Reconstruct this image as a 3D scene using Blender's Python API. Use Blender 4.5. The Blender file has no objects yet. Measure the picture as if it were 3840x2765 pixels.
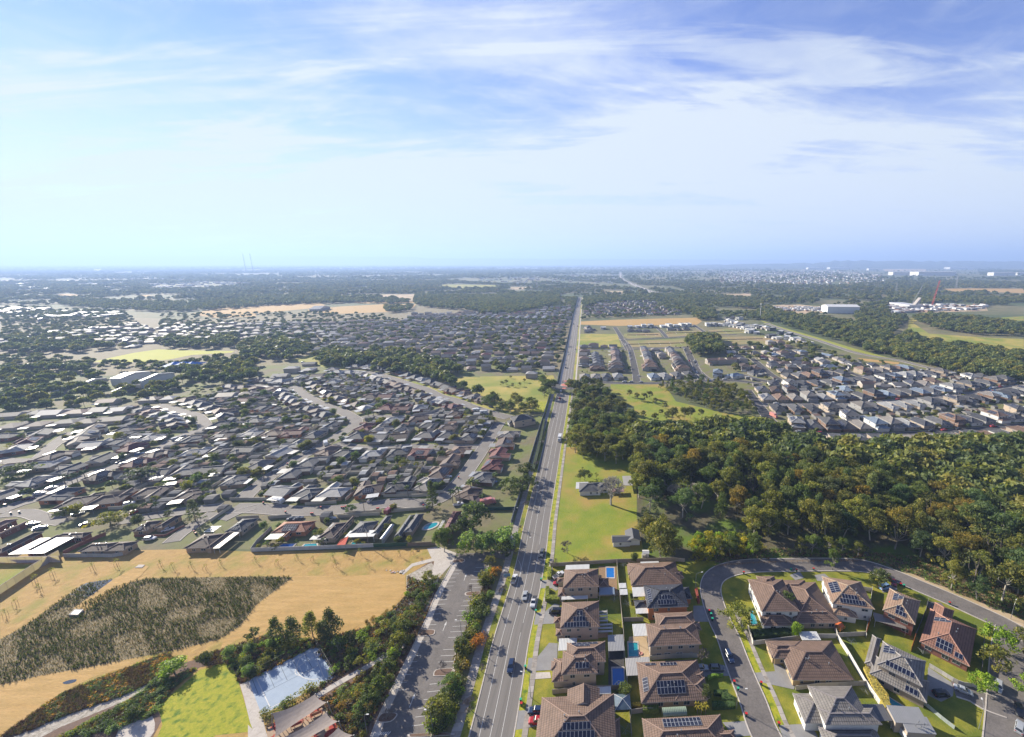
import bpy, math, random
import numpy as np
from mathutils import Vector, Matrix
R = math.radians
random.seed(7)
RN = random.Random(11)
sc = bpy.context.scene
# ---------------------------------------------------------------- camera, sky, sun, exposure
FPX, PX, PY, CAMH, YH = 1600.0, 2300.0, 1382.5, 125.0, 987.0
TH = math.atan((PY - YH) / FPX)
cam = bpy.data.cameras.new('camera'); cam_o = bpy.data.objects.new('camera', cam)
sc.collection.objects.link(cam_o); sc.camera = cam_o
cam_o.location = (0, 0, CAMH); cam_o.rotation_euler = (math.pi / 2 - TH, 0, 0)
cam.sensor_width = 36; cam.lens = 36 * FPX / 3840; cam.shift_x = (1920 - PX) / 3840
cam.clip_start = 1; cam.clip_end = 120000
SUN_AZ, SUN_EL = -57.0, 23.5          # degrees left of the view axis, above the horizon
world = bpy.data.worlds.new('World'); sc.world = world; world.use_nodes = True
wn, wl = world.node_tree.nodes, world.node_tree.links
wn.clear()
def wnode(t, **k):
 n = wn.new(t)
 for a, b in k.items(): setattr(n, a, b)
 return n
w_out = wnode('ShaderNodeOutputWorld'); w_bg = wnode('ShaderNodeBackground'); w_sky = wnode('ShaderNodeTexSky')
w_sky.sky_type = 'NISHITA'; w_sky.sun_disc = False
w_sky.sun_elevation = R(SUN_EL); w_sky.sun_rotation = R(SUN_AZ)
w_sky.altitude = 100; w_sky.air_density = 1.0; w_sky.dust_density = 0.0; w_sky.ozone_density = 3.0
w_bg.inputs['Strength'].default_value = 0.05
# high cirrus: noise over the plane the clouds lie in, seen in perspective
w_tc = wnode('ShaderNodeTexCoord'); w_sep = wnode('ShaderNodeSeparateXYZ')
wl.new(w_tc.outputs['Generated'], w_sep.inputs[0])
w_z = wnode('ShaderNodeMath', operation='MAXIMUM'); wl.new(w_sep.outputs['Z'], w_z.inputs[0]); w_z.inputs[1].default_value = 0.0
w_za = wnode('ShaderNodeMath', operation='ADD'); wl.new(w_z.outputs[0], w_za.inputs[0]); w_za.inputs[1].default_value = 0.12
w_dx = wnode('ShaderNodeMath', operation='DIVIDE'); wl.new(w_sep.outputs['X'], w_dx.inputs[0]); wl.new(w_za.outputs[0], w_dx.inputs[1])
w_dy = wnode('ShaderNodeMath', operation='DIVIDE'); wl.new(w_sep.outputs['Y'], w_dy.inputs[0]); wl.new(w_za.outputs[0], w_dy.inputs[1])
w_cmb = wnode('ShaderNodeCombineXYZ'); wl.new(w_dx.outputs[0], w_cmb.inputs[0]); wl.new(w_dy.outputs[0], w_cmb.inputs[1])
def cloud_layer(rot, sx, sy, scale, detail, lo, hi, off):
 m = wnode('ShaderNodeMapping'); m.inputs['Rotation'].default_value = (0, 0, R(rot)); m.inputs['Scale'].default_value = (sx, sy, 1)
 m.inputs['Location'].default_value = off
 wl.new(w_cmb.outputs[0], m.inputs[0])
 n = wnode('ShaderNodeTexNoise'); n.inputs['Scale'].default_value = scale; n.inputs['Detail'].default_value = detail
 n.inputs['Roughness'].default_value = 0.6; n.inputs['Distortion'].default_value = 0.7
 wl.new(m.outputs[0], n.inputs['Vector'])
 r = wnode('ShaderNodeMapRange'); r.interpolation_type = 'SMOOTHSTEP'
 r.inputs['From Min'].default_value = lo; r.inputs['From Max'].default_value = hi
 wl.new(n.outputs['Fac'], r.inputs['Value'])
 return r.outputs[0]
c1 = cloud_layer(16, 0.42, 1.35, 0.75, 9, 0.42, 0.62, (5.6, 2.2, 0))
c2 = cloud_layer(24, 0.35, 1.7, 1.9, 9, 0.47, 0.66, (7.3, 0.4, 0))
c3 = cloud_layer(8, 0.8, 1.0, 6.0, 8, 0.35, 0.8, (1.3, 5.4, 0))
w_m = wnode('ShaderNodeMath', operation='MULTIPLY_ADD'); wl.new(c2, w_m.inputs[0]); w_m.inputs[1].default_value = 0.8; wl.new(c1, w_m.inputs[2])
w_m2 = wnode('ShaderNodeMath', operation='MULTIPLY_ADD'); wl.new(c3, w_m2.inputs[0]); w_m2.inputs[1].default_value = 0.3; wl.new(w_m.outputs[0], w_m2.inputs[2])
w_low = wnode('ShaderNodeMapRange'); wl.new(w_sep.outputs['Z'], w_low.inputs['Value'])
w_low.inputs['From Min'].default_value = 0.0; w_low.inputs['From Max'].default_value = 0.12; w_low.inputs['To Min'].default_value = 0.7; w_low.inputs['To Max'].default_value = 0.88
w_hi = wnode('ShaderNodeMapRange'); wl.new(w_sep.outputs['Z'], w_hi.inputs['Value'])       # the veil thins out overhead, as it does towards the top of the photo
w_hi.inputs['From Min'].default_value = 0.30; w_hi.inputs['From Max'].default_value = 0.62; w_hi.inputs['To Min'].default_value = 1.0; w_hi.inputs['To Max'].default_value = 0.05
w_lh = wnode('ShaderNodeMath', operation='MULTIPLY'); wl.new(w_low.outputs[0], w_lh.inputs[0]); wl.new(w_hi.outputs[0], w_lh.inputs[1])
w_f0 = wnode('ShaderNodeMath', operation='MULTIPLY'); wl.new(w_m2.outputs[0], w_f0.inputs[0]); wl.new(w_lh.outputs[0], w_f0.inputs[1])
w_veil = wnode('ShaderNodeMapRange'); w_veil.interpolation_type = 'SMOOTHSTEP'; wl.new(w_sep.outputs['Z'], w_veil.inputs['Value'])   # even thin veil, densest low down
w_veil.inputs['From Min'].default_value = 0.02; w_veil.inputs['From Max'].default_value = 0.36; w_veil.inputs['To Min'].default_value = 0.84; w_veil.inputs['To Max'].default_value = 0.03
w_f = wnode('ShaderNodeMath', operation='ADD', use_clamp=True); wl.new(w_f0.outputs[0], w_f.inputs[0]); wl.new(w_veil.outputs[0], w_f.inputs[1])
w_mix = wnode('ShaderNodeMix', data_type='RGBA'); wl.new(w_f.outputs[0], w_mix.inputs['Factor'])
w_tint = wnode('ShaderNodeMix', data_type='RGBA', blend_type='MULTIPLY'); w_tint.inputs['Factor'].default_value = 1.0
w_tint.inputs['B'].default_value = (1.04, .97, 1.36, 1)
wl.new(w_sky.outputs[0], w_tint.inputs['A'])
w_mix.inputs['B'].default_value = (5.35, 5.85, 6.4, 1)
wl.new(w_tint.outputs['Result'], w_mix.inputs['A'])
wl.new(w_mix.outputs['Result'], w_bg.inputs['Color']); wl.new(w_bg.outputs[0], w_out.inputs[0])
sun = bpy.data.lights.new('sun', 'SUN'); sun_o = bpy.data.objects.new('sun', sun); sc.collection.objects.link(sun_o)
sun.energy = 5.0; sun.angle = R(0.5); sun.color = (1.0, 0.92, 0.78)
_e, _a = R(SUN_EL), R(SUN_AZ)
SUNV = Vector((math.sin(_a) * math.cos(_e), math.cos(_a) * math.cos(_e), math.sin(_e)))
sun_o.rotation_euler = (-SUNV).to_track_quat('-Z', 'Y').to_euler(); sun_o.location = (-80, 60, 300)
vs = sc.view_settings
vs.view_transform = 'Standard'; vs.look = 'None'; vs.exposure = 1.55; vs.gamma = 1; vs.use_curve_mapping = False
sc.cycles.volume_bounces = 0; sc.cycles.max_bounces = 5; sc.cycles.diffuse_bounces = 2; sc.cycles.glossy_bounces = 2
sc.cycles.transmission_bounces = 2; sc.cycles.transparent_max_bounces = 4; sc.cycles.use_denoising = True
sc.cycles.sample_clamp_indirect = 4
HAZE_DENSITY, HAZE_G = 1.25e-4, 0.18

# ---------------------------------------------------------------- photo pixel -> point on the ground (or on a level z)
ZS = {'a': (0, 1300, .4898), 'b': (900, 1300, .4898), 'c': (1800, 1300, .4898), 'd': (2600, 1300, .5467),
 '1': (0, 1950, .499), '2': (900, 1950, .499), '3': (1700, 1950, .499), '4': (2600, 1950, .5467),
 'e': (0, 900, .4233), 'f': (900, 900, .4233), 'g': (1800, 900, .4674), 'h': (2700, 900, .5026),
 'q': (2050, 2080, .41958), 'r': (2650, 2100, .40733), 's': (3240, 2100, .40733),
 'm': (900, 2380, .2357), 'n': (1400, 2400, .2235), 'o': (1750, 2400, .2235), 't': (2060, 1380, .0882), 'p': (0, 0, 1.0)}
def G(px, py, z=0.0):
 v = py - YH; h = CAMH - z
 zc = FPX * h / (math.cos(TH) * v)
 return Vector(((px - PX) * zc / FPX, (zc - h * math.sin(TH)) / math.cos(TH), z))
def W(k, x, y, z=0.0):
 o = ZS[k]; return G(o[0] + x * o[2], o[1] + y * o[2], z)
def PL(k, s, z=0.0):
 a = [float(t) for t in s.replace(',', ' ').split()]
 return [W(k, a[i], a[i + 1], z) for i in range(0, len(a), 2)]
def proj(x, y, z):
 zc = y * math.cos(TH) + (CAMH - z) * math.sin(TH); yc = (CAMH - z) * math.cos(TH) - y * math.sin(TH)
 return PX + FPX * x / zc, PY + FPX * yc / zc
def smooth(pts, n=4, closed=False):
 out = []; N = len(pts)
 for i in range(N if closed else N - 1):
  p0 = pts[(i - 1) % N] if closed or i > 0 else pts[i]; p1 = pts[i]; p2 = pts[(i + 1) % N]
  p3 = pts[(i + 2) % N] if closed or i + 2 < N else p2
  for j in range(n):
   t = j / n
   out.append(0.5 * ((2 * p1) + (p2 - p0) * t + (2 * p0 - 5 * p1 + 4 * p2 - p3) * t * t + (3 * p1 - p0 - 3 * p2 + p3) * t ** 3))
 if not closed: out.append(pts[-1])
 return out
def resample(pts, step):
 out = [pts[0].copy()]; acc = 0
 for a, b in zip(pts, pts[1:]):
  L = (b - a).length; d = step - acc
  while d <= L:
   out.append(a.lerp(b, d / L)); d += step
  acc = (acc + L) % step if L else acc
 return out
def tang(pts, i):
 a = pts[max(i - 1, 0)]; b = pts[min(i + 1, len(pts) - 1)]; t = (b - a); t.z = 0
 return t.normalized() if t.length > 1e-6 else Vector((0, 1, 0))
def offset(pts, d):
 return [p + Vector((tang(pts, i).y, -tang(pts, i).x, 0)) * d for i, p in enumerate(pts)]

# ---------------------------------------------------------------- mesh helpers
COL = sc.collection
class MB:
 def __init__(s): s.v = []; s.f = []; s.m = []; s.uv = []
 def face(s, pts, mi=0, uv=None):
  b = len(s.v); s.v.extend([tuple(p) for p in pts]); s.f.append(tuple(range(b, b + len(pts)))); s.m.append(mi)
  s.uv.append(uv if uv else [(p[0], p[1]) for p in pts])
 def box(s, x0, x1, y0, y1, z0, z1, mi=0, bottom=True):
  P = lambda x, y, z: (x, y, z)
  s.face([P(x0, y0, z1), P(x1, y0, z1), P(x1, y1, z1), P(x0, y1, z1)], mi)
  if bottom: s.face([P(x0, y1, z0), P(x1, y1, z0), P(x1, y0, z0), P(x0, y0, z0)], mi)
  s.face([P(x0, y0, z0), P(x1, y0, z0), P(x1, y0, z1), P(x0, y0, z1)], mi, [(x0, z0), (x1, z0), (x1, z1), (x0, z1)])
  s.face([P(x1, y1, z0), P(x0, y1, z0), P(x0, y1, z1), P(x1, y1, z1)], mi, [(x1, z0), (x0, z0), (x0, z1), (x1, z1)])
  s.face([P(x0, y1, z0), P(x0, y0, z0), P(x0, y0, z1), P(x0, y1, z1)], mi, [(y1, z0), (y0, z0), (y0, z1), (y1, z1)])
  s.face([P(x1, y0, z0), P(x1, y1, z0), P(x1, y1, z1), P(x1, y0, z1)], mi, [(y0, z0), (y1, z0), (y1, z1), (y0, z1)])
 def bar(s, a, b, r, mi=0, n=4, r2=None):
  a, b = Vector(a), Vector(b); d = b - a
  if d.length < 1e-5: return
  u = d.normalized().orthogonal().normalized(); w = d.normalized().cross(u); r2 = r if r2 is None else r2
  A = [a + (u * math.cos(2 * math.pi * i / n) + w * math.sin(2 * math.pi * i / n)) * r for i in range(n)]
  B = [b + (u * math.cos(2 * math.pi * i / n) + w * math.sin(2 * math.pi * i / n)) * r2 for i in range(n)]
  for i in range(n): s.face([A[i], A[(i + 1) % n], B[(i + 1) % n], B[i]], mi)
  s.face(B, mi); s.face(A[::-1], mi)
 def disc(s, c, r, h, mi=0, n=12, z2=None):
  A = [(c[0] + r * math.cos(2 * math.pi * i / n), c[1] + r * math.sin(2 * math.pi * i / n)) for i in range(n)]
  s.face([(x, y, c[2] + h) for x, y in A], mi)
  for i in range(n):
   p, q = A[i], A[(i + 1) % n]
   s.face([(p[0], p[1], c[2]), (q[0], q[1], c[2]), (q[0], q[1], c[2] + h), (p[0], p[1], c[2] + h)], mi)
 def ribbon(s, L, Rr, z0, z1, mi=0):
  for i in range(len(L) - 1):
   a, b, c, d = L[i], L[i + 1], Rr[i + 1], Rr[i]
   s.face([(d.x, d.y, z1), (c.x, c.y, z1), (b.x, b.y, z1), (a.x, a.y, z1)], mi)
   if z1 - z0 > 0.03:
    s.face([(b.x, b.y, z0), (a.x, a.y, z0), (a.x, a.y, z1), (b.x, b.y, z1)], mi)
    s.face([(d.x, d.y, z0), (c.x, c.y, z0), (c.x, c.y, z1), (d.x, d.y, z1)], mi)
 def mesh(s, name, mats):
  me = bpy.data.meshes.new(name); me.from_pydata(s.v, [], s.f)
  for m in (mats if isinstance(mats, (list, tuple)) else [mats]): me.materials.append(m)
  me.polygons.foreach_set('material_index', s.m)
  uvl = me.uv_layers.new(name='UVMap'); flat = [c for u in s.uv for p in u for c in p]
  uvl.data.foreach_set('uv', flat); me.update()
  return me
 def build(s, name, mats, parent=None, loc=None, rz=0.0, color=None):
  return link(name, s.mesh(name, mats), parent, loc, rz, color)
def link(name, me, parent=None, loc=None, rz=0.0, color=None):
 o = bpy.data.objects.new(name, me); COL.objects.link(o)
 if parent is not None: o.parent = parent
 if loc is not None: o.location = loc
 if rz: o.rotation_euler = (0, 0, rz)
 if color is not None: o.color = (*color[:3], 1)
 return o
def tag(o, label=None, cat=None, group=None, kind=None):
 if label: o['label'] = label
 if cat: o['category'] = cat
 if group: o['group'] = group
 if kind: o['kind'] = kind
 return o
def empty(name, loc, rz=0.0, label=None, cat=None, group=None):
 o = bpy.data.objects.new(name, None); COL.objects.link(o); o.location = loc; o.rotation_euler = (0, 0, rz); o.empty_display_size = 0.5
 return tag(o, label, cat, group)
def copy_tree(o, parent=None, colors=None):
 c = o.copy(); COL.objects.link(c)
 if parent is not None: c.parent = parent
 if colors:
  for k, v in colors.items():
   if c.name.startswith(k): c.color = (*v, 1)
 for ch in KIDS.get(o.name, []): copy_tree(ch, c, colors)
 return c
KIDS = {}
def reg(o):                                   # remember a prototype's children (looking them up is slow in a large scene)
 KIDS[o.name] = list(o.children)
 for c in KIDS[o.name]: reg(c)

# ---------------------------------------------------------------- materials
def nodes_of(m): return m.node_tree.nodes, m.node_tree.links
ALB = .66
def mat(name, col, rough=0.85, var=0.12, vscale=0.6, bump=0.0, bscale=3.0, col2=None, objcol=False, metal=0.0, spec=0.3, col3=None, v3scale=0.08, lohi=(0.4, 0.6), streak=False):
 S_ = lambda c: tuple(k * ALB for k in c) if c is not None else None
 col, col2, col3 = S_(col), S_(col2), S_(col3)
 m = bpy.data.materials.new(name); m.use_nodes = True; n, l = nodes_of(m); b = n['Principled BSDF']
 b.inputs['Roughness'].default_value = rough; b.inputs['Metallic'].default_value = metal; b.inputs['Specular IOR Level'].default_value = spec
 tc = n.new('ShaderNodeNewGeometry'); oi = n.new('ShaderNodeObjectInfo')
 pos = tc.outputs['Position']
 if streak:                                  # wear that runs along the lanes, mowing lines
  mp = n.new('ShaderNodeMapping'); mp.inputs['Rotation'].default_value = (0, 0, R(streak[0])); mp.inputs['Scale'].default_value = (streak[1], streak[2], 1); l.new(pos, mp.inputs[0]); pos = mp.outputs[0]
 no = n.new('ShaderNodeTexNoise'); no.inputs['Scale'].default_value = vscale; no.inputs['Detail'].default_value = 6; no.inputs['Roughness'].default_value = 0.65
 l.new(pos, no.inputs['Vector'])
 mr = n.new('ShaderNodeMapRange'); l.new(no.outputs['Fac'], mr.inputs['Value'])
 mr.inputs['From Min'].default_value = 0.3; mr.inputs['From Max'].default_value = 0.7
 mx = n.new('ShaderNodeMix'); mx.data_type = 'RGBA'; l.new(mr.outputs[0], mx.inputs['Factor'])
 if col2 is None:
  col2 = tuple(min(1, c * (1 + var * 1.4)) for c in col); col = tuple(c * (1 - var) for c in col)
 mx.inputs['A'].default_value = (*col, 1); mx.inputs['B'].default_value = (*col2, 1)
 out = mx.outputs['Result']
 if col3 is not None:
  n2 = n.new('ShaderNodeTexNoise'); n2.inputs['Scale'].default_value = v3scale; n2.inputs['Detail'].default_value = 5
  l.new(pos, n2.inputs['Vector']); m2 = n.new('ShaderNodeMapRange'); l.new(n2.outputs['Fac'], m2.inputs['Value'])
  m2.inputs['From Min'].default_value = lohi[0]; m2.inputs['From Max'].default_value = lohi[1]
  x2 = n.new('ShaderNodeMix'); x2.data_type = 'RGBA'; l.new(m2.outputs[0], x2.inputs['Factor']); l.new(out, x2.inputs['A']); x2.inputs['B'].default_value = (*col3, 1)
  out = x2.outputs['Result']
 if bump:                                    # fine grain, the same stuff seen closer
  n5 = n.new('ShaderNodeTexNoise'); n5.inputs['Scale'].default_value = min(3.0, vscale * 9 + .8); n5.inputs['Detail'].default_value = 8; n5.inputs['Roughness'].default_value = .8; l.new(pos, n5.inputs['Vector'])
  m5 = n.new('ShaderNodeMapRange'); l.new(n5.outputs['Fac'], m5.inputs['Value']); m5.inputs['From Min'].default_value = .3; m5.inputs['From Max'].default_value = .7; m5.inputs['To Min'].default_value = .68; m5.inputs['To Max'].default_value = 1.25
  x5 = n.new('ShaderNodeMix'); x5.data_type = 'RGBA'; x5.blend_type = 'MULTIPLY'; x5.inputs['Factor'].default_value = 1; l.new(out, x5.inputs['A']); l.new(m5.outputs[0], x5.inputs['B']); out = x5.outputs['Result']
 if objcol:
  x3 = n.new('ShaderNodeMix'); x3.data_type = 'RGBA'; x3.blend_type = 'MULTIPLY'; x3.inputs['Factor'].default_value = 1
  l.new(out, x3.inputs['A']); l.new(oi.outputs['Color'], x3.inputs['B']); out = x3.outputs['Result']
 l.new(out, b.inputs['Base Color'])
 if bump:
  nb = n.new('ShaderNodeTexNoise'); nb.inputs['Scale'].default_value = bscale; nb.inputs['Detail'].default_value = 5; l.new(pos, nb.inputs['Vector'])
  bp = n.new('ShaderNodeBump'); bp.inputs['Strength'].default_value = 0.8; bp.inputs['Distance'].default_value = bump
  l.new(nb.outputs['Fac'], bp.inputs['Height']); l.new(bp.outputs[0], b.inputs['Normal'])
 return m
def ribbed(name, col, period_u=0.0, period_v=0.0, depth=0.05, rough=0.7, var=0.1, objcol=True, metal=0.0, groove=0.6, spec=0.3, stain=None):
 """Tile courses / corrugations from the UV map in metres: u runs along the eave, v up the slope."""
 m = mat(name, col, rough, var, 0.5, objcol=objcol, metal=metal, spec=spec, col3=stain, v3scale=0.25, lohi=(0.5, 0.75)); n, l = nodes_of(m); b = n['Principled BSDF']
 uv = n.new('ShaderNodeUVMap'); sp = n.new('ShaderNodeSeparateXYZ'); l.new(uv.outputs[0], sp.inputs[0]); hs = []
 for ax, per in (('X', period_u), ('Y', period_v)):
  if per <= 0: continue
  d = n.new('ShaderNodeMath'); d.operation = 'DIVIDE'; l.new(sp.outputs[ax], d.inputs[0]); d.inputs[1].default_value = per
  fr = n.new('ShaderNodeMath'); fr.operation = 'FRACT'; l.new(d.outputs[0], fr.inputs[0])
  if ax == 'X':
   s1 = n.new('ShaderNodeMath'); s1.operation = 'PINGPONG'; l.new(fr.outputs[0], s1.inputs[0]); s1.inputs[1].default_value = 0.5
   s2 = n.new('ShaderNodeMath'); s2.operation = 'MULTIPLY'; l.new(s1.outputs[0], s2.inputs[0]); s2.inputs[1].default_value = 2; hs.append(s2.outputs[0])
  else:
   s2 = n.new('ShaderNodeMath'); s2.operation = 'SUBTRACT'; s2.inputs[0].default_value = 1; l.new(fr.outputs[0], s2.inputs[1]); hs.append(s2.outputs[0])
 h = hs[0]
 if len(hs) > 1:
  ad = n.new('ShaderNodeMath'); ad.operation = 'MULTIPLY_ADD'; l.new(hs[1], ad.inputs[0]); ad.inputs[1].default_value = 1.3; l.new(hs[0], ad.inputs[2]); h = ad.outputs[0]
 bp = n.new('ShaderNodeBump'); bp.inputs['Strength'].default_value = 1.0; bp.inputs['Distance'].default_value = depth
 l.new(h, bp.inputs['Height']); l.new(bp.outputs[0], b.inputs['Normal'])
 if groove:                                  # shade under the course overlaps, darkened into the tile colour
  hh = hs[-1]; mr = n.new('ShaderNodeMapRange'); l.new(hh, mr.inputs['Value']); mr.inputs['From Min'].default_value = 0.0; mr.inputs['From Max'].default_value = 0.3
  mr.inputs['To Min'].default_value = groove; mr.inputs['To Max'].default_value = 1
  src = b.inputs['Base Color'].links[0].from_socket
  vm = n.new('ShaderNodeMix'); vm.data_type = 'RGBA'; vm.blend_type = 'MULTIPLY'; vm.inputs['Factor'].default_value = 1
  l.new(src, vm.inputs['A']); l.new(mr.outputs[0], vm.inputs['B']); l.new(vm.outputs['Result'], b.inputs['Base Color'])
 return m
def leafmat(name, c1, c2, c3, trans=0.35, rough=0.6):
 m = bpy.data.materials.new(name); m.use_nodes = True; n, l = nodes_of(m); b = n['Principled BSDF']; out = n['Material Output']
 b.inputs['Roughness'].default_value = rough; b.inputs['Specular IOR Level'].default_value = 0.25
 at = n.new('ShaderNodeAttribute'); at.attribute_name = 'tint'; oi = n.new('ShaderNodeObjectInfo')
 cr = n.new('ShaderNodeValToRGB'); e = cr.color_ramp.elements; e[0].position = 0.0; e[0].color = (*c1, 1); e[1].position = 1.0; e[1].color = (*c3, 1)
 k = e.new(0.5); k.color = (*c2, 1); l.new(at.outputs['Fac'], cr.inputs[0])
 mx = n.new('ShaderNodeMix'); mx.data_type = 'RGBA'; mx.blend_type = 'MULTIPLY'; mx.inputs['Factor'].default_value = 1
 l.new(cr.outputs[0], mx.inputs['A']); l.new(oi.outputs['Color'], mx.inputs['B'])
 l.new(mx.outputs['Result'], b.inputs['Base Color'])
 tr = n.new('ShaderNodeBsdfTranslucent'); tm = n.new('ShaderNodeMix'); tm.data_type = 'RGBA'; tm.blend_type = 'MULTIPLY'; tm.inputs['Factor'].default_value = 1
 l.new(mx.outputs['Result'], tm.inputs['A']); tm.inputs['B'].default_value = (1.5, 1.6, 0.6, 1); l.new(tm.outputs['Result'], tr.inputs['Color'])
 ms = n.new('ShaderNodeMixShader'); ms.inputs[0].default_value = trans
 l.new(b.outputs[0], ms.inputs[1]); l.new(tr.outputs[0], ms.inputs[2]); l.new(ms.outputs[0], out.inputs['Surface'])
 return m
M = {}
M['ground'] = mat('ground', (.14, .145, .06), 0.95, vscale=0.02, col2=(.30, .24, .12), col3=(.09, .12, .04), v3scale=0.004)
M['lawn'] = mat('lawn', (.24, .25, .02), 0.95, vscale=0.35, col2=(.40, .34, .04), bump=0.08, bscale=2.5, col3=(.15, .19, .018), v3scale=0.12)
M['bright_lawn'] = mat('bright_lawn', (.30, .35, .012), 0.95, vscale=0.9, col2=(.50, .44, .04), bump=0.025, bscale=5, col3=(.11, .20, .012), v3scale=0.5, lohi=(.5, .68))
M['field'] = mat('field', (.19, .27, .02), 0.95, vscale=0.12, col2=(.32, .33, .03), bump=0.12, bscale=1.2, col3=(.42, .29, .07), v3scale=0.045, lohi=(.47, .66))
M['dry'] = mat('dry', (.52, .31, .095), 0.95, vscale=0.35, col2=(.68, .43, .16), bump=0.08, bscale=2.0, col3=(.40, .27, .08), v3scale=0.5, lohi=(.35, .95), streak=(12, .22, 1.3))
M['dry_bank'] = mat('dry_bank', (.43, .26, .08), 0.95, vscale=0.5, col2=(.58, .37, .12), bump=0.25, bscale=0.5, col3=(.32, .28, .05), v3scale=0.10, lohi=(.48, .7))
M['dry_green'] = mat('dry_green', (.32, .32, .045), 0.95, vscale=0.06, col2=(.55, .40, .10), col3=(.22, .27, .03), v3scale=0.02, lohi=(.42, .62))
M['mud'] = mat('mud', (.22, .165, .08), 0.95, vscale=0.5, col2=(.34, .27, .15), bump=0.06, bscale=2)
M['mulch'] = mat('mulch', (.13, .075, .045), 0.95, vscale=1.2, col2=(.26, .16, .10), bump=0.06, bscale=5, col3=(.20, .13, .10), v3scale=.3)
M['gravel'] = mat('gravel', (.26, .22, .16), 0.95, vscale=1.0, col2=(.66, .60, .52), bump=0.06, bscale=5)
M['bare_soil'] = mat('bare_soil', (.55, .36, .22), 0.95, vscale=0.1, col2=(.72, .56, .40), col3=(.42, .33, .17), v3scale=.03)
M['asphalt'] = mat('asphalt', (.175, .155, .14), 0.9, vscale=0.12, col2=(.23, .205, .185), bump=0.01, bscale=12, col3=(.14, .125, .115), v3scale=.35, lohi=(.5, .8))
M['asphalt_old'] = mat('asphalt_old', (.21, .19, .17), 0.9, vscale=0.12, col2=(.27, .245, .22), bump=0.01, bscale=12)
M['asphalt_main'] = mat('asphalt_main', (.17, .155, .14), 0.9, vscale=0.3, col2=(.27, .245, .22), col3=(.20, .18, .16), v3scale=.9, lohi=(.5, .7), streak=(-3, 4, .05))
M['asphalt_dark'] = mat('asphalt_dark', (.075, .07, .07), 0.85, vscale=0.12, col2=(.11, .105, .10), bump=0.01, bscale=12)
M['concrete'] = mat('concrete', (.52, .46, .40), 0.9, vscale=0.5, col2=(.66, .60, .53), col3=(.42, .37, .32), v3scale=1.5, lohi=(.5, .8))
M['drive'] = mat('drive', (.27, .26, .25), 0.85, vscale=0.4, col2=(.34, .33, .32))
M['red_pave'] = mat('red_pave', (.55, .16, .11), 0.9, vscale=0.6, col2=(.65, .23, .17))
M['paint'] = mat('paint', (.68, .66, .62), 0.7, var=0.12, vscale=1.5)
M['court'] = mat('court', (.36, .44, .54), 0.85, vscale=0.5, col2=(.42, .50, .60))
M['line_dark'] = mat('line_dark', (.09, .12, .14), 0.8)
M['roof_tile'] = ribbed('roof_tile', (1, 1, 1), 0.62, 0.78, 0.045, 0.75, 0.2, groove=0.32)
M['roof_metal'] = ribbed('roof_metal', (1, 1, 1), 0.5, 0, 0.04, 0.45, 0.06, metal=0.0, groove=0.0, spec=0.5)
M['roof_plain'] = mat('roof_plain', (1, 1, 1), 0.55, 0.12, 0.5, objcol=True, spec=0.4)
M['ridge'] = mat('ridge', (1, 1, 1), 0.75, 0.08, objcol=True)
M['wall'] = mat('wall', (1, 1, 1), 0.9, 0.06, 1.0, objcol=True)
M['fascia'] = mat('fascia', (.55, .52, .48), 0.6, 0.05)
M['white'] = mat('white', (.78, .77, .74), 0.5, 0.04)
M['window_frame'] = mat('window_frame', (.62, .60, .57), 0.5, 0.05)
M['glass'] = mat('glass', (.045, .06, .075), 0.08, 0.2, spec=0.8)
M['panel_cell'] = mat('panel_cell', (.010, .013, .035), 0.3, 0.2, spec=0.35)
M['panel_edge'] = mat('panel_edge', (.38, .40, .44), 0.4, 0.05)
M['fence'] = mat('fence', (1, 1, 1), 0.75, 0.06, objcol=True)
M['timber'] = mat('timber', (.30, .19, .10), 0.8, 0.2, 2)
M['steel'] = mat('steel', (.32, .33, .34), 0.45, 0.1, metal=0.4)
M['dark_metal'] = mat('dark_metal', (.05, .05, .055), 0.5)
M['bark'] = mat('bark', (.30, .25, .20), 0.9, 0.25, 1.5)
M['pale_bark'] = mat('pale_bark', (.46, .42, .36), 0.85, 0.2, 0.8)
M['grey_bark'] = mat('grey_bark', (.24, .20, .17), 0.9, 0.2, 1.5)
M['water'] = mat('water', (.02, .18, .55), 0.06, 0.1, spec=0.6, objcol=False)
M['pool_teal'] = mat('pool_teal', (.03, .33, .40), 0.06, 0.1, spec=0.6)
M['puddle'] = mat('puddle', (.06, .07, .08), 0.03, 0.1, spec=1.0)
M['car_paint'] = mat('car_paint', (1, 1, 1), 0.25, 0.0, objcol=True, spec=0.6)
M['car_glass'] = mat('car_glass', (.02, .025, .03), 0.06, 0.0, spec=0.9)
M['tyre'] = mat('tyre', (.02, .02, .02), 0.9, 0.1)
M['rim'] = mat('rim', (.35, .35, .36), 0.35, 0.1, metal=0.6)
M['lamp_red'] = mat('lamp_red', (.45, .02, .02), 0.3, 0.0)
M['lamp_white'] = mat('lamp_white', (.7, .7, .68), 0.2, 0.0)
M['plastic'] = mat('plastic', (1, 1, 1), 0.5, 0.03, objcol=True)
M['shade_cloth'] = mat('shade_cloth', (.30, .25, .22), 0.9, 0.12, 1.0)
M['leaf'] = leafmat('leaf', (.042, .062, .018), (.11, .130, .036), (.25, .24, .070), trans=0.38)
M['net'] = leafmat('net', (.42, .38, .28), (.42, .38, .28), (.42, .38, .28), trans=0.55)
M['leaf_flat'] = mat('leaf_flat', (.035, .050, .014), 0.9, vscale=0.15, col2=(.075, .085, .025), objcol=True)
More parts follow.
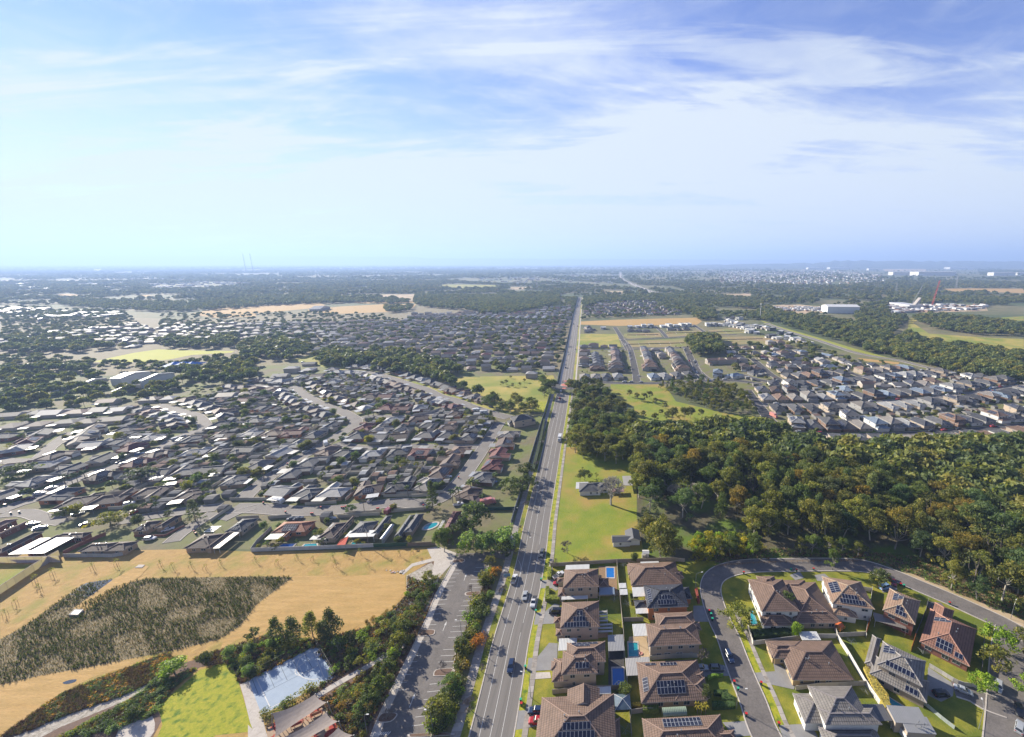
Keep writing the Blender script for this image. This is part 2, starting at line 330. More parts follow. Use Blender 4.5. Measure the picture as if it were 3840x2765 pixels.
# ---------------------------------------------------------------- plants: crowns of leaf-sized faces spread through clumps
def leaf_cloud(clumps, n_per, size, rng, flat=1.0, jitter=0.7, hang=0.0):
 """clumps: list of (centre, radius). Returns (verts, tint) of random quads standing on the skins of the clumps."""
 V = []; T = []
 for c, r in clumps:
  n = max(6, int(n_per * (r ** 2) ))
  d = rng.normal(size=(n, 3)); d /= np.linalg.norm(d, axis=1)[:, None]
  rad = r * (0.62 + 0.45 * rng.random(n))[:, None]
  p = np.array(c) + d * rad * np.array([1, 1, flat])
  nrm = d + rng.normal(size=(n, 3)) * jitter; nrm /= np.linalg.norm(nrm, axis=1)[:, None]
  up = rng.normal(size=(n, 3)); u = np.cross(nrm, up); u /= np.linalg.norm(u, axis=1)[:, None]
  if hang: u[:, 2] -= hang; u /= np.linalg.norm(u, axis=1)[:, None]
  w = np.cross(nrm, u); s = size * (0.6 + 0.8 * rng.random(n))[:, None]
  q = np.stack([p - u * s - w * s * 0.5, p + u * s * 0.2 - w * s * 0.6, p + u * s + w * s * 0.5, p - u * s * 0.2 + w * s * 0.6], axis=1)
  V.append(q); t0 = rng.random() * 0.5 + 0.1
  T.append(np.repeat(np.clip(t0 + rng.normal(size=n) * 0.18, 0, 1), 4))
 return np.concatenate(V).reshape(-1, 3), np.concatenate(T)
def quad_mesh(name, V, T, mats, extra=None):
 me = bpy.data.meshes.new(name); n = len(V) // 4
 ev = extra.v if extra else []; ef = extra.f if extra else []
 nv = len(V) + len(ev); allv = np.concatenate([V, np.array(ev).reshape(-1, 3)]) if ev else V
 me.vertices.add(nv); me.vertices.foreach_set('co', allv.astype(np.float32).ravel())
 tot = n * 4 + sum(len(f) for f in ef)
 me.loops.add(tot); me.polygons.add(n + len(ef))
 li = list(range(n * 4)); st = list(range(0, n * 4, 4)); s = n * 4
 for f in ef:
  st.append(s); li.extend([i + len(V) for i in f]); s += len(f)
 me.loops.foreach_set('vertex_index', li); me.polygons.foreach_set('loop_start', st)
 for m in mats: me.materials.append(m)
 if ef: me.polygons.foreach_set('material_index', [0] * n + [1] * len(ef))
 at = me.attributes.new('tint', 'FLOAT', 'POINT'); at.data.foreach_set('value', np.concatenate([T, np.full(len(ev), .5)]).astype(np.float32))
 me.update(calc_edges=True); me.validate()
 return me
def gum(seed, H=18.0, CW=6.0, n_cl=20, n_per=26, size=0.42, low=0.42, twigs=True):
 rng = np.random.default_rng(seed); cl = []
 tb = MB(); fork = Vector((rng.normal() * .5, rng.normal() * .5, H * (low - 0.08)))
 tb.bar((0, 0, -0.2), fork, 0.02 * H, 0, 6, 0.013 * H)
 for i in range(n_cl):
  a = 2 * math.pi * (i * 0.618 + rng.random() * 0.15); rr = CW * math.sqrt((i + 0.6) / n_cl) * (0.75 + 0.35 * rng.random())
  top = H * (0.93 - 0.30 * (rr / CW) ** 2) - abs(rng.normal()) * H * 0.06
  if i % 3 == 2: top -= H * (0.16 + 0.1 * rng.random())
  r = (1.35 + 0.9 * rng.random()) * CW / 6.0
  c = (rr * math.cos(a), rr * math.sin(a), top - r * 0.6)
  cl.append((c, r))
  for k in range(2):
   d = rng.normal(size=3) * r * 0.75; cl.append(((c[0] + d[0], c[1] + d[1], c[2] + d[2] * .6), r * (0.45 + .25 * rng.random())))
  if i % 2 == 0 and twigs:
   mid = fork.lerp(Vector(c), 0.55) + Vector((0, 0, -0.06 * H)) + Vector(rng.normal(size=3)) * .4
   tb.bar(fork - Vector((0, 0, .3)), mid, 0.009 * H, 0, 4, 0.006 * H); tb.bar(mid, c, 0.006 * H, 0, 4, 0.002 * H)
 V, T = leaf_cloud(cl, n_per, size, rng, flat=0.8, jitter=.5)
 return V, T, tb
def make_tree_kind(kind, seed):
 rng = np.random.default_rng(seed)
 if kind == 'gum': V, T, tb = gum(seed, 18, 5.8, 22, 52, .27); bark = 'pale_bark'
 elif kind == 'big_gum': V, T, tb = gum(seed, 21, 7.2, 32, 38, .31, .38); bark = 'pale_bark'
 elif kind == 'wood_gum': V, T, tb = gum(seed, 17, 5.4, 18, 34, .33, .45); bark = 'pale_bark'
 elif kind == 'round':
  V, T, tb = gum(seed, 8.5, 3.9, 16, 46, .26, .30); bark = 'bark'
 elif kind == 'dense':
  cl = []
  for i in range(26):
   d = rng.normal(size=3); d /= np.linalg.norm(d); rr = 1.9 * rng.random() ** .4
   cl.append(((d[0] * rr, d[1] * rr, 3.2 + d[2] * rr * 1.1), 0.8 + .5 * rng.random()))
  V, T = leaf_cloud(cl, 62, .2, rng); tb = MB(); tb.bar((0, 0, -.2), (0, 0, 2.6), .16, 0, 6, .1); bark = 'bark'
 elif kind == 'casuarina':                     # feathery, pointed
  cl = []; tb = MB(); tb.bar((0, 0, -.2), (0, 0, 9.4), .17, 0, 6, .03)
  for i in range(46):
   h = 1.2 + 8.4 * (i / 46); rr = 2.5 * (1 - (h - 1.2) / 9.2) ** .75 * (.45 + .6 * rng.random()); a = i * 2.4 + rng.random()
   c = (rr * math.cos(a), rr * math.sin(a), h + rr * .45); cl.append((c, .55 + .35 * rng.random()))
   if i % 2 == 0: tb.bar((0, 0, h - .5), c, .035, 0, 3, .01)
  V, T = leaf_cloud(cl, 78, .2, rng, flat=1.5); bark = 'grey_bark'
 elif kind == 'pine':
  cl = []; tb = MB(); tb.bar((0, 0, -.2), (0, 0, 13), .25, 0, 6, .04)
  for i in range(60):
   h = 1.2 + 12 * (i / 60); rr = 3.4 * (1 - (h - 1) / 13) * (.5 + .5 * rng.random()); a = i * 2.4
   cl.append(((rr * math.cos(a), rr * math.sin(a), h), .55 + .25 * rng.random()))
  V, T = leaf_cloud(cl, 70, .22, rng, flat=.6); bark = 'bark'
 elif kind == 'sapling_leaf':
  cl = [((rng.normal() * .25, rng.normal() * .25, 1.7 + i * .25), .3 + .12 * rng.random()) for i in range(6)]
  V, T = leaf_cloud(cl, 150, .1, rng); tb = MB(); tb.bar((0, 0, -.1), (0, 0, 2.6), .04, 0, 4, .015); bark = 'bark'
 elif kind == 'young':
  V, T, tb = gum(seed, 6.2, 1.9, 11, 95, .19, .28); bark = 'bark'
 elif kind == 'shrub':
  cl = [((rng.normal() * .45, rng.normal() * .45, .55 + rng.random() * .4), .45 + .25 * rng.random()) for i in range(9)]
  V, T = leaf_cloud(cl, 120, .12, rng, flat=.85); tb = MB(); tb.bar((0, 0, -.1), (0, 0, .6), .06, 0, 4); bark = 'bark'
 elif kind == 'wispy':                         # thin grey winter crown, few leaves left
  V, T, tb = gum(seed, 12, 4.2, 14, 7, .2, .3); bark = 'grey_bark'
 return quad_mesh(kind + '_crown', V, T, [M['leaf']]), tb.mesh('trunk', M[bark]), (V, T, tb, bark)
def bare_tree_mesh(seed, H=13.0, spread=0.55, depth=5, r0=.3, lean=0):
 rng = random.Random(seed); mb = MB(); lo = MB()
 def grow(p, d, L, r, k, tgt):
  q = p + d * L; tgt.bar(p, q, r, 0, 5 if k > 3 else 3, r * .72)
  if k == 0:
   for _ in range(4):                  # spray of twigs at each limb's end
    t = (d + Vector((rng.uniform(-1, 1), rng.uniform(-1, 1), rng.uniform(-.4, .8)))).normalized() * L * rng.uniform(.6, 1.2); s = t.orthogonal().normalized() * .05; mb.face([q - s, q + s, q + t])
   return
  for i in range(3 if k > 1 else 3):
   ax = Vector((rng.uniform(-1, 1), rng.uniform(-1, 1), rng.uniform(-.3, .5))).normalized()
   nd = (d + ax * spread * rng.uniform(.7, 1.3)).normalized(); nd.z = max(nd.z, -.05)
   grow(q if i else p.lerp(q, .8), nd.normalized(), L * rng.uniform(.66, .84), max(r * .68, .045), k - 1, mb)
 grow(Vector((0, 0, -.2)), Vector((lean, 0, 1)).normalized(), H * .27, r0, depth, lo)
 return mb, lo
TREE = {}
for kd, sd in (('gum', 3), ('big_gum', 3), ('wood_gum', 4), ('round', 3), ('dense', 2), ('casuarina', 2), ('pine', 1), ('sapling_leaf', 2), ('young', 3), ('shrub', 3), ('wispy', 2)):
 TREE[kd] = [make_tree_kind(kd, 100 * len(TREE) + s + 1) for s in range(sd)]
TINTS = {'olive': (1.25, 1.05, .75), 'green': (1, 1.1, .9), 'bluegreen': (.8, 1.0, 1.25), 'lime': (1.9, 2.3, .7), 'yellow': (3.6, 2.6, .5), 'bronze': (1.9, 1.2, .7), 'dark': (.7, .75, .75),
  'grey': (1.3, 1.25, 1.6), 'rust': (2.3, 1.3, .8), 'khaki': (1.6, 1.35, .9), 'brown': (2.2, 1.3, 1.1), 'orange': (4.2, 1.5, .6), 'silver': (1.6, 1.9, 2.1), 'gold': (2.1, 1.7, .6)}
HT = {'gum': 18, 'big_gum': 21, 'wood_gum': 17, 'round': 8.5, 'dense': 5.5, 'casuarina': 10, 'pine': 13, 'sapling_leaf': 3.2, 'young': 6.2, 'shrub': 1.3, 'wispy': 12}
def tree(kind, p, h, label, tint='green', group=None, cat='tree', name=None, wide=1.0, parts=True):
 var = RN.choice(TREE[kind]); s = h / HT[kind]; t = TINTS[tint] if isinstance(tint, str) else tint
 j = RN.uniform(.85, 1.15); t = (t[0] * j, t[1] * j * RN.uniform(.94, 1.06), t[2] * j)
 nm = name or {'gum': 'gum_tree', 'big_gum': 'gum_tree', 'wood_gum': 'gum_tree', 'round': 'garden_tree', 'dense': 'garden_tree', 'casuarina': 'casuarina_tree', 'pine': 'pine_tree', 'young': 'young_tree',
    'sapling_leaf': 'sapling', 'shrub': 'shrub', 'wispy': 'winter_tree'}[kind]
 r = RN.uniform(0, 6.28); sc3 = (s * wide, s * wide * RN.uniform(.9, 1.1), s)
 if parts:
  e = empty(nm, p, r, label, cat, group); e.scale = sc3
  link('crown', var[0], e, color=t); link('trunk', var[1], e)
  return e
 key = kind + str(TREE[kind].index(var))
 if key not in JOINED:
  V, T, tb, bark = var[2]; JOINED[key] = quad_mesh(kind, V, T, [M['leaf'], M[bark]], tb)
 o = link(nm, JOINED[key], None, p, r, t); o.scale = sc3; return tag(o, label, cat, group)
JOINED = {}
def palm_mesh(seed, H=7.0):
 rng = np.random.default_rng(seed); cr = MB(); tr = MB()
 tr.bar((0, 0, -.2), (.15, 0, H * .5), .2, 0, 6, .16); tr.bar((.15, 0, H * .5), (0, 0, H), .16, 0, 6, .13)
 for i in range(15):
  a = i * 2.4 + rng.random() * .4; el = R(rng.uniform(-5, 60)); L = 2.4; p = Vector((0, 0, H)); d = Vector((math.cos(a) * math.cos(el), math.sin(a) * math.cos(el), math.sin(el)))
  side = Vector((-math.sin(a), math.cos(a), 0))
  for k in range(5):
   q = p + d * (L / 5); w0, w1 = .42 * (1 - abs(k - 1.5) / 5), .42 * (1 - abs(k + 1 - 1.5) / 5)
   dr = Vector((0, 0, -.22)); cr.face([p, q, q + side * w1 + dr, p + side * w0 + dr]); cr.face([q, p, p - side * w0 + dr, q - side * w1 + dr]); p = q; d = (d + Vector((0, 0, -.32))).normalized()
 return cr.mesh('fronds', M['leaf_flat']), tr.mesh('trunk', M['grey_bark'])
PALM = [palm_mesh(1), palm_mesh(2)]
def palm(p, h, label, group=None, tint=(1.5, 1.9, .9)):
 e = empty('palm_tree', p, RN.uniform(0, 6), label, 'palm tree', group); s = h / 8.0; e.scale = (s * 1.1, s * 1.1, s); v = RN.choice(PALM)
 link('fronds', v[0], e, color=tint); link('trunk', v[1], e); return e
BARE = []
for _s, _H, _sp, _d, _r in ((5, 15, .75, 6, .6), (6, 7, .7, 5, .17), (8, 6, .7, 5, .15), (9, 4.5, .75, 4, .13)):
 _a, _b = bare_tree_mesh(_s, _H, _sp, _d, _r); _m = M['pale_bark' if _s == 5 else 'grey_bark']; BARE.append((_a.mesh('branches', _m), _b.mesh('trunk', _m)))
def bare(i, p, label, s=1.0, group=None, name='bare_tree'):
 e = empty(name, p, RN.uniform(0, 6), label, 'tree', group); e.scale = (s, s, s)
 link('branches', BARE[i][0], e); link('trunk', BARE[i][1], e); return e

# ---------------------------------------------------------------- vehicles
def loft(mb, secs, mi=0, caps=True):
 n = len(secs[0])
 for a, b in zip(secs, secs[1:]):
  for i in range(n): mb.face([a[i], a[(i + 1) % n], b[(i + 1) % n], b[i]], mi)
 if caps: mb.face(secs[0][::-1], mi); mb.face(secs[-1], mi)
def ring(x, hw, z0, z1, ch=.12, tuck=.06):
 return [(x, -hw + tuck, z0), (x, hw - tuck, z0), (x, hw, z0 + .25), (x, hw, z1 - ch), (x, hw - ch, z1), (x, -hw + ch, z1), (x, -hw, z1 - ch), (x, -hw, z0 + .25)]
def vehicle_parts(kind):
 L, Wd, hood, belt, roof = {'sedan': (4.7, 1.84, .82, .95, 1.45), 'suv': (4.7, 1.92, 1.0, 1.12, 1.75), 'hatch': (4.1, 1.76, .86, .98, 1.5), 'ute': (5.3, 1.95, 1.05, 1.15, 1.82), 'van': (5.0, 1.95, 1.1, 1.3, 2.0)}[kind]
 h = L / 2; w = Wd / 2; b = MB()
 tail = {'sedan': .95, 'suv': 1.1, 'hatch': .98, 'ute': 1.12, 'van': 1.25}[kind]
 loft(b, [ring(-h, w - .16, .42, tail - .12), ring(-h + .12, w - .04, .26, tail), ring(-h + .9, w, .22, tail + .02), ring(-.1, w, .22, belt), ring(h - 1.45, w, .22, belt - .02),
   ring(h - .5, w - .03, .22, hood), ring(h - .12, w - .09, .28, hood - .12), ring(h, w - .25, .4, hood - .28)])
 g = MB(); r = MB()
 bx0, bx1, tx0, tx1 = {'sedan': (-h + .75, h - 1.25, -h + 1.45, h - 2.0), 'suv': (-h + .12, h - 1.3, -h + .5, h - 2.0), 'hatch': (-h + .15, h - 1.1, -h + .6, h - 1.75),
      'ute': (-h + 2.1, h - 1.4, -h + 2.35, h - 2.1), 'van': (-h + .08, h - .75, -h + .15, h - 1.3)}[kind]
 wb, wt = w - .08, w - .3
 B = [(bx0, -wb, belt - .06), (bx1, -wb, belt - .08), (bx1, wb, belt - .08), (bx0, wb, belt - .06)]; zt = roof - .07
 T = [(tx0, -wt, zt), (tx1, -wt, zt), (tx1, wt, zt), (tx0, wt, zt)]
 for i in range(4): g.face([B[i], B[(i + 1) % 4], T[(i + 1) % 4], T[i]])
 rr = [(tx0 - .05, -wt - .03), (tx1 + .05, -wt - .03), (tx1 + .05, wt + .03), (tx0 - .05, wt + .03)]
 r.face([(x, y, zt) for x, y in rr][::-1]); top = [(x * 1 + (.12 if x < 0 else -.12), y * .9, roof) for x, y in rr]; r.face(top)
 for i in range(4): r.face([(*rr[i], zt), (*rr[(i + 1) % 4], zt), top[(i + 1) % 4], top[i]])
 for k in range(4):                       # pillars
  r.bar(B[k], T[k], .05, 0, 4)
 for sy in (-1, 1):
  xm = (bx0 + bx1) / 2 - .1; r.bar((xm, sy * wb, belt - .05), (xm, sy * wt, zt), .045, 0, 4)
  r.box(bx1 - .35, bx1 - .15, sy * (w + .09) - .09, sy * (w + .09) + .09, belt - .02, belt + .13)     # door mirrors
 P = [('body', b.mesh('body', M['car_paint']), (0, 0, 0)), ('roof', r.mesh('roof', M['car_paint']), (0, 0, 0)), ('window', g.mesh('window', M['car_glass']), (0, 0, 0))]
 wh = MB(); n = 12
 for rad, wd, mi in ((.34, .11, 0), (.21, .125, 1)):
  A = [(rad * math.cos(2 * math.pi * i / n), rad * math.sin(2 * math.pi * i / n)) for i in range(n)]
  for s in (-1, 1): wh.face([(x, s * wd, z) for x, z in (A if s < 0 else A[::-1])], mi)
  for i in range(n): wh.face([(A[i][0], -wd, A[i][1]), (A[i][0], wd, A[i][1]), (A[(i + 1) % n][0], wd, A[(i + 1) % n][1]), (A[(i + 1) % n][0], -wd, A[(i + 1) % n][1])], mi)
 wm = wh.mesh('wheel', [M['tyre'], M['rim']])
 for sx in (-h + .85, h - .9):
  for sy in (-1, 1): P.append(('wheel', wm, (sx, sy * (w - .1), .34)))
 hl = MB(); hl.box(-.12, .09, -.2, .2, -.08, .08); hm = hl.mesh('headlight', M['lamp_white'])
 tl = MB(); tl.box(-.06, .08, -.17, .17, -.1, .1); tm = tl.mesh('tail_light', M['lamp_red'])
 for sy in (-1, 1): P.append(('headlight', hm, (h - .1, sy * (w - .33), hood - .28))); P.append(('tail_light', tm, (-h + .02, sy * (w - .26), tail - .2)))
 if kind == 'ute':
  t = MB(); t.box(-h + .12, -h + 2.0, -w + .12, w - .12, tail + .0, tail + .06); P.append(('tray_cover', t.mesh('tray_cover', M['dark_metal']), (0, 0, 0)))
 return P
VEH = {k: vehicle_parts(k) for k in ('sedan', 'suv', 'hatch', 'ute', 'van')}
def join_parts(P, keep=None):
 """one mesh out of a part list (for copies too small to show their parts)"""
 vs_, fs, mi, mats = [], [], [], []
 for nm, me, off in P:
  b = len(vs_); vs_.extend([(v.co.x + off[0], v.co.y + off[1], v.co.z + off[2]) for v in me.vertices])
  mm = []
  for m in me.materials:
   if m not in mats: mats.append(m)
   mm.append(mats.index(m))
  for p in me.polygons: fs.append([i + b for i in p.vertices]); mi.append(mm[p.material_index])
 me = bpy.data.meshes.new('vehicle'); me.from_pydata(vs_, [], fs)
 for m in mats: me.materials.append(m)
 me.polygons.foreach_set('material_index', mi); me.update(); return me
VEHJ = {k: join_parts(v) for k, v in VEH.items()}
CARCOL = {'white': (.75, .75, .75), 'silver': (.42, .44, .46), 'grey': (.12, .13, .14), 'black': (.015, .017, .022), 'red': (.42, .02, .02), 'blue': (.06, .16, .38), 'lightblue': (.30, .50, .80), 'navy': (.02, .04, .10), 'maroon': (.12, .01, .02)}
def car(kind, p, head, col, label, group=None, parts=True, name='parked_car', z=0.0, cat='car'):
 """p: centre on the ground, head: heading vector"""
 rz = math.atan2(head.y, head.x); c = CARCOL[col]; q = Vector((p.x, p.y, z))
 if not parts:
  o = link(name, VEHJ[kind], None, q, rz, c); return tag(o, label, cat, group)
 e = empty(name, q, rz, label, cat, group)
 for nm, me, off in VEH[kind]: link(nm, me, e, off, 0, c)
 return e
def lamp_post(p, head, H, label, group=None, arm=2.2, cat='street lamp'):
 e = empty('street_lamp', p, math.atan2(head.y, head.x), label, cat, group)
 a = MB(); a.bar((0, 0, 0), (0, 0, H - .8), .09, 0, 6, .06); a.build('pole', M['steel'], e)
 b = MB(); b.bar((0, 0, H - .8), (.3 * arm, 0, H - .1), .05, 0, 5, .04); b.bar((.3 * arm, 0, H - .1), (arm, 0, H), .04, 0, 5, .035); b.build('arm', M['steel'], e)
 c = MB(); c.box(arm - .1, arm + .55, -.14, .14, H - .06, H + .08); c.build('lamp_head', M['white'], e)
 return e
def bin_(p, lid, label, group='wheelie bins put out on the verge', rz=0.0, body=(.02, .10, .07)):
 e = empty('wheelie_bin', p, rz, label, 'bin', group)
 if 'bin' not in JOINED:
  b = MB(); loft(b, [[(x, y, z) for x, y in ((-s, -s), (s, -s), (s, s), (-s, s))] for z, s in ((.05, .22), (1.0, .30))])
  c = MB(); c.box(-.33, .36, -.32, .32, 1.0, 1.09); d = MB(); d.bar((-.24, -.3, .1), (-.24, -.22, .1), .1, 0, 8); d.bar((-.24, .22, .1), (-.24, .3, .1), .1, 0, 8)
  JOINED['bin'] = (b.mesh('body', M['plastic']), c.mesh('lid', M['plastic']), d.mesh('wheels', M['tyre']))
 b, c, d = JOINED['bin']; link('body', b, e, color=body); link('lid', c, e, color={'red': (.6, .02, .02), 'green': (.03, .45, .25), 'yellow': (.75, .6, .05)}[lid]); link('wheels', d, e)
 return e

# ---------------------------------------------------------------- occupancy grid (2 m cells) so that generated things keep off roads and houses
OX, OY, OC = -1000, 40, 2.0
OCC = np.zeros((1100, 1000), bool)
def cells_poly(pts):
 xs = [p[0] for p in pts]; ys = [p[1] for p in pts]
 i0, i1 = max(0, int((min(xs) - OX) / OC)), min(OCC.shape[0] - 1, int((max(xs) - OX) / OC) + 1)
 j0, j1 = max(0, int((min(ys) - OY) / OC)), min(OCC.shape[1] - 1, int((max(ys) - OY) / OC) + 1)
 if i1 <= i0 or j1 <= j0: return None
 X, Y = np.meshgrid(OX + (np.arange(i0, i1) + .5) * OC, OY + (np.arange(j0, j1) + .5) * OC, indexing='ij')
 return (i0, i1, j0, j1, inside(X, Y, pts))
def inside(X, Y, pts):
 r = np.zeros(np.shape(X), bool); n = len(pts)
 for i in range(n):
  x1, y1 = pts[i][0], pts[i][1]; x2, y2 = pts[(i + 1) % n][0], pts[(i + 1) % n][1]
  if y1 == y2: continue
  r ^= ((y1 > Y) != (y2 > Y)) & (X < (x2 - x1) * (Y - y1) / (y2 - y1) + x1)
 return r
def block(pts):
 c = cells_poly(pts)
 if c: OCC[c[0]:c[1], c[2]:c[3]] |= c[4]
def is_free(pts):
 c = cells_poly(pts)
 if c is None: return False
 return not (OCC[c[0]:c[1], c[2]:c[3]] & c[4]).any()
def free_at(x, y, r=0):
 i, j = int((x - OX) / OC), int((y - OY) / OC); k = int(r / OC)
 if not (k <= i < OCC.shape[0] - k and k <= j < OCC.shape[1] - k): return True
 return not OCC[i - k:i + k + 1, j - k:j + k + 1].any()
def circle(p, r, n=8): return [(p.x + r * math.cos(6.283 * i / n), p.y + r * math.sin(6.283 * i / n)) for i in range(n)]

NP = [0, 0]
def patch(name, pts, m, z, kind='structure', sm=0, blk=False, label=None):
 NP[0] += 1; z += NP[0] * 2e-4
 if sm: pts = smooth(pts, sm, True)
 mb = MB(); P = [(p.x, p.y, z) for p in pts]
 ar = sum(P[i][0] * P[(i + 1) % len(P)][1] - P[(i + 1) % len(P)][0] * P[i][1] for i in range(len(P)))
 if ar < 0: P = P[::-1]
 mb.face(P); o = mb.build(name, M[m] if isinstance(m, str) else m); tag(o, label, None, None, kind)
 if blk: block([(p.x, p.y) for p in pts])
 return o
def road(name, pts, w, m='asphalt_old', z=0.05, kerb=True, kw=.35, kz=.14, sm=4, blk=True, wl_=None, extra=0):
 c = smooth(pts, sm) if sm else pts; NP[1] += 1; z += NP[1] * .003; kz = kz + NP[1] * .003
 Lp, Rp = offset(c, -w / 2), offset(c, w / 2)
 mb = MB(); mb.ribbon(Lp, Rp, 0, z); o = tag(mb.build(name, M[m]), None, None, None, 'structure')
 if kerb:
  k = MB(); k.ribbon(offset(c, -w / 2 - kw), Lp, 0, kz); k.ribbon(Rp, offset(c, w / 2 + kw), 0, kz); tag(k.build('kerb', M['concrete']), None, None, None, 'structure')
 if blk:
  ww = w / 2 + .8 + extra; a, b = offset(c, -ww), offset(c, ww)
  for i in range(len(a) - 1): block([(a[i].x, a[i].y), (a[i + 1].x, a[i + 1].y), (b[i + 1].x, b[i + 1].y), (b[i].x, b[i].y)])
 return c
def stripe(pts, w, name='road_marking', z=0.062, m='paint', dash=None):
 mb = MB(); pts = resample(pts, 1.0); NP[0] += 1; z += (NP[0] % 60) * 1e-4
 if dash:
  on, off = dash; i = 0
  while i < len(pts) - 1:
   seg = pts[i:i + on + 1]
   if len(seg) > 1: mb.ribbon(offset(seg, -w / 2), offset(seg, w / 2), z, z)
   i += on + off
 else: mb.ribbon(offset(pts, -w / 2), offset(pts, w / 2), z, z)
 return tag(mb.build(name, M[m]), None, None, None, 'structure')
# ---------------------------------------------------------------- houses
def hip(mb, rb, x0, y0, x1, y1, z, pt, mode='hip', mi=0, fas=True):
 """roof over the rectangle (eave to eave) with UVs in metres; ridge capping goes to rb"""
 w, d = x1 - x0, y1 - y0; k = math.sqrt(1 + pt * pt)
 def F(pts, u, o):
  q = []
  for p in pts:
   r = Vector(p) - Vector(o); uu = r.x * u[0] + r.y * u[1]; vv = abs(r.x * u[1] - r.y * u[0]) * k; q.append((uu, vv))
  mb.face(pts, mi, q)
 A, B, C_, D_ = (x0, y0, z), (x1, y0, z), (x1, y1, z), (x0, y1, z)
 if mode == 'flat':
  mb.face([(x0, y0, z + .1), (x1, y0, z + .1), (x1, y1, z + .35), (x0, y1, z + .35)], mi, [(0, 0), (w, 0), (w, d), (0, d)])
  for a, b in ((A, B), (B, C_), (C_, D_), (D_, A)):
   za = .1 if a[1] == y0 else .35; zb = .1 if b[1] == y0 else .35
   mb.face([(a[0], a[1], z - .05), (b[0], b[1], z - .05), (b[0], b[1], z + zb), (a[0], a[1], z + za)], mi)
  mb.face([(x0, y1, z - .05), (x1, y1, z - .05), (x1, y0, z - .05), (x0, y0, z - .05)], mi); return
 if mode == 'gx' or (mode == 'hip' and w >= d):
  m = d / 2; h = m * pt; i = m if mode == 'hip' else 0
  P, Q = (x0 + i, y0 + m, z + h), (x1 - i, y0 + m, z + h)
  F([A, B, Q, P], (1, 0), A); F([C_, D_, P, Q], (-1, 0), C_)
  if i: F([B, C_, Q], (0, 1), B); F([D_, A, P], (0, -1), D_)
  else: mb.face([B, C_, Q], 1); mb.face([D_, A, P], 1)
 else:
  m = w / 2; h = m * pt; i = m if mode == 'hip' else 0
  P, Q = (x0 + m, y0 + i, z + h), (x0 + m, y1 - i, z + h)
  F([B, C_, Q, P], (0, 1), B); F([D_, A, P, Q], (0, -1), D_)
  if i: F([A, B, P], (1, 0), A); F([C_, D_, Q], (-1, 0), C_)
  else: mb.face([A, B, P], 1); mb.face([C_, D_, Q], 1)
 if rb is not None:
  up = Vector((0, 0, .03)); P, Q = Vector(P) + up, Vector(Q) + up
  rb.bar(P, Q, .19, 0, 4)
  if mode == 'hip':
   if w >= d: prs = ((A, P), (D_, P), (B, Q), (C_, Q))
   else: prs = ((A, P), (B, P), (C_, Q), (D_, Q))
   for a, b in prs: rb.bar(Vector(a) + up, b, .17, 0, 4)
 mb.face([D_, C_, B, A][::1], 1)
 if fas:                                     # gutter and fascia
  g = .18
  for a, b in ((A, B), (B, C_), (C_, D_), (D_, A)):
   mb.face([(a[0], a[1], z - g), (b[0], b[1], z - g), b, a], 1)
def win_mesh(w, h):
 k = ('win', round(w, 1), round(h, 1))
 if k not in JOINED:
  f = MB(); t = .07
  for x0, x1, z0, z1 in ((-w / 2, w / 2, -h / 2, -h / 2 + t), (-w / 2, w / 2, h / 2 - t, h / 2), (-w / 2, -w / 2 + t, -h / 2 + t, h / 2 - t), (w / 2 - t, w / 2, -h / 2 + t, h / 2 - t), (-t / 2, t / 2, -h / 2 + t, h / 2 - t)):
   f.box(x0, x1, -.09, .03, z0, z1)
  p = MB(); p.face([(-w / 2 + t, -.04, -h / 2 + t), (w / 2 - t, -.04, -h / 2 + t), (w / 2 - t, -.04, h / 2 - t), (-w / 2 + t, -.04, h / 2 - t)])
  JOINED[k] = (f.mesh('frame', M['window_frame']), p.mesh('pane', M['glass']))
 return JOINED[k]
def add_window(parent, x, y, z, rz, w, h):
 f, p = win_mesh(w, h); o = link('window', f, parent, (x, y, z), rz); link('pane', p, o); return o
def panel_mesh():
 if 'panel' not in JOINED:
  m = MB(); a, b, e, t = 1.0, 1.62, .05, .05
  m.face([(e, e, t), (a - e, e, t), (a - e, b - e, t), (e, b - e, t)], 0)
  q = [(0, 0), (a, 0), (a, b), (0, b)]; r = [(e, e), (a - e, e), (a - e, b - e), (e, b - e)]
  for i in range(4):
   j = (i + 1) % 4; m.face([(*q[i], t), (*q[j], t), (*r[j], t), (*r[i], t)], 1); m.face([(*q[i], -.03), (*q[j], -.03), (*q[j], t), (*q[i], t)], 1)
  JOINED['panel'] = m.mesh('solar_panel', [M['panel_cell'], M['panel_edge']])
 return JOINED['panel']
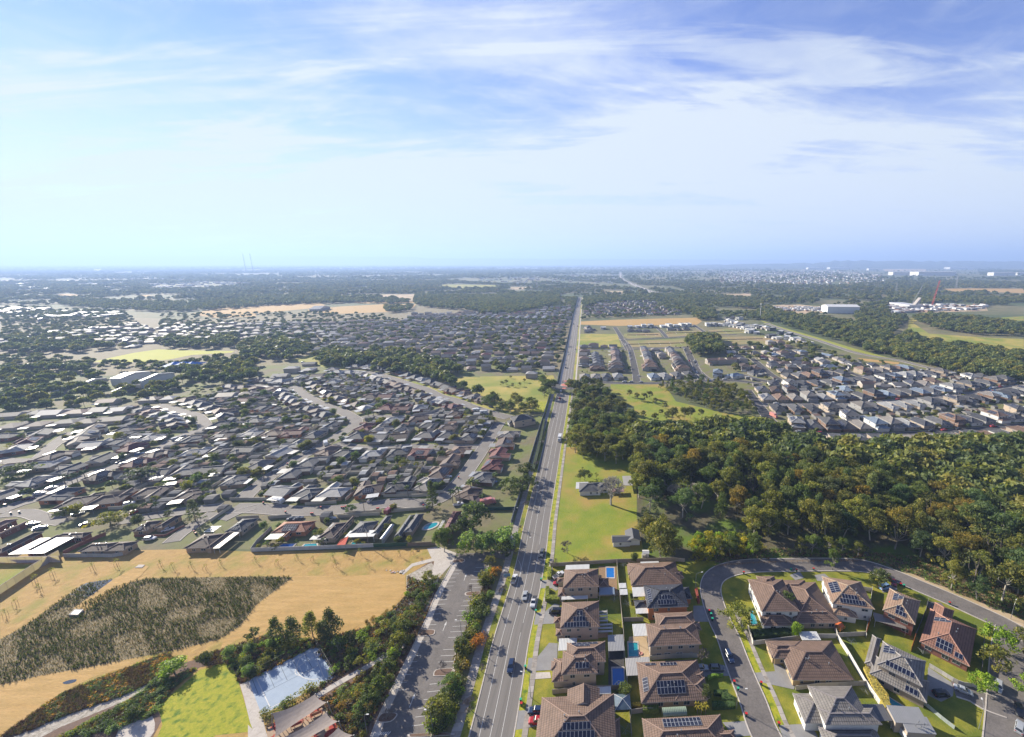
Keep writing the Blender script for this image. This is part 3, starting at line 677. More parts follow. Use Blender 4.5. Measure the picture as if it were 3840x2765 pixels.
def solar(parent, rect, z, pt, face, u0, v0, cols, rows, land=False, joined=None):
 x0, y0, x1, y1 = rect; k = math.sqrt(1 + pt * pt)
 o, u, up = {'S': ((x0, y0), (1, 0), (0, 1)), 'W': ((x0, y1), (0, -1), (1, 0)), 'E': ((x1, y0), (0, 1), (-1, 0)), 'N': ((x1, y1), (-1, 0), (0, -1))}[face]
 U = Vector((u[0], u[1], 0)); V = Vector((up[0], up[1], pt)).normalized(); N = U.cross(V)
 pw, ph = (1.64, 1.02) if land else (1.02, 1.64)
 L_, D_ = (rect[2] - rect[0], rect[3] - rect[1]) if face in 'SN' else (rect[3] - rect[1], rect[2] - rect[0])
 for c in range(cols):
  for r in range(rows):
   vt = (v0 + (r + 1) * (ph + .02)) / k; ua, ub = u0 + c * (pw + .02), u0 + (c + 1) * (pw + .02)
   if pt > .1 and (vt > D_ / 2 + .2 or ua < vt * .8 or ub > L_ - vt * .8): continue
   p = Vector((o[0], o[1], z)) + U * (u0 + c * (pw + .02)) + V * (v0 + r * (ph + .02)) + N * .12
   a, b = (V, -U) if land else (U, V)
   q = p + (U * pw if land else Vector((0, 0, 0)))
   mx = Matrix((a, b, N)).transposed().to_4x4(); mx.translation = q
   if joined is not None:
    for fi, f in enumerate(PF): joined.face([mx @ Vector(v) for v in f[0]], f[1])
   else:
    ob = link('solar_panel', panel_mesh(), parent); ob.matrix_local = mx
panel_mesh(); _pm = JOINED['panel']
PF = [([tuple(_pm.vertices[i].co) for i in p.vertices], p.material_index) for p in _pm.polygons]
RC = {'brown': (.205, .135, .10), 'tan': (.32, .21, .145), 'dkbrown': (.115, .08, .066), 'black': (.055, .06, .08), 'grey': (.23, .21, .19), 'dkgrey': (.11, .11, .115), 'charcoal': (.07, .073, .085), 'terracotta': (.36, .14, .08),
 'maroon': (.15, .05, .045), 'red': (.26, .135, .095), 'ltgrey': (.30, .30, .30), 'pale': (.42, .40, .37), 'pinkish': (.30, .17, .14), 'blue': (.20, .25, .32), 'white': (.62, .62, .60), 'green': (.22, .28, .20)}
WC = {'cream': (.48, .40, .32), 'pink': (.50, .38, .33), 'orange': (.50, .20, .09), 'white': (.72, .71, .68), 'brick': (.30, .13, .09), 'beige': (.42, .34, .26), 'grey': (.32, .32, .32), 'dark': (.12, .12, .125), 'tan': (.46, .33, .22), 'brown': (.22, .14, .10), 'yellow': (.55, .40, .22)}
ROOFM = lambda metal: [M['roof_metal'] if metal else M['roof_tile'], M['fascia']]
def house(label, wings, roofc, wallc, front=None, solar_=(), cat='house', group=None, metal=False, wins=True, garage=None, pt=.42, ang=3.0, name='house', blk=True, capc=None, extras=True):
 """wings: (crop key, near-left eave corner x, y, far-right eave corner x, y, eave height, mode)"""
 k, x1, y1, x2, y2, z = wings[0][:6]
 o = W(k, x1, y1, z)
 if front:
  a = W(front[0], front[1], front[2], z); b = W(front[0], front[3], front[4], z); ang = math.degrees(math.atan2(b.y - a.y, b.x - a.x))
 rz = R(ang); ca, sa = math.cos(rz), math.sin(rz)
 def loc(p): dx, dy = p.x - o.x, p.y - o.y; return (dx * ca + dy * sa, -dx * sa + dy * ca)
 e = empty(name, (o.x, o.y, 0), rz, label, cat, group)
 rc, wc = RC[roofc], WC[wallc]; rects = []
 for wg in wings:
  k, x1, y1, x2, y2, z = wg[:6]; mode = wg[6] if len(wg) > 6 else 'hip'
  a, b = loc(W(k, x1, y1, z)), loc(W(k, x2, y2, z))
  rects.append((min(a[0], b[0]), min(a[1], b[1]), max(a[0], b[0]), max(a[1], b[1]), z, mode))
 for i, (x0, y0, X1, Y1, z, mode) in enumerate(rects):
  oh = .5 if mode != 'flat' else .15; wm = MB(); rm = MB(); rb = MB()
  wm.box(x0 + oh, X1 - oh, y0 + oh, Y1 - oh, 0, z - .1 - .003 * i); wm.build('wall', M['wall'], e, color=wc)
  hip(rm, rb, x0, y0, X1, Y1, z + .004 * i, pt, mode); rm.build('roof', ROOFM(metal or mode == 'flat'), e, color=rc)
  if rb.f and not metal: rb.build('ridge_capping', M['ridge'], e, color=capc or tuple(min(.5, c * 1.7 + .03) for c in rc))
  if wins:
   def inother(x, y, zz): return any(j != i and r[0] + .4 < x < r[2] - .4 and r[1] + .4 < y < r[3] - .4 and r[4] > zz for j, r in enumerate(rects))
   for side, L in (('S', X1 - x0), ('W', Y1 - y0), ('E', Y1 - y0), ('N', X1 - x0)):
    n = int((L - 2) / 3.4)
    for j in range(n):
     for zz in ((1.5, 4.3) if z > 4.5 else (1.45,)):
      t = (j + .5 + RN.uniform(-.15, .15)) / n * (L - 2) + 1; w_ = RN.choice((.9, 1.5, 1.8, 2.1)); h_ = RN.choice((1.0, 1.3)) if zz > 3 else RN.choice((1.1, 1.5))
      if RN.random() < .12: continue
      x, y, r = {'S': (x0 + t, y0 + oh, 0), 'N': (x0 + t, Y1 - oh, math.pi), 'W': (x0 + oh, y0 + t, -math.pi / 2), 'E': (X1 - oh, y0 + t, math.pi / 2)}[side]
      if not inother(x, y, zz): add_window(e, x, y, zz, r, w_, h_)
 if extras and not metal:
  for _ in range(RN.choice((2, 3, 4))):                                    # flues and vents on the tiles
   r = rects[0]; x = r[0] + (r[2] - r[0]) * RN.uniform(.3, .7); y = r[1] + (r[3] - r[1]) * RN.uniform(.25, .6)
   hgt = min(x - r[0], r[2] - x, y - r[1], r[3] - y) * pt
   v = MB(); v.bar((x, y, r[4] + hgt - .2), (x, y, r[4] + hgt + .6), .11, 0, 6); v.disc((x, y, r[4] + hgt + .55), .2, .15, 0, 8); v.build('roof_vent', M['steel'], e)
 for s in solar_:
  wi, face, u0, v0, c_, r_ = s[:6]; rr = rects[wi]; solar(e, rr[:4], rr[4] + .004 * wi, pt, face, u0, v0, c_, r_, len(s) > 6)
 if garage:
  for (wi, t, w_) in garage:
   r = rects[wi]; g = MB(); g.box(-.06, .02, -w_ / 2, w_ / 2, 0, 2.2)
   for q in range(4): g.box(-.085, -.06, -w_ / 2 + .1, w_ / 2 - .1, .15 + q * .53, .58 + q * .53)
   g.build('garage_door', M['white'], e, (r[0] + .5, r[1] + t, 0))
 if blk:
  for r in rects:
   block([(o.x + x * ca - y * sa, o.y + x * sa + y * ca) for x, y in ((r[0], r[1]), (r[2], r[1]), (r[2], r[3]), (r[0], r[3]))])
 e['_f'] = 0; del e['_f']
 return e, rects
def canopy(label, k, x1, y1, x2, y2, z, col='white', ang=3.0, name='patio_cover', m='roof_metal', stripes=False, cat='patio cover', group=None, posts=True):
 a, b = W(k, x1, y1, z), W(k, x2, y2, z); rz = R(ang); ca, sa = math.cos(rz), math.sin(rz); dx, dy = b.x - a.x, b.y - a.y
 X, Y = dx * ca + dy * sa, -dx * sa + dy * ca
 e = empty(name, (a.x, a.y, 0), rz, label, cat, group); r = MB(); c = RC[col]
 if stripes:
  n = max(3, int(Y / 1.1))
  for i in range(n): y0 = Y * i / n; r = MB(); r.box(0, X, y0 + .04, y0 + Y / n * .62, z, z + .06); r.build('roof_panel', M[m], e, color=c)
  [(lambda f: (f.bar((q, 0, z - .06), (q, Y, z - .06), .06), f.build('rail', M['white'], e)))(MB()) for q in (0, X)]
 else:
  r.box(0, X, 0, Y, z - .08, z + .07); r.build('roof', M[m], e, color=c)
 for px, py in ((.15, .15), (X - .15, .15), (X - .15, Y - .15), (.15, Y - .15)):
  p = MB(); p.bar((px, py, 0), (px, py, z - .08), .06, 0, 4); p.build('post', M['white'], e)
 return e
def fence(name, label, pts, h=1.8, col=(.42, .36, .29), step=2.4, cat='fence', group=None, posts=True, t=.05, panels=True, m='fence'):
 e = empty(name, (pts[0].x, pts[0].y, 0), 0, label, cat, group); o = pts[0]; n_tot = 0
 cache = {}
 for a, b in zip(pts, pts[1:]):
  d = b - a; d.z = 0; L = d.length; n = max(1, round(L / step)); s = L / n; rz = math.atan2(d.y, d.x)
  key = round(s, 2)
  if key not in cache:
   p = MB(); p.box(.04, s - .04, -t / 2, t / 2, .03, h); p.box(0, s, -t, t, h - .06, h + .02); q = MB(); q.box(-.045, .045, -.045, .045, 0, h + .03)
   cache[key] = (p.mesh('panel', M[m]), q.mesh('post', M[m]))
  for i in range(n):
   c = a + d * (i / n) - o; c.z = 0; v = RN.uniform(.92, 1.06)
   link('panel', cache[key][0], e, c, rz, tuple(k * v for k in col)); n_tot += 1
   if posts: link('post', cache[key][1], e, c, rz, tuple(k * .8 for k in col))
 return e
def pool(label, pts, m='water', coping=.7, z=.17, name='swimming_pool', cop='concrete'):
 c = sum(pts, Vector()) / len(pts); e = empty(name, (c.x, c.y, 0), 0, label, 'swimming pool')
 P = [p - c for p in pts]; Q = [p * (1 + coping / max(1, p.length)) for p in P]
 if sum(P[i].x * P[(i + 1) % len(P)].y - P[(i + 1) % len(P)].x * P[i].y for i in range(len(P))) < 0: P, Q = P[::-1], Q[::-1]
 w = MB(); w.face([(p.x, p.y, z - .04) for p in P]); w.build('water', M[m], e)
 k = MB(); n = len(P)
 for i in range(n):
  j = (i + 1) % n
  k.face([(Q[i].x, Q[i].y, z + .03), (Q[j].x, Q[j].y, z + .03), (P[j].x, P[j].y, z + .03), (P[i].x, P[i].y, z + .03)])
  k.face([(Q[i].x, Q[i].y, 0), (Q[j].x, Q[j].y, 0), (Q[j].x, Q[j].y, z + .03), (Q[i].x, Q[i].y, z + .03)]); k.face([(P[j].x, P[j].y, z - .3), (P[i].x, P[i].y, z - .3), (P[i].x, P[i].y, z + .03), (P[j].x, P[j].y, z + .03)])
 k.build('coping', M[cop], e); return e

# ---------------------------------------------------------------- mass houses: variants built once, copied with their parts
def variant(kind, seed):
 """a house of the far streets, its front to -y, centred on its lot"""
 rng = random.Random(seed); e = empty('house', (0, 0, -500), 0); wm = MB(); rm = MB(); rb = MB(); pt = rng.choice((.38, .42, .46)); rects = []
 if kind == 'old':                               # single storey, L shaped, hip or gable
  w = rng.uniform(11.5, 14.5); d = rng.uniform(9, 11.5); z = 2.7
  rects = [(-w / 2, -d / 2, w / 2, d / 2, z, rng.choice(('hip', 'hip', 'hip', 'gx')))]
  s = rng.choice((-1, 1)); ww = rng.uniform(5.5, 7)
  x0 = -w / 2 if s < 0 else w / 2 - ww; rects.append((x0, -d / 2 - rng.uniform(2.5, 4.5), x0 + ww, 0, z, rng.choice(('hip', 'gy'))))
  if rng.random() < .6: x0 = w / 2 - ww if s < 0 else -w / 2; rects.append((x0, 0, x0 + ww, d / 2 + rng.uniform(2, 4), z, 'hip'))
 elif kind == 'new1':                            # single storey, deep and narrow
  w = rng.uniform(10.5, 12); d = rng.uniform(17, 20); rects = [(-w / 2, -d / 2 + 2.5, w / 2, d / 2, 2.8, 'hip'), (-w / 2, -d / 2, -w / 2 + 6.4, 0, 2.8, 'hip')]
 elif kind == 'new2':                            # two storeys over a wider ground floor
  w = rng.uniform(10.5, 12); d = rng.uniform(13.5, 15.5); rects = [(-w / 2, -d / 2, w / 2, d / 2, 5.5, 'hip'), (-w / 2, -d / 2 - 2.6, -w / 2 + 6.4, 0, 2.8, 'hip'), (-w / 2 + .3, 0, w / 2 - .3, d / 2 + 3, 2.8, 'hip')]
 else:                                           # 'flat': parapet roof, white
  w = rng.uniform(9, 10.5); d = rng.uniform(13, 16); rects = [(-w / 2, -d / 2, w / 2, d / 2, 5.6 if seed % 2 else 3.4, 'flat'), (-w / 2 + .5, -d / 2 - 2, 0, 0, 3.0, 'flat')]
 for i, (x0, y0, x1, y1, z, mode) in enumerate(rects):
  oh = .5 if mode != 'flat' else .1; wm.box(x0 + oh, x1 - oh, y0 + oh, y1 - oh, 0, z - .1 - .003 * i); hip(rm, rb, x0, y0, x1, y1, z + .004 * i, pt, mode)
  if kind == 'flat' and i == 0:
   for a, b, c, d_ in ((x0, x1, y0 - .1, y0 + .1), (x0, x1, y1 - .1, y1 + .1), (x0 - .1, x0 + .1, y0 + .1, y1 - .1), (x1 - .1, x1 + .1, y0 + .1, y1 - .1)): wm.box(a, b, c, d_, z - .06, z + .75)
 wm.build('wall', M['wall'], e); rm.build('roof', ROOFM(kind == 'flat'), e)
 if rb.f: rb.build('ridge_capping', M['ridge'], e)
 r = rects[0]
 for j in range(3 if kind != 'new1' else 2):
  for zz in ((1.5, 4.3) if r[4] > 5 else (1.45,)): add_window(e, r[0] + (r[2] - r[0]) * (.22 + .28 * j), r[1] + (.5 if kind != 'flat' else .1), zz, 0, 1.8, 1.2); add_window(e, r[0] + (r[2] - r[0]) * (.2 + .28 * j), r[3] - (.5 if kind != 'flat' else .1), zz, math.pi, 1.5, 1.1)
 for zz in ((1.5, 4.3) if r[4] > 5 else (1.45,)):
  add_window(e, r[0] + (.5 if kind != 'flat' else .1), r[1] + (r[3] - r[1]) * .6, zz, -math.pi / 2, 1.5, 1.1); add_window(e, r[2] - (.5 if kind != 'flat' else .1), r[1] + (r[3] - r[1]) * .5, zz, math.pi / 2, 1.5, 1.1)
 g = rects[1]; q = MB(); q.box((g[0] + g[2]) / 2 - 2.3, (g[0] + g[2]) / 2 + 2.3, g[1] + (.42 if kind != 'flat' else .05), g[1] + (.5 if kind != 'flat' else .15), 0, 2.15); q.build('garage_door', M['white'], e)
 e2 = None
 if seed % 3 != 0:
  j = MB(); face = rng.choice(('S', 'N', 'W', 'E')) if kind != 'flat' else 'S'
  L = (r[2] - r[0]) if face in 'SN' else (r[3] - r[1]); dd = (r[3] - r[1]) if face in 'SN' else (r[2] - r[0])
  c_ = int(min(7, max(3, L * .45))); solar(e, r[:4], r[4] if kind != 'flat' else r[4] + .35, pt if kind != 'flat' else .02, face, L / 2 - c_ * .5, 1.0, c_, 2 if dd > 8 else 1, joined=j)
  tag(j.build('solar_array', [M['panel_cell'], M['panel_edge']], e), 'bank of dark blue solar panels')
 if kind == 'old' and seed % 4 != 3:
  x = rng.choice((r[0] + .3, r[2] - 6.3)); j = MB(); j.box(x, x + 6, r[3] + .1, r[3] + 4.2, 2.5, 2.62)
  for a in (x + .1, x + 5.9): j.bar((a, r[3] + 4.1, 0), (a, r[3] + 4.1, 2.5), .06)
  j.build('patio_roof', M['roof_metal'], e, color=rng.choice(((.55, .56, .56), (.42, .43, .44), (.34, .33, .30))))
 ext = (min(a[0] for a in rects), min(a[1] for a in rects), max(a[2] for a in rects), max(a[3] for a in rects))
 reg(e); return e, ext
VAR = {k: [variant(k, s + 10 * i) for s in range(n)] for i, (k, n) in enumerate((('old', 9), ('new1', 4), ('new2', 5), ('flat', 2)))}
NAMES = {'dkgrey': 'dark grey', 'ltgrey': 'light grey', 'dkbrown': 'dark brown', 'charcoal': 'charcoal', 'pinkish': 'faded pink', 'tan': 'tan', 'maroon': 'maroon', 'blue': 'blue-grey'}
ORD = ['first', 'second', 'third', 'fourth', 'fifth', 'sixth', 'seventh', 'eighth', 'ninth', 'tenth', 'eleventh', 'twelfth', 'thirteenth', 'fourteenth', 'fifteenth', 'sixteenth', 'seventeenth', 'eighteenth', 'nineteenth', 'twentieth']
ORD += ['twenty-' + o for o in ORD[:9]] + ['thirtieth'] + ['thirty-' + o for o in ORD[:9]] + ['fortieth']
N_H = [0]; FAR_H = []
def mass_house(kind, x, y, rz, rc, wc, label, group, gap=0.0, far=False):
 v = RN.choice(VAR[kind]); ex = v[1]; ca, sa = math.cos(rz), math.sin(rz)
 cs = [(x + a * ca - b * sa, y + a * sa + b * ca) for a, b in ((ex[0] - gap, ex[1] - gap), (ex[2] + gap, ex[1] - gap), (ex[2] + gap, ex[3] + gap), (ex[0] - gap, ex[3] + gap))]
 if not is_free(cs): return None
 block(cs)
 if far or (y > 520 and kind != 'flat') or y > 1100: FAR_H.append((x, y, rz, kind, rc)); return True
 label = label.replace('white-roofed white boxy', 'white boxy'); j = RN.uniform(.8, 1.25); c = tuple(k * j for k in RC[rc])
 o = copy_tree(v[0], None, {'roof': c, 'wall': WC[wc], 'ridge_capping': tuple(min(.5, k * 1.6 + .03) for k in c)})
 o.location = (x, y, 0); o.rotation_euler = (0, 0, rz); tag(o, label, 'house', group); N_H[0] += 1
 return o
# ---------------------------------------------------------------- the ground, and the fields and lawns that lie on it
mb = MB(); S = 60000
mb.face([(-S, -600, 0), (S, -600, 0), (S, S, 0), (-S, S, 0)]); tag(mb.build('ground', M['ground']), None, None, None, 'structure')
Z = [0.004]
def zz(d=.004): Z[0] += d; return Z[0]
# suburb soil and grass sheets
patch('suburb_ground', PL('p', '0 1400 400 1420 900 1380 1500 1330 2000 1330 2110 1430 2080 1600 2010 1800 1950 2040 1700 2000 1500 2020 960 2060 700 2060 0 2080'), mat('lot_ground', (.15, .14, .08), .95, vscale=.3, col2=(.26, .21, .11), bump=.05, col3=(.18, .21, .05), v3scale=.05), .01)
patch('far_suburb_ground', PL('p', '0 1180 400 1190 860 1200 1400 1150 2150 1150 2130 1400 1500 1320 900 1370 400 1410 0 1390'), mat('lot_far', (.20, .17, .09), .95, vscale=.08, col2=(.28, .23, .13)), .008)
patch('estate_ground', PL('p', '2150 1290 2700 1290 3000 1290 3300 1340 3840 1420 3840 1600 3400 1620 2900 1640 2780 1560 2640 1450 2150 1450'), mat('lot_estate', (.15, .14, .08), .95, vscale=.25, col2=(.26, .22, .14), col3=(.19, .2, .05), v3scale=.1), .01)
patch('grass_paddock', PL('c', '655 770 1180 770 1200 1000 1200 1300 1250 1560 1250 1633 560 1633 590 1330 620 1060'), 'field', .012)
patch('grass_paddock', PL('3', '760 0 1330 0 1400 200 1400 330 1225 322 730 352 745 150'), 'field', .016)
patch('woodland_floor', PL('c', '660 560 1300 470 2164 640 2164 1633 1240 1633 1170 770 655 770'), mat('wood_floor', (.09, .085, .04), .95, vscale=.25, col2=(.17, .14, .085), bump=.15, bscale=1.5, col3=(.13, .20, .02), v3scale=.05, lohi=(.46, .6)), .008)
patch('woodland_floor', PL('d', '0 600 560 560 2268 560 2268 1850 1500 1500 1180 1463 0 1463'), M['wood_floor'] if 'wood_floor' in M else bpy.data.materials['wood_floor'], .0095)
patch('reserve_grass', PL('c', '1000 290 1400 290 1440 330 1500 420 2000 540 2164 560 2164 640 1700 600 1180 560 1180 460 1000 380'), 'field', .02)
patch('reserve_grass', PL('d', '0 440 430 480 480 510 560 560 560 580 300 560 0 490'), 'field', .022)
patch('creek_park', PL('b', '1520 230 1960 240 1960 560 1820 450 1640 360 1500 330'), 'dry_green', .02)
patch('creek_park', PL('c', '0 230 560 220 590 300 550 400 480 450 350 500 300 530 0 420'), 'dry_green', .024)
patch('bright_verge_grass', PL('c', '440 420 550 420 545 510 380 500'), 'bright_lawn', .028)
patch('playing_field', PL('e', '820 1080 1000 1040 1190 1000 1400 970 1700 980 2080 985 2050 1000 1700 1020 1500 1060 1280 1080 1000 1090'), mat('sport_grass', (.42, .44, .04), .95, vscale=.05, col2=(.52, .50, .07)), .03)
patch('corridor_grass', PL('b', '380 100 560 60 800 140 1000 180 1300 260 1540 320 1960 470 1960 520 1800 480 1540 400 1300 300 1000 210 780 190 500 130'), 'dry_green', .03)
# dry basin beside the car park
patch('reserve_ground', PL('p', '0 2075 700 2060 960 2070 1480 2060 1640 2050 1700 2090 1500 2420 1380 2765 1370 2860 0 2860'), 'dry_bank', .012)
patch('dry_basin_floor', PL('2', '280 445 420 420 800 425 1100 405 1240 410 1240 520 1180 620 1090 700 980 765 800 800 600 770 300 800 100 860 0 890 -150 980 -120 900 0 790 120 640'), 'dry', .02)
patch('dry_basin_floor', PL('1', '0 1240 300 1180 700 1090 1000 1035 960 1100 700 1180 500 1280 300 1420 0 1633 -100 1633'), 'dry', .02)
patch('reed_bed_mud', PL('1', '0 900 200 790 500 570 640 480 850 440 560 660 900 490 1100 440 1924 425 2200 430 1924 640 1800 800 1640 900 1300 980 700 1100 300 1170 0 1240 -200 1240 -200 1000'), 'mud', .024)
patch('grass_causeway', PL('1', '850 450 1060 330 1120 350 1060 420 720 640 640 685 550 670'), 'dry', .09, sm=0)
patch('puddle', PL('1', '570 530 640 480 740 460 860 450 830 480 700 560 620 590 650 540'), 'puddle', .05, sm=3)
patch('puddle', PL('1', '470 1225 520 1205 575 1200 560 1220 500 1235'), 'puddle', .05, sm=3)
patch('puddle', PL('1', '600 560 630 575 560 570 520 555'), 'puddle', .05, sm=3)
patch('garden_bed', PL('2', '-350 1040 0 930 200 860 560 900 1000 800 1120 700 1250 560 1260 420 1450 300 1500 430 1470 560 1390 760 1300 950 1200 1150 1030 1500 980 1640 900 1700 700 1760 500 1250 0 1250 -100 1000'), 'mulch', .02)
patch('gravel_bed', PL('2', '1250 420 1440 320 1500 420 1440 600 1370 750 1230 760 1130 700 1250 570'), 'gravel', .026)
patch('garden_bed', PL('1', '0 1633 300 1420 500 1290 1000 1100 1260 1000 1350 1080 1700 1000 1760 1060 1500 1110 1200 1330 1180 1430 1220 1500 1150 1633 900 1750 -100 1750'), 'mulch', .028)
patch('gravel_swale', PL('1', '100 1633 420 1500 640 1420 900 1330 1100 1240 1260 1120 1330 1070 1300 1140 1130 1260 920 1370 650 1480 450 1560 300 1640 150 1700'), 'gravel', .034)
patch('green_lawn', PL('1', '1190 1400 1260 1340 1500 1130 1730 1060 1780 1180 1905 1590 1620 1620 1500 1720 1150 1720 1220 1540'), 'bright_lawn', .036, blk=True)
patch('cul_de_sac_slab', PL('1', '900 1560 1060 1480 1150 1480 1160 1590 1080 1660 880 1700'), 'concrete', .05, sm=2)
patch('left_green', PL('1', '0 330 230 335 270 370 150 440 0 520 -200 520 -200 330'), 'field', .03)
# court, shade-sail playground, paths
CT = PL('m', '135 735 1215 178 1510 690 345 1275')
cx = (CT[0] + CT[2]) / 2
patch('court_slab', [cx + (p - cx) * 1.03 for p in CT], 'concrete', .05); patch('ball_court', CT, 'court', .06, blk=True)
def cpt(u, v, z=.066):                               # bilinear in the court's corners: u along the long side, v from the shrub side to the sails
 return ((CT[0] * (1 - u) + CT[1] * u) * (1 - v) + (CT[3] * (1 - u) + CT[2] * u) * v).xy.to_3d() + Vector((0, 0, 0))
def cline(a, b, name='court_line', m='paint', w=.2): return stripe([cpt(*a), cpt(*b)], w, name, .08 if m == 'paint' else .074, m)
for a, b in (((.10, .06), (.12, .95)), ((.10, .06), (.93, .08)), ((.93, .08), (.87, .95)), ((.12, .95), (.87, .95)), ((.66, .3), (.92, .26)), ((.65, .56), (.9, .52)), ((.66, .3), (.65, .56))): cline(a, b)
_arc = [cpt(.905 - .30 * math.cos(t) * 1.0, .44 + .42 * math.sin(t)) for t in [R(-80 + i * 10) for i in range(17)]]; stripe(_arc, .2, 'court_line', .08)
_arc = [cpt(.655 - .085 * math.cos(t), .43 + .13 * math.sin(t)) for t in [R(-90 + i * 15) for i in range(13)]]; stripe(_arc, .2, 'court_line', .08)
for a, b in (((.05, .52), (.95, .52)), ((.05, .02), (.05, .52)), ((.26, .02), (.26, .52)), ((.44, .02), (.44, .52)), ((.62, .02), (.62, .52)), ((.80, .02), (.80, .52))): cline(a, b, 'court_line', 'line_dark', .1)
patch('concrete_path', PL('m', '0 800 120 745 200 930 345 1290 440 1633 250 1633 160 1400 60 1000'), 'concrete', .055, blk=True)
patch('concrete_path', PL('2', '60 1540 110 1590 150 1580 215 1640 230 1800 80 1800 60 1640'), 'concrete', .057, blk=True)
patch('playground_floor', PL('m', '430 1480 1150 1000 1250 1000 1420 1250 1697 1633 1700 1900 430 1900'), mat('rubber_floor', (.42, .30, .20), .9, vscale=.5, col2=(.52, .38, .26), col3=(.45, .06, .04), v3scale=.25, lohi=(.52, .56)), .05, blk=True)
road('concrete_path', PL('2', '560 1340 700 1250 850 1165 1000 1080 1130 1000 1250 940'), 2.0, 'concrete', .06, kerb=False, sm=3)
# car park
CPL = PL('2', '1600 325 1470 560 1390 760 1300 950 1200 1150 1100 1350 1030 1500 980 1633 890 1830')
CPR = PL('2', '1870 340 1815 530 1755 620 1690 890 1620 1000 1605 1110 1550 1260 1430 1500 1440 1620 1390 1760')
patch('car_park_asphalt', CPL[::-1] + PL('2', '1630 245') + PL('3', '30 255 240 245 400 232 490 245 480 305 400 300 330 285 250 300 200 320') + CPR, 'asphalt', .045, blk=True)
k = MB(); k.ribbon(offset(CPL, -.15), offset(CPL, .12), 0, .17); tag(k.build('kerb', M['concrete']), None, None, None, 'structure')
k = MB(); k.ribbon(offset(CPR, -.12), offset(CPR, .15), 0, .17); tag(k.build('kerb', M['concrete']), None, None, None, 'structure')
road('footpath', offset(smooth(CPL, 3), -1.25), 2.1, 'concrete', .06, kerb=False, sm=0, blk=True)
patch('concrete_access', PL('2', '1405 215 1490 200 1625 250 1600 322 1500 430 1455 520 1430 500 1460 310 1300 350 1225 415 1215 400 1290 330 1440 290'), 'concrete', .05)
def bays(k, s, key='bay_line'):
 a = [float(t) for t in s.split()]
 for i in range(0, len(a), 4):
  p, q = W(k, a[i], a[i + 1]), W(k, a[i + 2], a[i + 3]); stripe([p, q], .13, 'parking_bay_line', .068)
bays('2', '1590 382 1665 378 1573 410 1650 406 1560 440 1635 436 1545 470 1622 467 1527 500 1610 497 1508 533 1593 530 1492 568 1575 566 1476 603 1560 598 1460 638 1545 634 1442 673 1530 669 1425 711 1512 706 1405 752 1498 746 1388 792 1478 787 1290 968 1330 965 1318 918 1425 912 1265 1025 1380 1018 1235 1072 1340 1066 1205 1118 1325 1112 1185 1170 1305 1160 1150 1228 1270 1220 1120 1286 1255 1276')
bays('2', '1770 360 1862 355 1755 390 1850 386 1745 418 1838 415 1735 450 1828 446 1722 480 1815 476 1712 510 1810 507 1675 612 1740 608 1660 648 1755 643 1645 685 1740 681 1628 722 1728 717 1612 762 1710 757 1597 802 1705 797 1580 843 1700 838 1565 885 1680 880 1528 977 1630 972 1508 1023 1625 1018 1488 1070 1610 1065')
bays('n', '945 748 1215 720 900 877 1190 848 845 1007 1145 975 750 1155 1000 1127 705 1300 940 1270 645 1447 975 1407')
def arrow(k, x0, y0, x1, y1):
 a, b = W(k, x0, y0), W(k, x1, y1); d = (b - a); L = d.length; d.normalize(); s = Vector((d.y, -d.x, 0)); m = MB()
 P = [a - s * .09, a + s * .09, a + d * L * .58 + s * .09, a + d * L * .58 + s * .36, b, a + d * L * .58 - s * .36, a + d * L * .58 - s * .09]
 m.face([(p.x, p.y, .07) for p in P]); tag(m.build('direction_arrow', M['paint']), None, None, None, 'structure')
arrow('2', 1683, 458, 1702, 405); arrow('2', 1524, 837, 1554, 762); arrow('2', 1273, 1412, 1318, 1300)
def island(k, s, key='mulch'):
 P = smooth(PL(k, s), 3, True); c = sum(P, Vector()) / len(P); patch('island_bed', [c + (p - c) * .9 for p in P], key, .13)
 m = MB(); Q = [c + (p - c) * .88 for p in P]; P2, Q2 = P + [P[0]], Q + [Q[0]]
 for i in range(len(P)):
  m.face([(P2[i].x, P2[i].y, .17), (P2[i + 1].x, P2[i + 1].y, .17), (Q2[i + 1].x, Q2[i + 1].y, .17), (Q2[i].x, Q2[i].y, .17)]); m.face([(P2[i].x, P2[i].y, 0), (P2[i + 1].x, P2[i + 1].y, 0), (P2[i + 1].x, P2[i + 1].y, .17), (P2[i].x, P2[i].y, .17)])
 tag(m.build('island_kerb', M['concrete']), None, None, None, 'structure')
island('2', '1695 548 1700 572 1790 572 1840 560 1845 540 1760 538'); island('2', '1355 830 1340 875 1445 868 1465 850 1460 828 1400 826')
island('2', '1470 1130 1452 1165 1470 1178 1600 1165 1608 1120 1540 1118'); island('2', '1060 1460 1030 1520 1130 1520 1180 1475 1175 1455 1120 1452')
island('n', '575 1600 600 1585 780 1575 960 1560 1040 1560 1330 1575 1330 1600 1000 1620 700 1633 590 1633'); island('2', '1600 305 1598 322 1660 322 1690 312 1685 298 1640 297')
for i in range(9): a, b = W('2', 985 + i * 16 + 20, 1600 - i * 1.0), W('2', 960 + i * 16, 1640); stripe([a, b], .25, 'hatched_marking', .07)
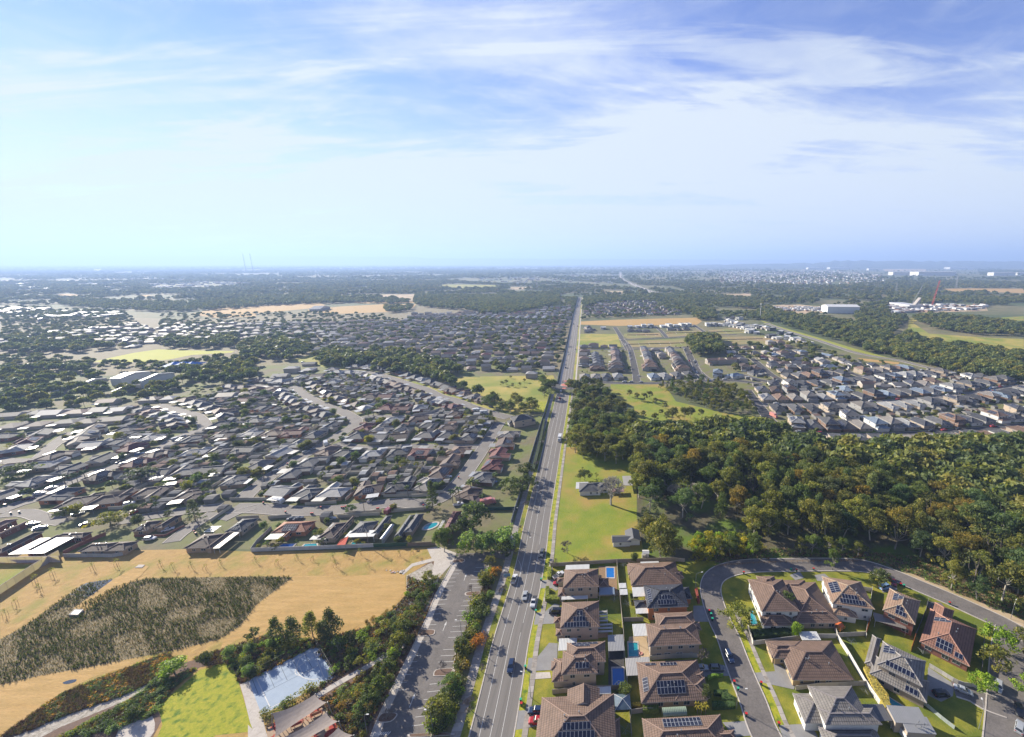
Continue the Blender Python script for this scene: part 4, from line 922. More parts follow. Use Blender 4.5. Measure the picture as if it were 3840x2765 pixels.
# main road with kerbs, markings, verges and footpaths
KL = [G(*p) for p in ((1742, 2860), (1767, 2758), (1820, 2549), (1850, 2424), (1885, 2299), (1915, 2210), (1948, 2075), (1971, 1951), (1996, 1839), (2020, 1740), (2045, 1643), (2067, 1555), (2084, 1490), (2090, 1462))]
KR = [G(*p) for p in ((1899, 2860), (1927, 2765), (1959, 2574), (1979, 2474), (1999, 2349), (2017, 2229), (2032, 2150), (2047, 2050), (2060, 1960), (2076, 1860), (2092, 1760), (2108, 1650), (2122, 1560), (2137, 1490), (2150, 1470))]
CL = smooth([G(*p) for p in ((1817, 2860), (1842, 2765), (1886, 2555), (1916, 2404), (1950, 2275), (1972, 2190), (1995, 2080), (2014, 1960), (2036, 1850), (2056, 1750), (2078, 1640), (2095, 1560), (2112, 1475))], 4)
rd = offset(CL, 0)
mb = MB(); mb.ribbon(offset(CL, -5.9), offset(CL, 5.9), 0, .05); tag(mb.build('main_road', M['asphalt_main']), None, None, None, 'structure')
for s in (-1, 1):
 k = MB(); a, b = sorted((s * 5.9, s * 6.25)); k.ribbon(offset(CL, a), offset(CL, b), 0, .15); tag(k.build('kerb', M['concrete']), None, None, None, 'structure')
aa, bb = offset(CL, -13), offset(CL, 10.5)
for i in range(len(aa) - 1): block([(aa[i].x, aa[i].y), (aa[i + 1].x, aa[i + 1].y), (bb[i + 1].x, bb[i + 1].y), (bb[i].x, bb[i].y)])
stripe(offset(CL, -.35), .14, 'centre_line'); stripe(offset(CL, -3.3), .13, 'edge_line'); stripe(offset(CL, 2.7), .12, 'lane_line', dash=(40, 4))
stripe(smooth(PL('3', '490 305 505 340 508 390 495 440'), 3), .12, 'edge_line', .064)
vb = MB(); vb.ribbon(offset(CL, 6.25), offset(CL, 8.2), 0, .09); tag(vb.build('grass_verge', M['bright_lawn']), None, None, None, 'structure')
vb = MB(); vb.ribbon(offset(CL, -8.4), offset(CL, -6.25), 0, .09); tag(vb.build('grass_verge', M['lawn']), None, None, None, 'structure')
def slabs(name, c, o0, o1, step, z=.12, m='concrete', limit=300):
 """a footpath of single concrete slabs; the ones past the limit stay one strip"""
 e = empty(name, (0, 0, 0)); e['kind'] = 'structure'; pts = resample(c, step); n = 0
 a, b = offset(pts, o0), offset(pts, o1)
 base = MB(); base.ribbon(offset(pts, o0 + .01), offset(pts, o1 - .01), 0, z - .04); base.build('bed', M['mulch'], e)
 for i in range(len(pts) - 1):
  if n >= limit: r = MB(); r.ribbon(a[i:], b[i:], z - .02, z); tag(r.build('slab_strip', M[m], e), None, None, None, 'stuff'); break
  A, B, C2, D2 = a[i], a[i + 1].lerp(a[i], .03), b[i + 1].lerp(b[i], .03), b[i]; r = MB(); q = z + RN.uniform(-.008, .008)
  r.ribbon([A, B], [D2, C2], 0, q); r.build('slab', SLM[RN.randrange(3)], e); n += 1
 return e
SLM = [mat('slab_a', (.36, .32, .28), .9, col2=(.46, .42, .37), col3=(.30, .26, .22), v3scale=1.2), mat('slab_b', (.42, .38, .33), .9, col2=(.52, .47, .42)), mat('slab_c', (.33, .29, .25), .9, col2=(.42, .38, .33))]
slabs('footpath', CL, 8.2, 9.8, 2.0); slabs('footpath', CL, -11.2, -8.4, 2.6)
# roundabout and the road beyond it
rc_ = G(2124, 1444); m = MB(); m.disc((rc_.x, rc_.y, 0), 18, .052, 0, 40); tag(m.build('roundabout_asphalt', M['asphalt_dark']), None, None, None, 'structure')
m = MB(); m.disc((rc_.x, rc_.y, 0), 6.4, .16, 0, 32); tag(m.build('roundabout_kerb', M['concrete']), None, None, None, 'structure')
m = MB(); m.disc((rc_.x, rc_.y, 0), 5.6, .2, 0, 32); tag(m.build('roundabout_island', M['red_pave']), None, None, None, 'structure'); block(circle(rc_, 20))
for px, py in ((2121, 1430), (2116, 1457)):
 p = G(px, py); m = MB(); m.disc((p.x, p.y, 0), 2.2, .15, 0, 12); tag(m.build('splitter_island', M['red_pave']), None, None, None, 'structure')
far_c = smooth([G(2126, 1440), G(2133, 1390), G(2143, 1330), G(2153, 1260), G(2163, 1190), G(2172, 1140), G(2177, 1115)], 4)
m = MB(); m.ribbon(offset(far_c, -6), offset(far_c, 6), 0, .05); tag(m.build('main_road', M['asphalt_main']), None, None, None, 'structure')
stripe(far_c, .2, 'centre_line', .07); stripe(offset(far_c, 3.2), .18, 'edge_line', .07); stripe(offset(far_c, -3.2), .18, 'edge_line', .07)
for a, b, nm, mm in ((6, 8.5, 'grass_verge', 'dry_green'), (8.5, 10.3, 'footpath', 'concrete'), (-8.5, -6, 'footpath', 'concrete')):
 m = MB(); m.ribbon(offset(far_c, a), offset(far_c, b), 0, .09); tag(m.build(nm, M[mm]), None, None, None, 'structure')
aa, bb = offset(far_c, -11), offset(far_c, 12)
for i in range(len(aa) - 1): block([(aa[i].x, aa[i].y), (aa[i + 1].x, aa[i + 1].y), (bb[i + 1].x, bb[i + 1].y), (bb[i].x, bb[i].y)])
# estate streets right of the road
E1 = road('estate_street', PL('c', '680 300 760 300 900 275 1100 280 1400 280 1700 262 1960 262 2160 290'), 8, 'asphalt_dark')
E2 = road('estate_street', PL('c', '1080 -60 1140 0 1165 80 1190 200 1200 270'), 8, 'asphalt_dark')
E3 = road('estate_street', PL('c', '1570 0 1600 60 1640 150 1700 220 1750 255'), 9, 'asphalt_dark')
E4 = road('estate_street', PL('c', '1080 10 1400 10 1570 10'), 7, 'asphalt_dark')
G1 = road('estate_street', PL('g', '1080 700 1120 760 1160 830 1190 885'), 8, 'asphalt_dark')
G2 = road('estate_street', PL('g', '1140 800 1500 785 1850 765 2060 758'), 7, 'asphalt_dark')
G3 = road('estate_street', PL('g', '1400 690 1450 730 1500 785'), 7, 'asphalt_dark'); G4 = road('estate_street', PL('g', '1710 680 1770 720 1840 765'), 7, 'asphalt_dark')
G5 = road('estate_street', PL('g', '780 880 1150 880 1500 870 1650 862 1800 856 2000 850 2268 835'), 7, 'asphalt_dark')
D1 = road('estate_street', PL('d', '320 190 420 220 520 240 700 240 900 230 1100 215 1300 200 1500 180 1600 165'), 8, 'asphalt_dark')
D2 = road('estate_street', PL('d', '370 300 420 370 470 430 520 500 600 560'), 9, 'asphalt_dark')
D3 = road('estate_street', PL('d', '430 400 700 402 1000 398 1250 385 1450 370 1700 350 1950 320 2100 290 2268 270'), 10, 'asphalt_old')
D4 = road('estate_street', PL('d', '400 80 460 130 530 190 600 230'), 8, 'asphalt_dark')
D5 = road('estate_street', PL('d', '560 85 800 75 880 85 960 120 1080 180 1160 210'), 8, 'asphalt_dark')
D6 = road('estate_street', PL('d', '0 90 30 170 60 230'), 8, 'asphalt_dark')
D7 = road('estate_street', PL('h', '340 620 500 680 700 740 880 800 1000 840 1150 870 1340 900 1500 940 1700 985'), 9, 'asphalt_old')
D8 = road('estate_street', PL('d', '600 590 900 610 1300 610 1700 590 2100 560 2400 530'), 9, 'asphalt_dark')
patch('sunny_verge', PL('h', '280 590 420 640 700 720 1000 810 1280 885 1270 895 1000 830 700 740 400 655'), mat('verge_yellow', (.30, .34, .03), .95, vscale=.1, col2=(.36, .34, .05)), .06)
# residential streets left
for s_, w_ in (('780 185 1000 200 1150 240 1300 290 1430 330 1530 380 1640 410 1800 470 1960 520 2060 545', 9), ('0 290 230 310 420 315 480 360 560 410 640 450 760 490 840 530 890 565 870 610 800 650 740 690 640 750 560 800 440 860 340 930 240 990 160 1050 80 1110 20 1170', 8.5),
   ('-60 1240 150 1240 400 1260 560 1258 760 1250 1000 1222 1200 1195 1400 1205 1520 1170 1600 1115 1700 1010 1760 930 1830 830 1900 720 1950 640 1990 580', 8.5),
   ('740 740 900 775 1100 778 1300 765 1500 768 1700 768 1830 770', 7), ('900 560 1000 535 1150 540 1300 535 1450 520 1550 490', 6.5)):
 road('residential_street', PL('b', s_), w_, 'asphalt_old')
for s_, w_ in (('-40 1275 150 1205 280 1165 400 1090 530 1040 650 1000 740 960 850 930 950 890 1040 850 1150 810 1270 760 1350 705 1450 665 1550 640 1570 600 1500 530 1400 505 1330 480 1200 450', 8), ('1680 1230 1500 1250 1400 1262 1200 1290 1050 1318 940 1330', 7), ('1640 1270 1500 1360 1380 1440 1310 1500', 6),
   ('0 1290 200 1275 350 1320 500 1345', 6), ('-40 870 150 880 300 850 380 780 470 710 560 650', 7), ('1700 1330 1780 1290 1850 1260 1960 1230', 5)):
 road('residential_street', PL('a', s_), w_, 'asphalt_old')
# curved streets among the two-storey houses at the right
RA = road('residential_street', PL('4', '640 1760 560 1600 470 1420 410 1250 340 1080 290 950 235 800 185 700 140 580 118 470 150 390 250 340 420 315 700 310 980 308 1180 320 1380 385 1560 460 1750 540 1950 630 2120 710 2268 790 2400 860'), 7.6, 'asphalt', sm=5)
RB = road('residential_street', PL('4', '2200 780 2180 900 2170 1050 2165 1200 2160 1400 2150 1600 2140 1800'), 9.5, 'asphalt', sm=4)
RC_ = road('residential_street', PL('4', '2120 1290 1980 1240 1900 1190 1780 1150'), 6, 'asphalt', sm=3, z=.045)
for cc, s_ in ((RA, 1),):
 vb = MB(); i1 = int(len(cc) * .33); vb.ribbon(offset(cc[:i1], 4.2), offset(cc[:i1], 6.4), 0, .08); tag(vb.build('grass_verge', M['bright_lawn']), None, None, None, 'structure')
 slabs('footpath', cc[:i1 + 4], 6.4, 7.7, 2.2)
patch('house_lots', PL('p', '2050 2110 2680 2105 2760 2150 2750 2250 2780 2400 2840 2600 2900 2860 1930 2860 1990 2600 2040 2250'), 'lawn', .014)
patch('house_lots', PL('4', '150 450 250 350 700 330 1180 345 1500 460 2000 700 2150 800 2130 1700 700 1700 560 1400 400 1050 260 800 180 600'), 'lawn', .018)
patch('sandy_verge', PL('4', '1190 320 1500 370 1850 500 2268 690 2268 760 2100 690 1750 530 1400 385 1180 330'), 'bare_soil', .03)
# drives and paved yards
for k_, s_, m_ in (('3', '650 455 750 452 790 520 770 535 740 515 655 515', 'drive'), ('3', '620 700 690 690 760 630 800 640 760 780 605 790', 'drive'), ('3', '565 1040 630 1035 720 925 785 930 780 1060 735 1130 552 1140', 'drive'),
    ('3', '490 1435 560 1432 690 1440 640 1550 470 1580', 'drive'), ('3', '605 1150 725 1145 735 1190 600 1200', 'concrete'), ('3', '1092 350 1225 350 1235 565 1100 565', 'timber'),
    ('3', '1165 880 1280 880 1290 1280 1165 1280', 'asphalt_dark'), ('3', '1320 880 1460 870 1475 1035 1310 1040', 'yellowdeck'), ('4', '420 1050 560 1040 540 950 640 1030 700 1130 690 1165 440 1110', 'drive'),
    ('4', '580 1410 800 1400 850 1480 880 1600 660 1600', 'drive'), ('4', '0 1010 240 1000 270 1070 0 1080', 'drive'), ('4', '200 1390 380 1380 420 1480 280 1490', 'drive'), ('4', '1610 1010 1790 1130 1780 1210 1700 1250 1600 1200', 'drive'),
    ('4', '660 380 730 355 760 400 700 415', 'drive'), ('4', '1280 460 1390 440 1400 480 1300 500', 'drive'), ('4', '0 590 110 590 160 700 0 700', 'drive'), ('4', '830 380 900 370 960 420 850 420', 'drive'), ('4', '1600 560 1700 570 1740 620 1610 610', 'asphalt')):
 if m_ == 'yellowdeck': M[m_] = mat('pale_deck', (.52, .38, .22), .8, col2=(.6, .45, .28))
 patch('driveway' if m_ == 'drive' else 'paved_yard', PL(k_, s_), m_, .072)
 if m_ == 'drive': pass
patch('yellow_lawn', PL('4', '1640 1230 1780 1225 1900 1290 1990 1370 2040 1480 1900 1491 1800 1480 1650 1330'), 'lawn', .06)
# hills along the horizon
def hills(name, pts, m, depth=4000):
 mb = MB(); n = len(pts)
 for i in range(n - 1):
  (px0, h0), (px1, h1) = pts[i], pts[i + 1]
  def P(px, D, h): return ((px - PX) / FPX * D / math.cos(TH) * 1.0, D, h)
  D0 = depth[0]; a, b = P(px0, D0 + 2500, h0), P(px1, D0 + 2500, h1); c, d = P(px0, D0, 0), P(px1, D0, 0); e, f = P(px0, D0 + 9000, 0), P(px1, D0 + 9000, 0)
  mb.face([c, d, b, a]); mb.face([a, b, f, e])
 return tag(mb.build(name, m), None, None, None, 'structure')
HM = mat('hill_bush', (.05, .07, .04), .95, vscale=.0015, col2=(.09, .10, .06), bump=30, bscale=.004)
rr = random.Random(4)
def ridge(x0, x1, h0, h1, n=60, j=.08):
 out = [];
 for i in range(n + 1): t = i / n; h = h0 + (h1 - h0) * t; out.append((x0 + (x1 - x0) * t, max(5, h * (1 + rr.uniform(-j, j)))))
 return out
hills('far_hills', ridge(-1500, 1600, 560, 470, 70, .015) + ridge(1640, 3000, 390, 290, 30, .03) + ridge(3050, 5500, 270, 200, 40, .05), HM, (22000,))
hills('low_hills', ridge(2500, 3060, 60, 130, 20, .15) + ridge(3080, 3800, 190, 160, 30, .10) + ridge(3820, 5500, 150, 130, 30, .1), HM, (9500,))
# ---------------------------------------------------------------- the houses right of the main road
GN = 'two-storey houses beside the main road'; GC = 'houses round the curved street'
Z2, Z1 = 5.6, 2.8
house('brown-roofed two-storey house with a lap pool on its timber deck, next to the paddock', [('q', 145, 300, 463, 125, Z2), ('q', 92, 245, 160, 205, Z1), ('q', 98, 375, 175, 290, Z1), ('q', 462, 292, 552, 208, Z1)], 'brown', 'cream', group=GN, garage=[(1, 2.0, 2.6)])
canopy('white corrugated carport roof between the paddock fence and the brown-roofed pool house', 'q', 168, 137, 382, 88, 2.7)
canopy('blue-grey pergola roof on the shaded paving below the lap pool', 'q', 470, 362, 605, 292, 2.7, 'blue')
house('tan-roofed pink two-storey house with fifteen solar panels stepped up the facing roof', [('q', 118, 662, 467, 415, Z2), ('q', 62, 612, 130, 555, Z1), ('q', 78, 727, 150, 660, Z1)], 'brown', 'pink', group=GN,
 solar_=[(0, 'S', .4, .2, 9, 1), (0, 'S', 4.4, 2.0, 4, 1), (0, 'S', 5.6, 3.8, 2, 1)], garage=[(1, 2.0, 2.6)])
canopy('white carport roof behind the pink two-storey house', 'q', 132, 405, 368, 365, 2.7)
canopy('upper striped pergola of white slats beside the pink house', 'q', 452, 602, 540, 492, 2.6, 'pale', stripes=True)
canopy('lower wide striped pergola of white sheets beside the pink house', 'q', 440, 700, 585, 604, 2.7, 'pale', stripes=True)
house('two-storey house with two roof tiers and far-slope solar panels, beside the patio hut', [('q', 130, 1076, 452, 850, Z2), ('q', 170, 975, 522, 775, Z2), ('q', 45, 1140, 200, 925, Z1), ('q', 35, 1035, 110, 950, Z1)], 'brown', 'cream', group=GN,
 solar_=[(0, 'S', 4.2, 1.4, 4, 2), (1, 'N', 2.5, .5, 9, 1, 1), (1, 'N', 5, 1.7, 4, 1, 1)], garage=[(3, 2.0, 2.6)])
canopy('white corrugated carport roof above the wide grey driveway', 'q', 103, 860, 272, 745, 2.7)
canopy('grey gabled patio hut roof between two back yards', 'q', 552, 865, 683, 715, 2.9, 'ltgrey')
house('very large grey-brown two-storey house cut by the bottom edge, solar panels on its facing slope', [('3', 610, 1830, 1205, 1308, Z2), ('3', 850, 1420, 1100, 1262, Z2 + .5, 'gy'), ('3', 600, 1800, 760, 1490, Z1), ('3', 1120, 1800, 1250, 1490, Z1)], 'brown', 'cream', group=GN,
 solar_=[(0, 'S', 5.5, 2.5, 9, 2), (0, 'S', 6.6, 6.0, 8, 1)])
canopy('pale blue-white shed roof squeezed behind the largest house', 'q', 445, 1250, 573, 1178, 2.6)
house('wide single-storey brown house with white skylight strips, beside the corner of the paddock', [('q', 755, 275, 1150, 62, Z1 + .3), ('q', 1080, 215, 1210, 150, Z1), ('q', 728, 180, 900, 85, Z1)], 'brown', 'tan', group=GC, extras=True)
canopy('striped white patio roof on the far side of the wide brown house', 'q', 845, 105, 1000, 60, 3.3)
house('black-roofed two-storey house of orange brick', [('q', 900, 480, 1212, 262, Z2), ('q', 1180, 400, 1270, 290, Z1), ('q', 790, 478, 900, 405, Z1)], 'black', 'orange', group=GC, capc=(.05, .05, .06),
 solar_=[(0, 'S', 4.0, 1.0, 6, 1), (0, 'S', 4.6, 2.8, 4, 1), (0, 'W', 3, .8, 7, 1)])
canopy('upper white slatted pergola beside the black-roofed house', 'q', 773, 378, 866, 290, 2.7)
canopy('lower white slatted pergola beside the black-roofed house', 'q', 800, 530, 902, 478, 2.7)
canopy('small white garden shed against the back fence', 'q', 650, 302, 708, 255, 2.3, name='garden_shed', cat='shed')
canopy('second white garden shed against the back fence, nearest the black-roofed house', 'q', 657, 362, 720, 308, 2.3, name='garden_shed', cat='shed')
house('brown-roofed two-storey house beside the teal pool and pale deck', [('q', 915, 822, 1325, 600, Z2), ('q', 985, 660, 1300, 510, Z2), ('q', 1190, 680, 1364, 605, Z2 - 1)], 'brown', 'beige', group=GC)
canopy('white slatted pergola over the pale timber deck', 'q', 778, 732, 885, 618, 2.7)
house('single-storey brown house covered with four groups of solar panels, behind the bamboo clump', [('q', 845, 1328, 1345, 938, Z1), ('q', 1200, 1130, 1395, 1048, Z1), ('q', 1150, 1300, 1410, 1100, Z1)], 'brown', 'tan', group=GC,
 solar_=[(0, 'S', 5.0, 1.8, 8, 2), (0, 'W', 6.0, 1.2, 6, 1), (0, 'N', 7, 1.2, 5, 1), (0, 'N', 13.5, 1.2, 3, 1, 1)])
canopy('corrugated grey pergola wing, taller piece of the pair by the teal pool', 'q', 715, 1085, 832, 922, 2.7, 'pale')
canopy('corrugated grey pergola wing, wider piece of the pair by the teal pool', 'q', 834, 968, 916, 915, 2.75, 'pale')
house('single-storey brown house on the bottom edge with twenty solar panels on its far slope', [('p', 2425, 2850, 2700, 2680, Z1), ('4', 150, 1520, 275, 1440, Z1)], 'brown', 'cream', group=GC, solar_=[(0, 'N', 6, .8, 10, 2)])
house('two-storey white house with a white railed balcony, inside the bend of the curved street', [('r', 505, 476, 700, 178, Z2), ('r', 505, 260, 620, 150, Z2), ('r', 525, 608, 745, 478, Z1)], 'brown', 'white', group=GC, ang=0)
house('long single-storey brown house with a pale strip roof, beside the white balcony house', [('r', 820, 582, 1142, 440, Z1), ('r', 820, 560, 1000, 205, Z1 + .2), ('r', 700, 350, 900, 185, Z1)], 'brown', 'beige', group=GC, ang=0)
canopy('pale flat patio strip roof along the long brown house', 'r', 1010, 485, 1095, 318, 2.7, 'ltgrey', ang=0)
house('white two-storey house with dark matt solar sheets on a light brown roof', [('r', 1155, 402, 1420, 200, Z2), ('r', 1155, 502, 1350, 432, Z1)], 'tan', 'white', front=('r', 1150, 400, 1470, 445), group=GC,
 solar_=[(0, 'S', 3, .8, 8, 1), (0, 'S', 4, 2.5, 5, 1), (0, 'W', 4, 1.2, 5, 2)])
house('red brick two-storey house with a grey metal verandah roof and light brown tiles', [('s', 170, 462, 520, 380, Z2)], 'tan', 'brick', front=('s', 170, 460, 505, 610), group=GC, solar_=[(0, 'S', 3.6, .9, 6, 2), (0, 'W', 3, 2.0, 4, 1), (0, 'W', 4, 3.7, 2, 1)])
house('single-storey reddish brown house with a steep wide roof, cornered by the two streets', [('s', 512, 752, 1035, 640, Z1), ('s', 600, 560, 830, 470, Z1)], 'red', 'brick', front=('s', 510, 750, 960, 975), group=GC, pt=.5,
 solar_=[(0, 'S', 4, 1.0, 4, 2), (0, 'S', 9, .8, 2, 1), (0, 'S', 12.2, .5, 4, 1), (0, 'W', 5, 2.2, 2, 3)])
house('single-storey cream house with a broad dark hip roof and small portico facing the street', [('r', 790, 1106, 1150, 745, Z1), ('r', 600, 900, 860, 745, Z1), ('r', 620, 905, 790, 800, Z1 + .3)], 'brown', 'yellow', group=GC, ang=0, capc=(.2, .14, .12))
house('grey-violet tiled two-storey house with stepped porch roofs at the bottom edge', [('4', 905, 1406, 1085, 1140, Z2), ('4', 905, 1405, 1228, 1290, Z2), ('4', 765, 1395, 880, 1190, Z1 + .6), ('4', 930, 1590, 1240, 1420, Z1)], 'grey', 'white', group=GC, ang=0, capc=(.3, .27, .27))
house('grey tiled house with three banks of solar panels, beside the narrow turquoise pool', [('s', 120, 960, 570, 935, Z2), ('s', 50, 1045, 600, 1120, Z1), ('s', 5, 950, 160, 730, Z1)], 'grey', 'beige', front=('s', 235, 1045, 610, 1235), group=GC, capc=(.4, .37, .35),
 solar_=[(0, 'S', 2, 1.0, 8, 1), (0, 'W', 2, .8, 3, 2), (0, 'W', 3, 4.0, 2, 1), (1, 'S', 9, .4, 9, 1)])
h, _ = house('flat-roofed light grey garage block behind the grey solar house', [('s', 400, 1590, 575, 1455, 3.4, 'flat'), ('s', 290, 1500, 500, 1365, 3.6, 'flat')], 'ltgrey', 'cream', group=GC, ang=-4, wins=False)
canopy('dark carport beside the grey-violet tiled house', '4', 1180, 1380, 1300, 1265, 2.8, 'dkgrey', ang=0)
canopy('white ribbed shed roof behind the cream house', 'r', 880, 740, 1010, 660, 2.5, 'white', ang=0, name='garden_shed', cat='shed')
canopy('grey metal verandah roof of the red brick house', 's', 100, 560, 370, 560, 2.8, 'grey', ang=-23)
# arched carport and glass-roofed gazebo
def arched(label, k, x1, y1, x2, y2, z, col):
 a, b = W(k, x1, y1, z), W(k, x2, y2, z); e = empty('arched_carport', (a.x, a.y, 0), R(3), label, 'carport'); X, Y = b.x - a.x, b.y - a.y; m = MB(); n = 10
 for i in range(n):
  t0, t1 = math.pi * i / n, math.pi * (i + 1) / n; f = lambda t: (Y / 2 - Y / 2 * math.cos(t), z + .9 * math.sin(t))
  (y0, z0), (y1, z1) = f(t0), f(t1); m.face([(0, y0, z0), (X, y0, z0), (X, y1, z1), (0, y1, z1)], 0, [(0, y0), (X, y0), (X, y1), (0, y1)])
 m.build('roof', M['roof_metal'], e, color=RC[col])
 for x in (.1, X - .1):
  for y in (.1, Y - .1): p = MB(); p.bar((x, y, 0), (x, y, z), .05); p.build('post', M['steel'], e)
arched('arched translucent green-grey carport roof behind the clipped hedge', 'q', 1040, 1450, 1245, 1372, 2.6, 'green')
def gazebo(label, k, x, y, s, z):
 c = W(k, x, y, z); e = empty('gazebo', (c.x, c.y, 0), R(3), label, 'gazebo'); A = [(-s, -s), (s, -s), (s, s), (-s, s)]
 for i in range(4):
  j = (i + 1) % 4; m = MB(); m.face([(*A[i], z), (*A[j], z), (0, 0, z + 1.1)], 0, [(0, 0), (2 * s, 0), (s, s)]); m.build('roof_pane', mat_gz, e); f = MB(); f.bar((*A[i], z + .03), (0, 0, z + 1.14), .06); f.build('roof_rib', M['white'], e)
  p = MB(); p.bar((*A[i], 0), (*A[i], z), .06); p.build('post', M['white'], e)
mat_gz = mat('gazebo_glazing', (.10, .14, .17), .15, .3, .8, spec=.8)
gazebo('square gazebo with a glazed pyramid roof in a shaded back yard', 'q', 678, 1315, 2.3, 2.5)
# pools
pool('bright blue lap pool on the timber deck beside the brown-roofed house', PL('q', '535 208 603 208 601 122 533 120'))
pool('teal pool beside the pale timber deck', PL('q', '735 915 818 912 812 792 730 792'), 'pool_teal')
pool('deep blue pool with floating rings between dark paving', PL('q', '592 1172 695 1172 687 1020 587 1022'))
pool('narrow turquoise pool between the white wall and the bamboo hedge', PL('s', '195 1250 350 1345 345 1370 250 1350 205 1300'), 'pool_teal')
pool('shaded narrow pool beside the white balcony house', PL('r', '400 470 425 470 470 595 405 600'), 'pool_teal', coping=.3)
pool('blue fenced pool in the yard of the orange gabled house', PL('b', '290 1535 330 1515 420 1512 400 1535'), 'water'); pool('turquoise pool behind the white panel fence, beside the palm clump', PL('b', '480 1535 500 1515 585 1510 590 1530'), 'pool_teal')
pool('kidney shaped turquoise pool beside the maroon-roofed house', smooth(PL('b', '1405 1398 1430 1370 1480 1352 1512 1352 1500 1375 1450 1398'), 3, True), 'pool_teal', coping=.9)
pool('small dark green pool beside the red shade sail', PL('b', '850 1520 860 1500 950 1498 955 1515'), 'pool_teal', coping=.3)
pool('round above-ground pool, bright blue, in the middle of the left suburb', [W('a', 1550, 952) + Vector((3.4 * math.cos(t / 14 * 6.283), 3.4 * math.sin(t / 14 * 6.283), 0)) for t in range(14)], 'water', coping=.4, z=1.2, name='above_ground_pool')
pool('flat blue pool beside the round above-ground pool', PL('a', '1630 945 1690 915 1720 912 1660 945'), 'water', coping=.4); pool('small teal pool beside the lane of grey roofs', PL('b', '1290 930 1320 895 1360 895 1340 925'), 'pool_teal', coping=.4)
for nm, k_, x, y, c_ in (('white floating ring in the deep blue pool, nearer the fence', 'q', 625, 1166, (.75, .75, .72)), ('white floating ring in the deep blue pool, farther from the fence', 'q', 644, 1148, (.75, .75, .72)), ('pink flamingo float at the edge of the teal pool', 'q', 842, 888, (.8, .35, .3))):
 p = W(k_, x, y); m = MB(); n = 10
 for i in range(n):
  a, b = 6.283 * i / n, 6.283 * (i + 1) / n; m.bar((.5 * math.cos(a), .5 * math.sin(a), 0), (.5 * math.cos(b), .5 * math.sin(b), 0), .16, 0, 5)
 tag(m.build('pool_ring', M['plastic'], None, (p.x, p.y, .2), 0, c_), nm, 'pool ring')
# ---------------------------------------------------------------- fences
CRM, GRY, PALE = (.42, .36, .29), (.25, .23, .21), (.55, .52, .46)
F = 'panel_fence'
fence(F, 'cream panel fence between the paddock and the back yards', PL('3', '730 352 860 345 1225 322 1500 315 1640 308 1740 318'), col=CRM)
fence(F, 'cream panel fence running down the middle between the two columns of houses', PL('3', '1228 325 1240 480 1262 700 1280 880 1292 1080 1310 1280 1340 1640'), col=CRM)
fence(F, 'cream panel fence below the brown-roofed pool house', PL('3', '830 585 1000 578 1245 570'), col=CRM); fence(F, 'tan panel fence below the pink house', PL('3', '930 905 1050 892 1165 880'), col=(.42, .30, .22))
fence(F, 'cream panel fence between the two largest two-storey houses', PL('3', '745 1310 960 1290 1080 1280 1300 1275'), col=CRM); fence(F, 'cream panel fence below the teal pool house', PL('3', '1475 1055 1650 1040 1840 1035'), col=PALE)
fence(F, 'short cream fence between the bamboo and the bottom houses', PL('3', '1340 1460 1420 1450 1500 1450'), col=CRM); fence(F, 'cream panel fence above the black-roofed house pergola', PL('3', '1280 765 1430 762'), col=CRM)
fence('white_wall', 'long white rendered wall running down from the cream house to the bottom edge', PL('4', '985 815 1060 930 1170 1120 1260 1250 1340 1360 1470 1540'), 2.0, (.68, .66, .62), 3.0)
fence('white_wall', 'white wall around the yard of the white balcony house', PL('4', '372 740 408 860 700 825 860 812 980 812'), 1.8, (.62, .58, .52), 3.0)
fence('white_wall', 'cream wall between the cream house and the grey-violet house', PL('4', '700 1170 860 1150 1200 1135'), 1.8, (.55, .48, .38), 3.0)
fence(F, 'cream panel fence beside the white two-storey house', PL('4', '880 440 930 620 985 805 1180 795'), col=PALE); fence(F, 'cream panel fence between the white and the red brick houses', PL('4', '1225 480 1205 650 1180 795 1185 815'), col=PALE)
fence(F, 'cream fence from the street to the white two-storey house', PL('4', '1110 475 1225 495'), col=PALE); fence('lattice_screen', 'orange lattice screen at the yard corner of the white two-storey house', PL('4', '1182 800 1210 700'), 2.2, (.42, .13, .03), 1.2)
fence('lattice_screen', 'orange lattice screen below the red brick house', PL('4', '1492 905 1520 815'), 2.2, (.42, .13, .03), 1.2); fence(F, 'fence between the red brick house and the steep-roofed house', PL('4', '1520 810 1590 640 1610 560'), col=GRY)
fence(F, 'curved cream fence along the lawn of the steep-roofed house', smooth(PL('4', '1615 1010 1700 1060 1780 1110 1850 1140 1950 1150'), 2), 1.5, PALE); fence('palisade_fence', 'tall fence along the street side of the steep-roofed house', PL('4', '1975 1040 1985 930 1992 820'), 1.9, GRY)
fence('glass_fence', 'glass panel fence round the grass below the grey solar house', PL('4', '1520 1230 1600 1285 1700 1370 1790 1440'), 1.3, (.4, .45, .42), 2.0)
def rail_fence(label, pts, h=1.0, step=2.4):
 pts = resample(pts, step); o = pts[0]; e = empty('post_and_rail_fence', (o.x, o.y, 0), 0, label, 'fence'); q = MB(); q.box(-.07, .07, -.07, .07, 0, h); pm = q.mesh('post', M['timber'])
 for a, b in zip(pts, pts[1:]):
  a, b = a - o, b - o; a.z = b.z = 0; link('post', pm, e, a)
  for z_ in (h * .5, h * .9): q = MB(); q.bar(a + Vector((0, 0, z_)), b + Vector((0, 0, z_)), .05, 0, 4); q.build('rail', M['timber'], e)
rail_fence('low timber rail fence along the outer side of the curved street', PL('4', '150 322 400 302 700 290 980 288 1180 285'))
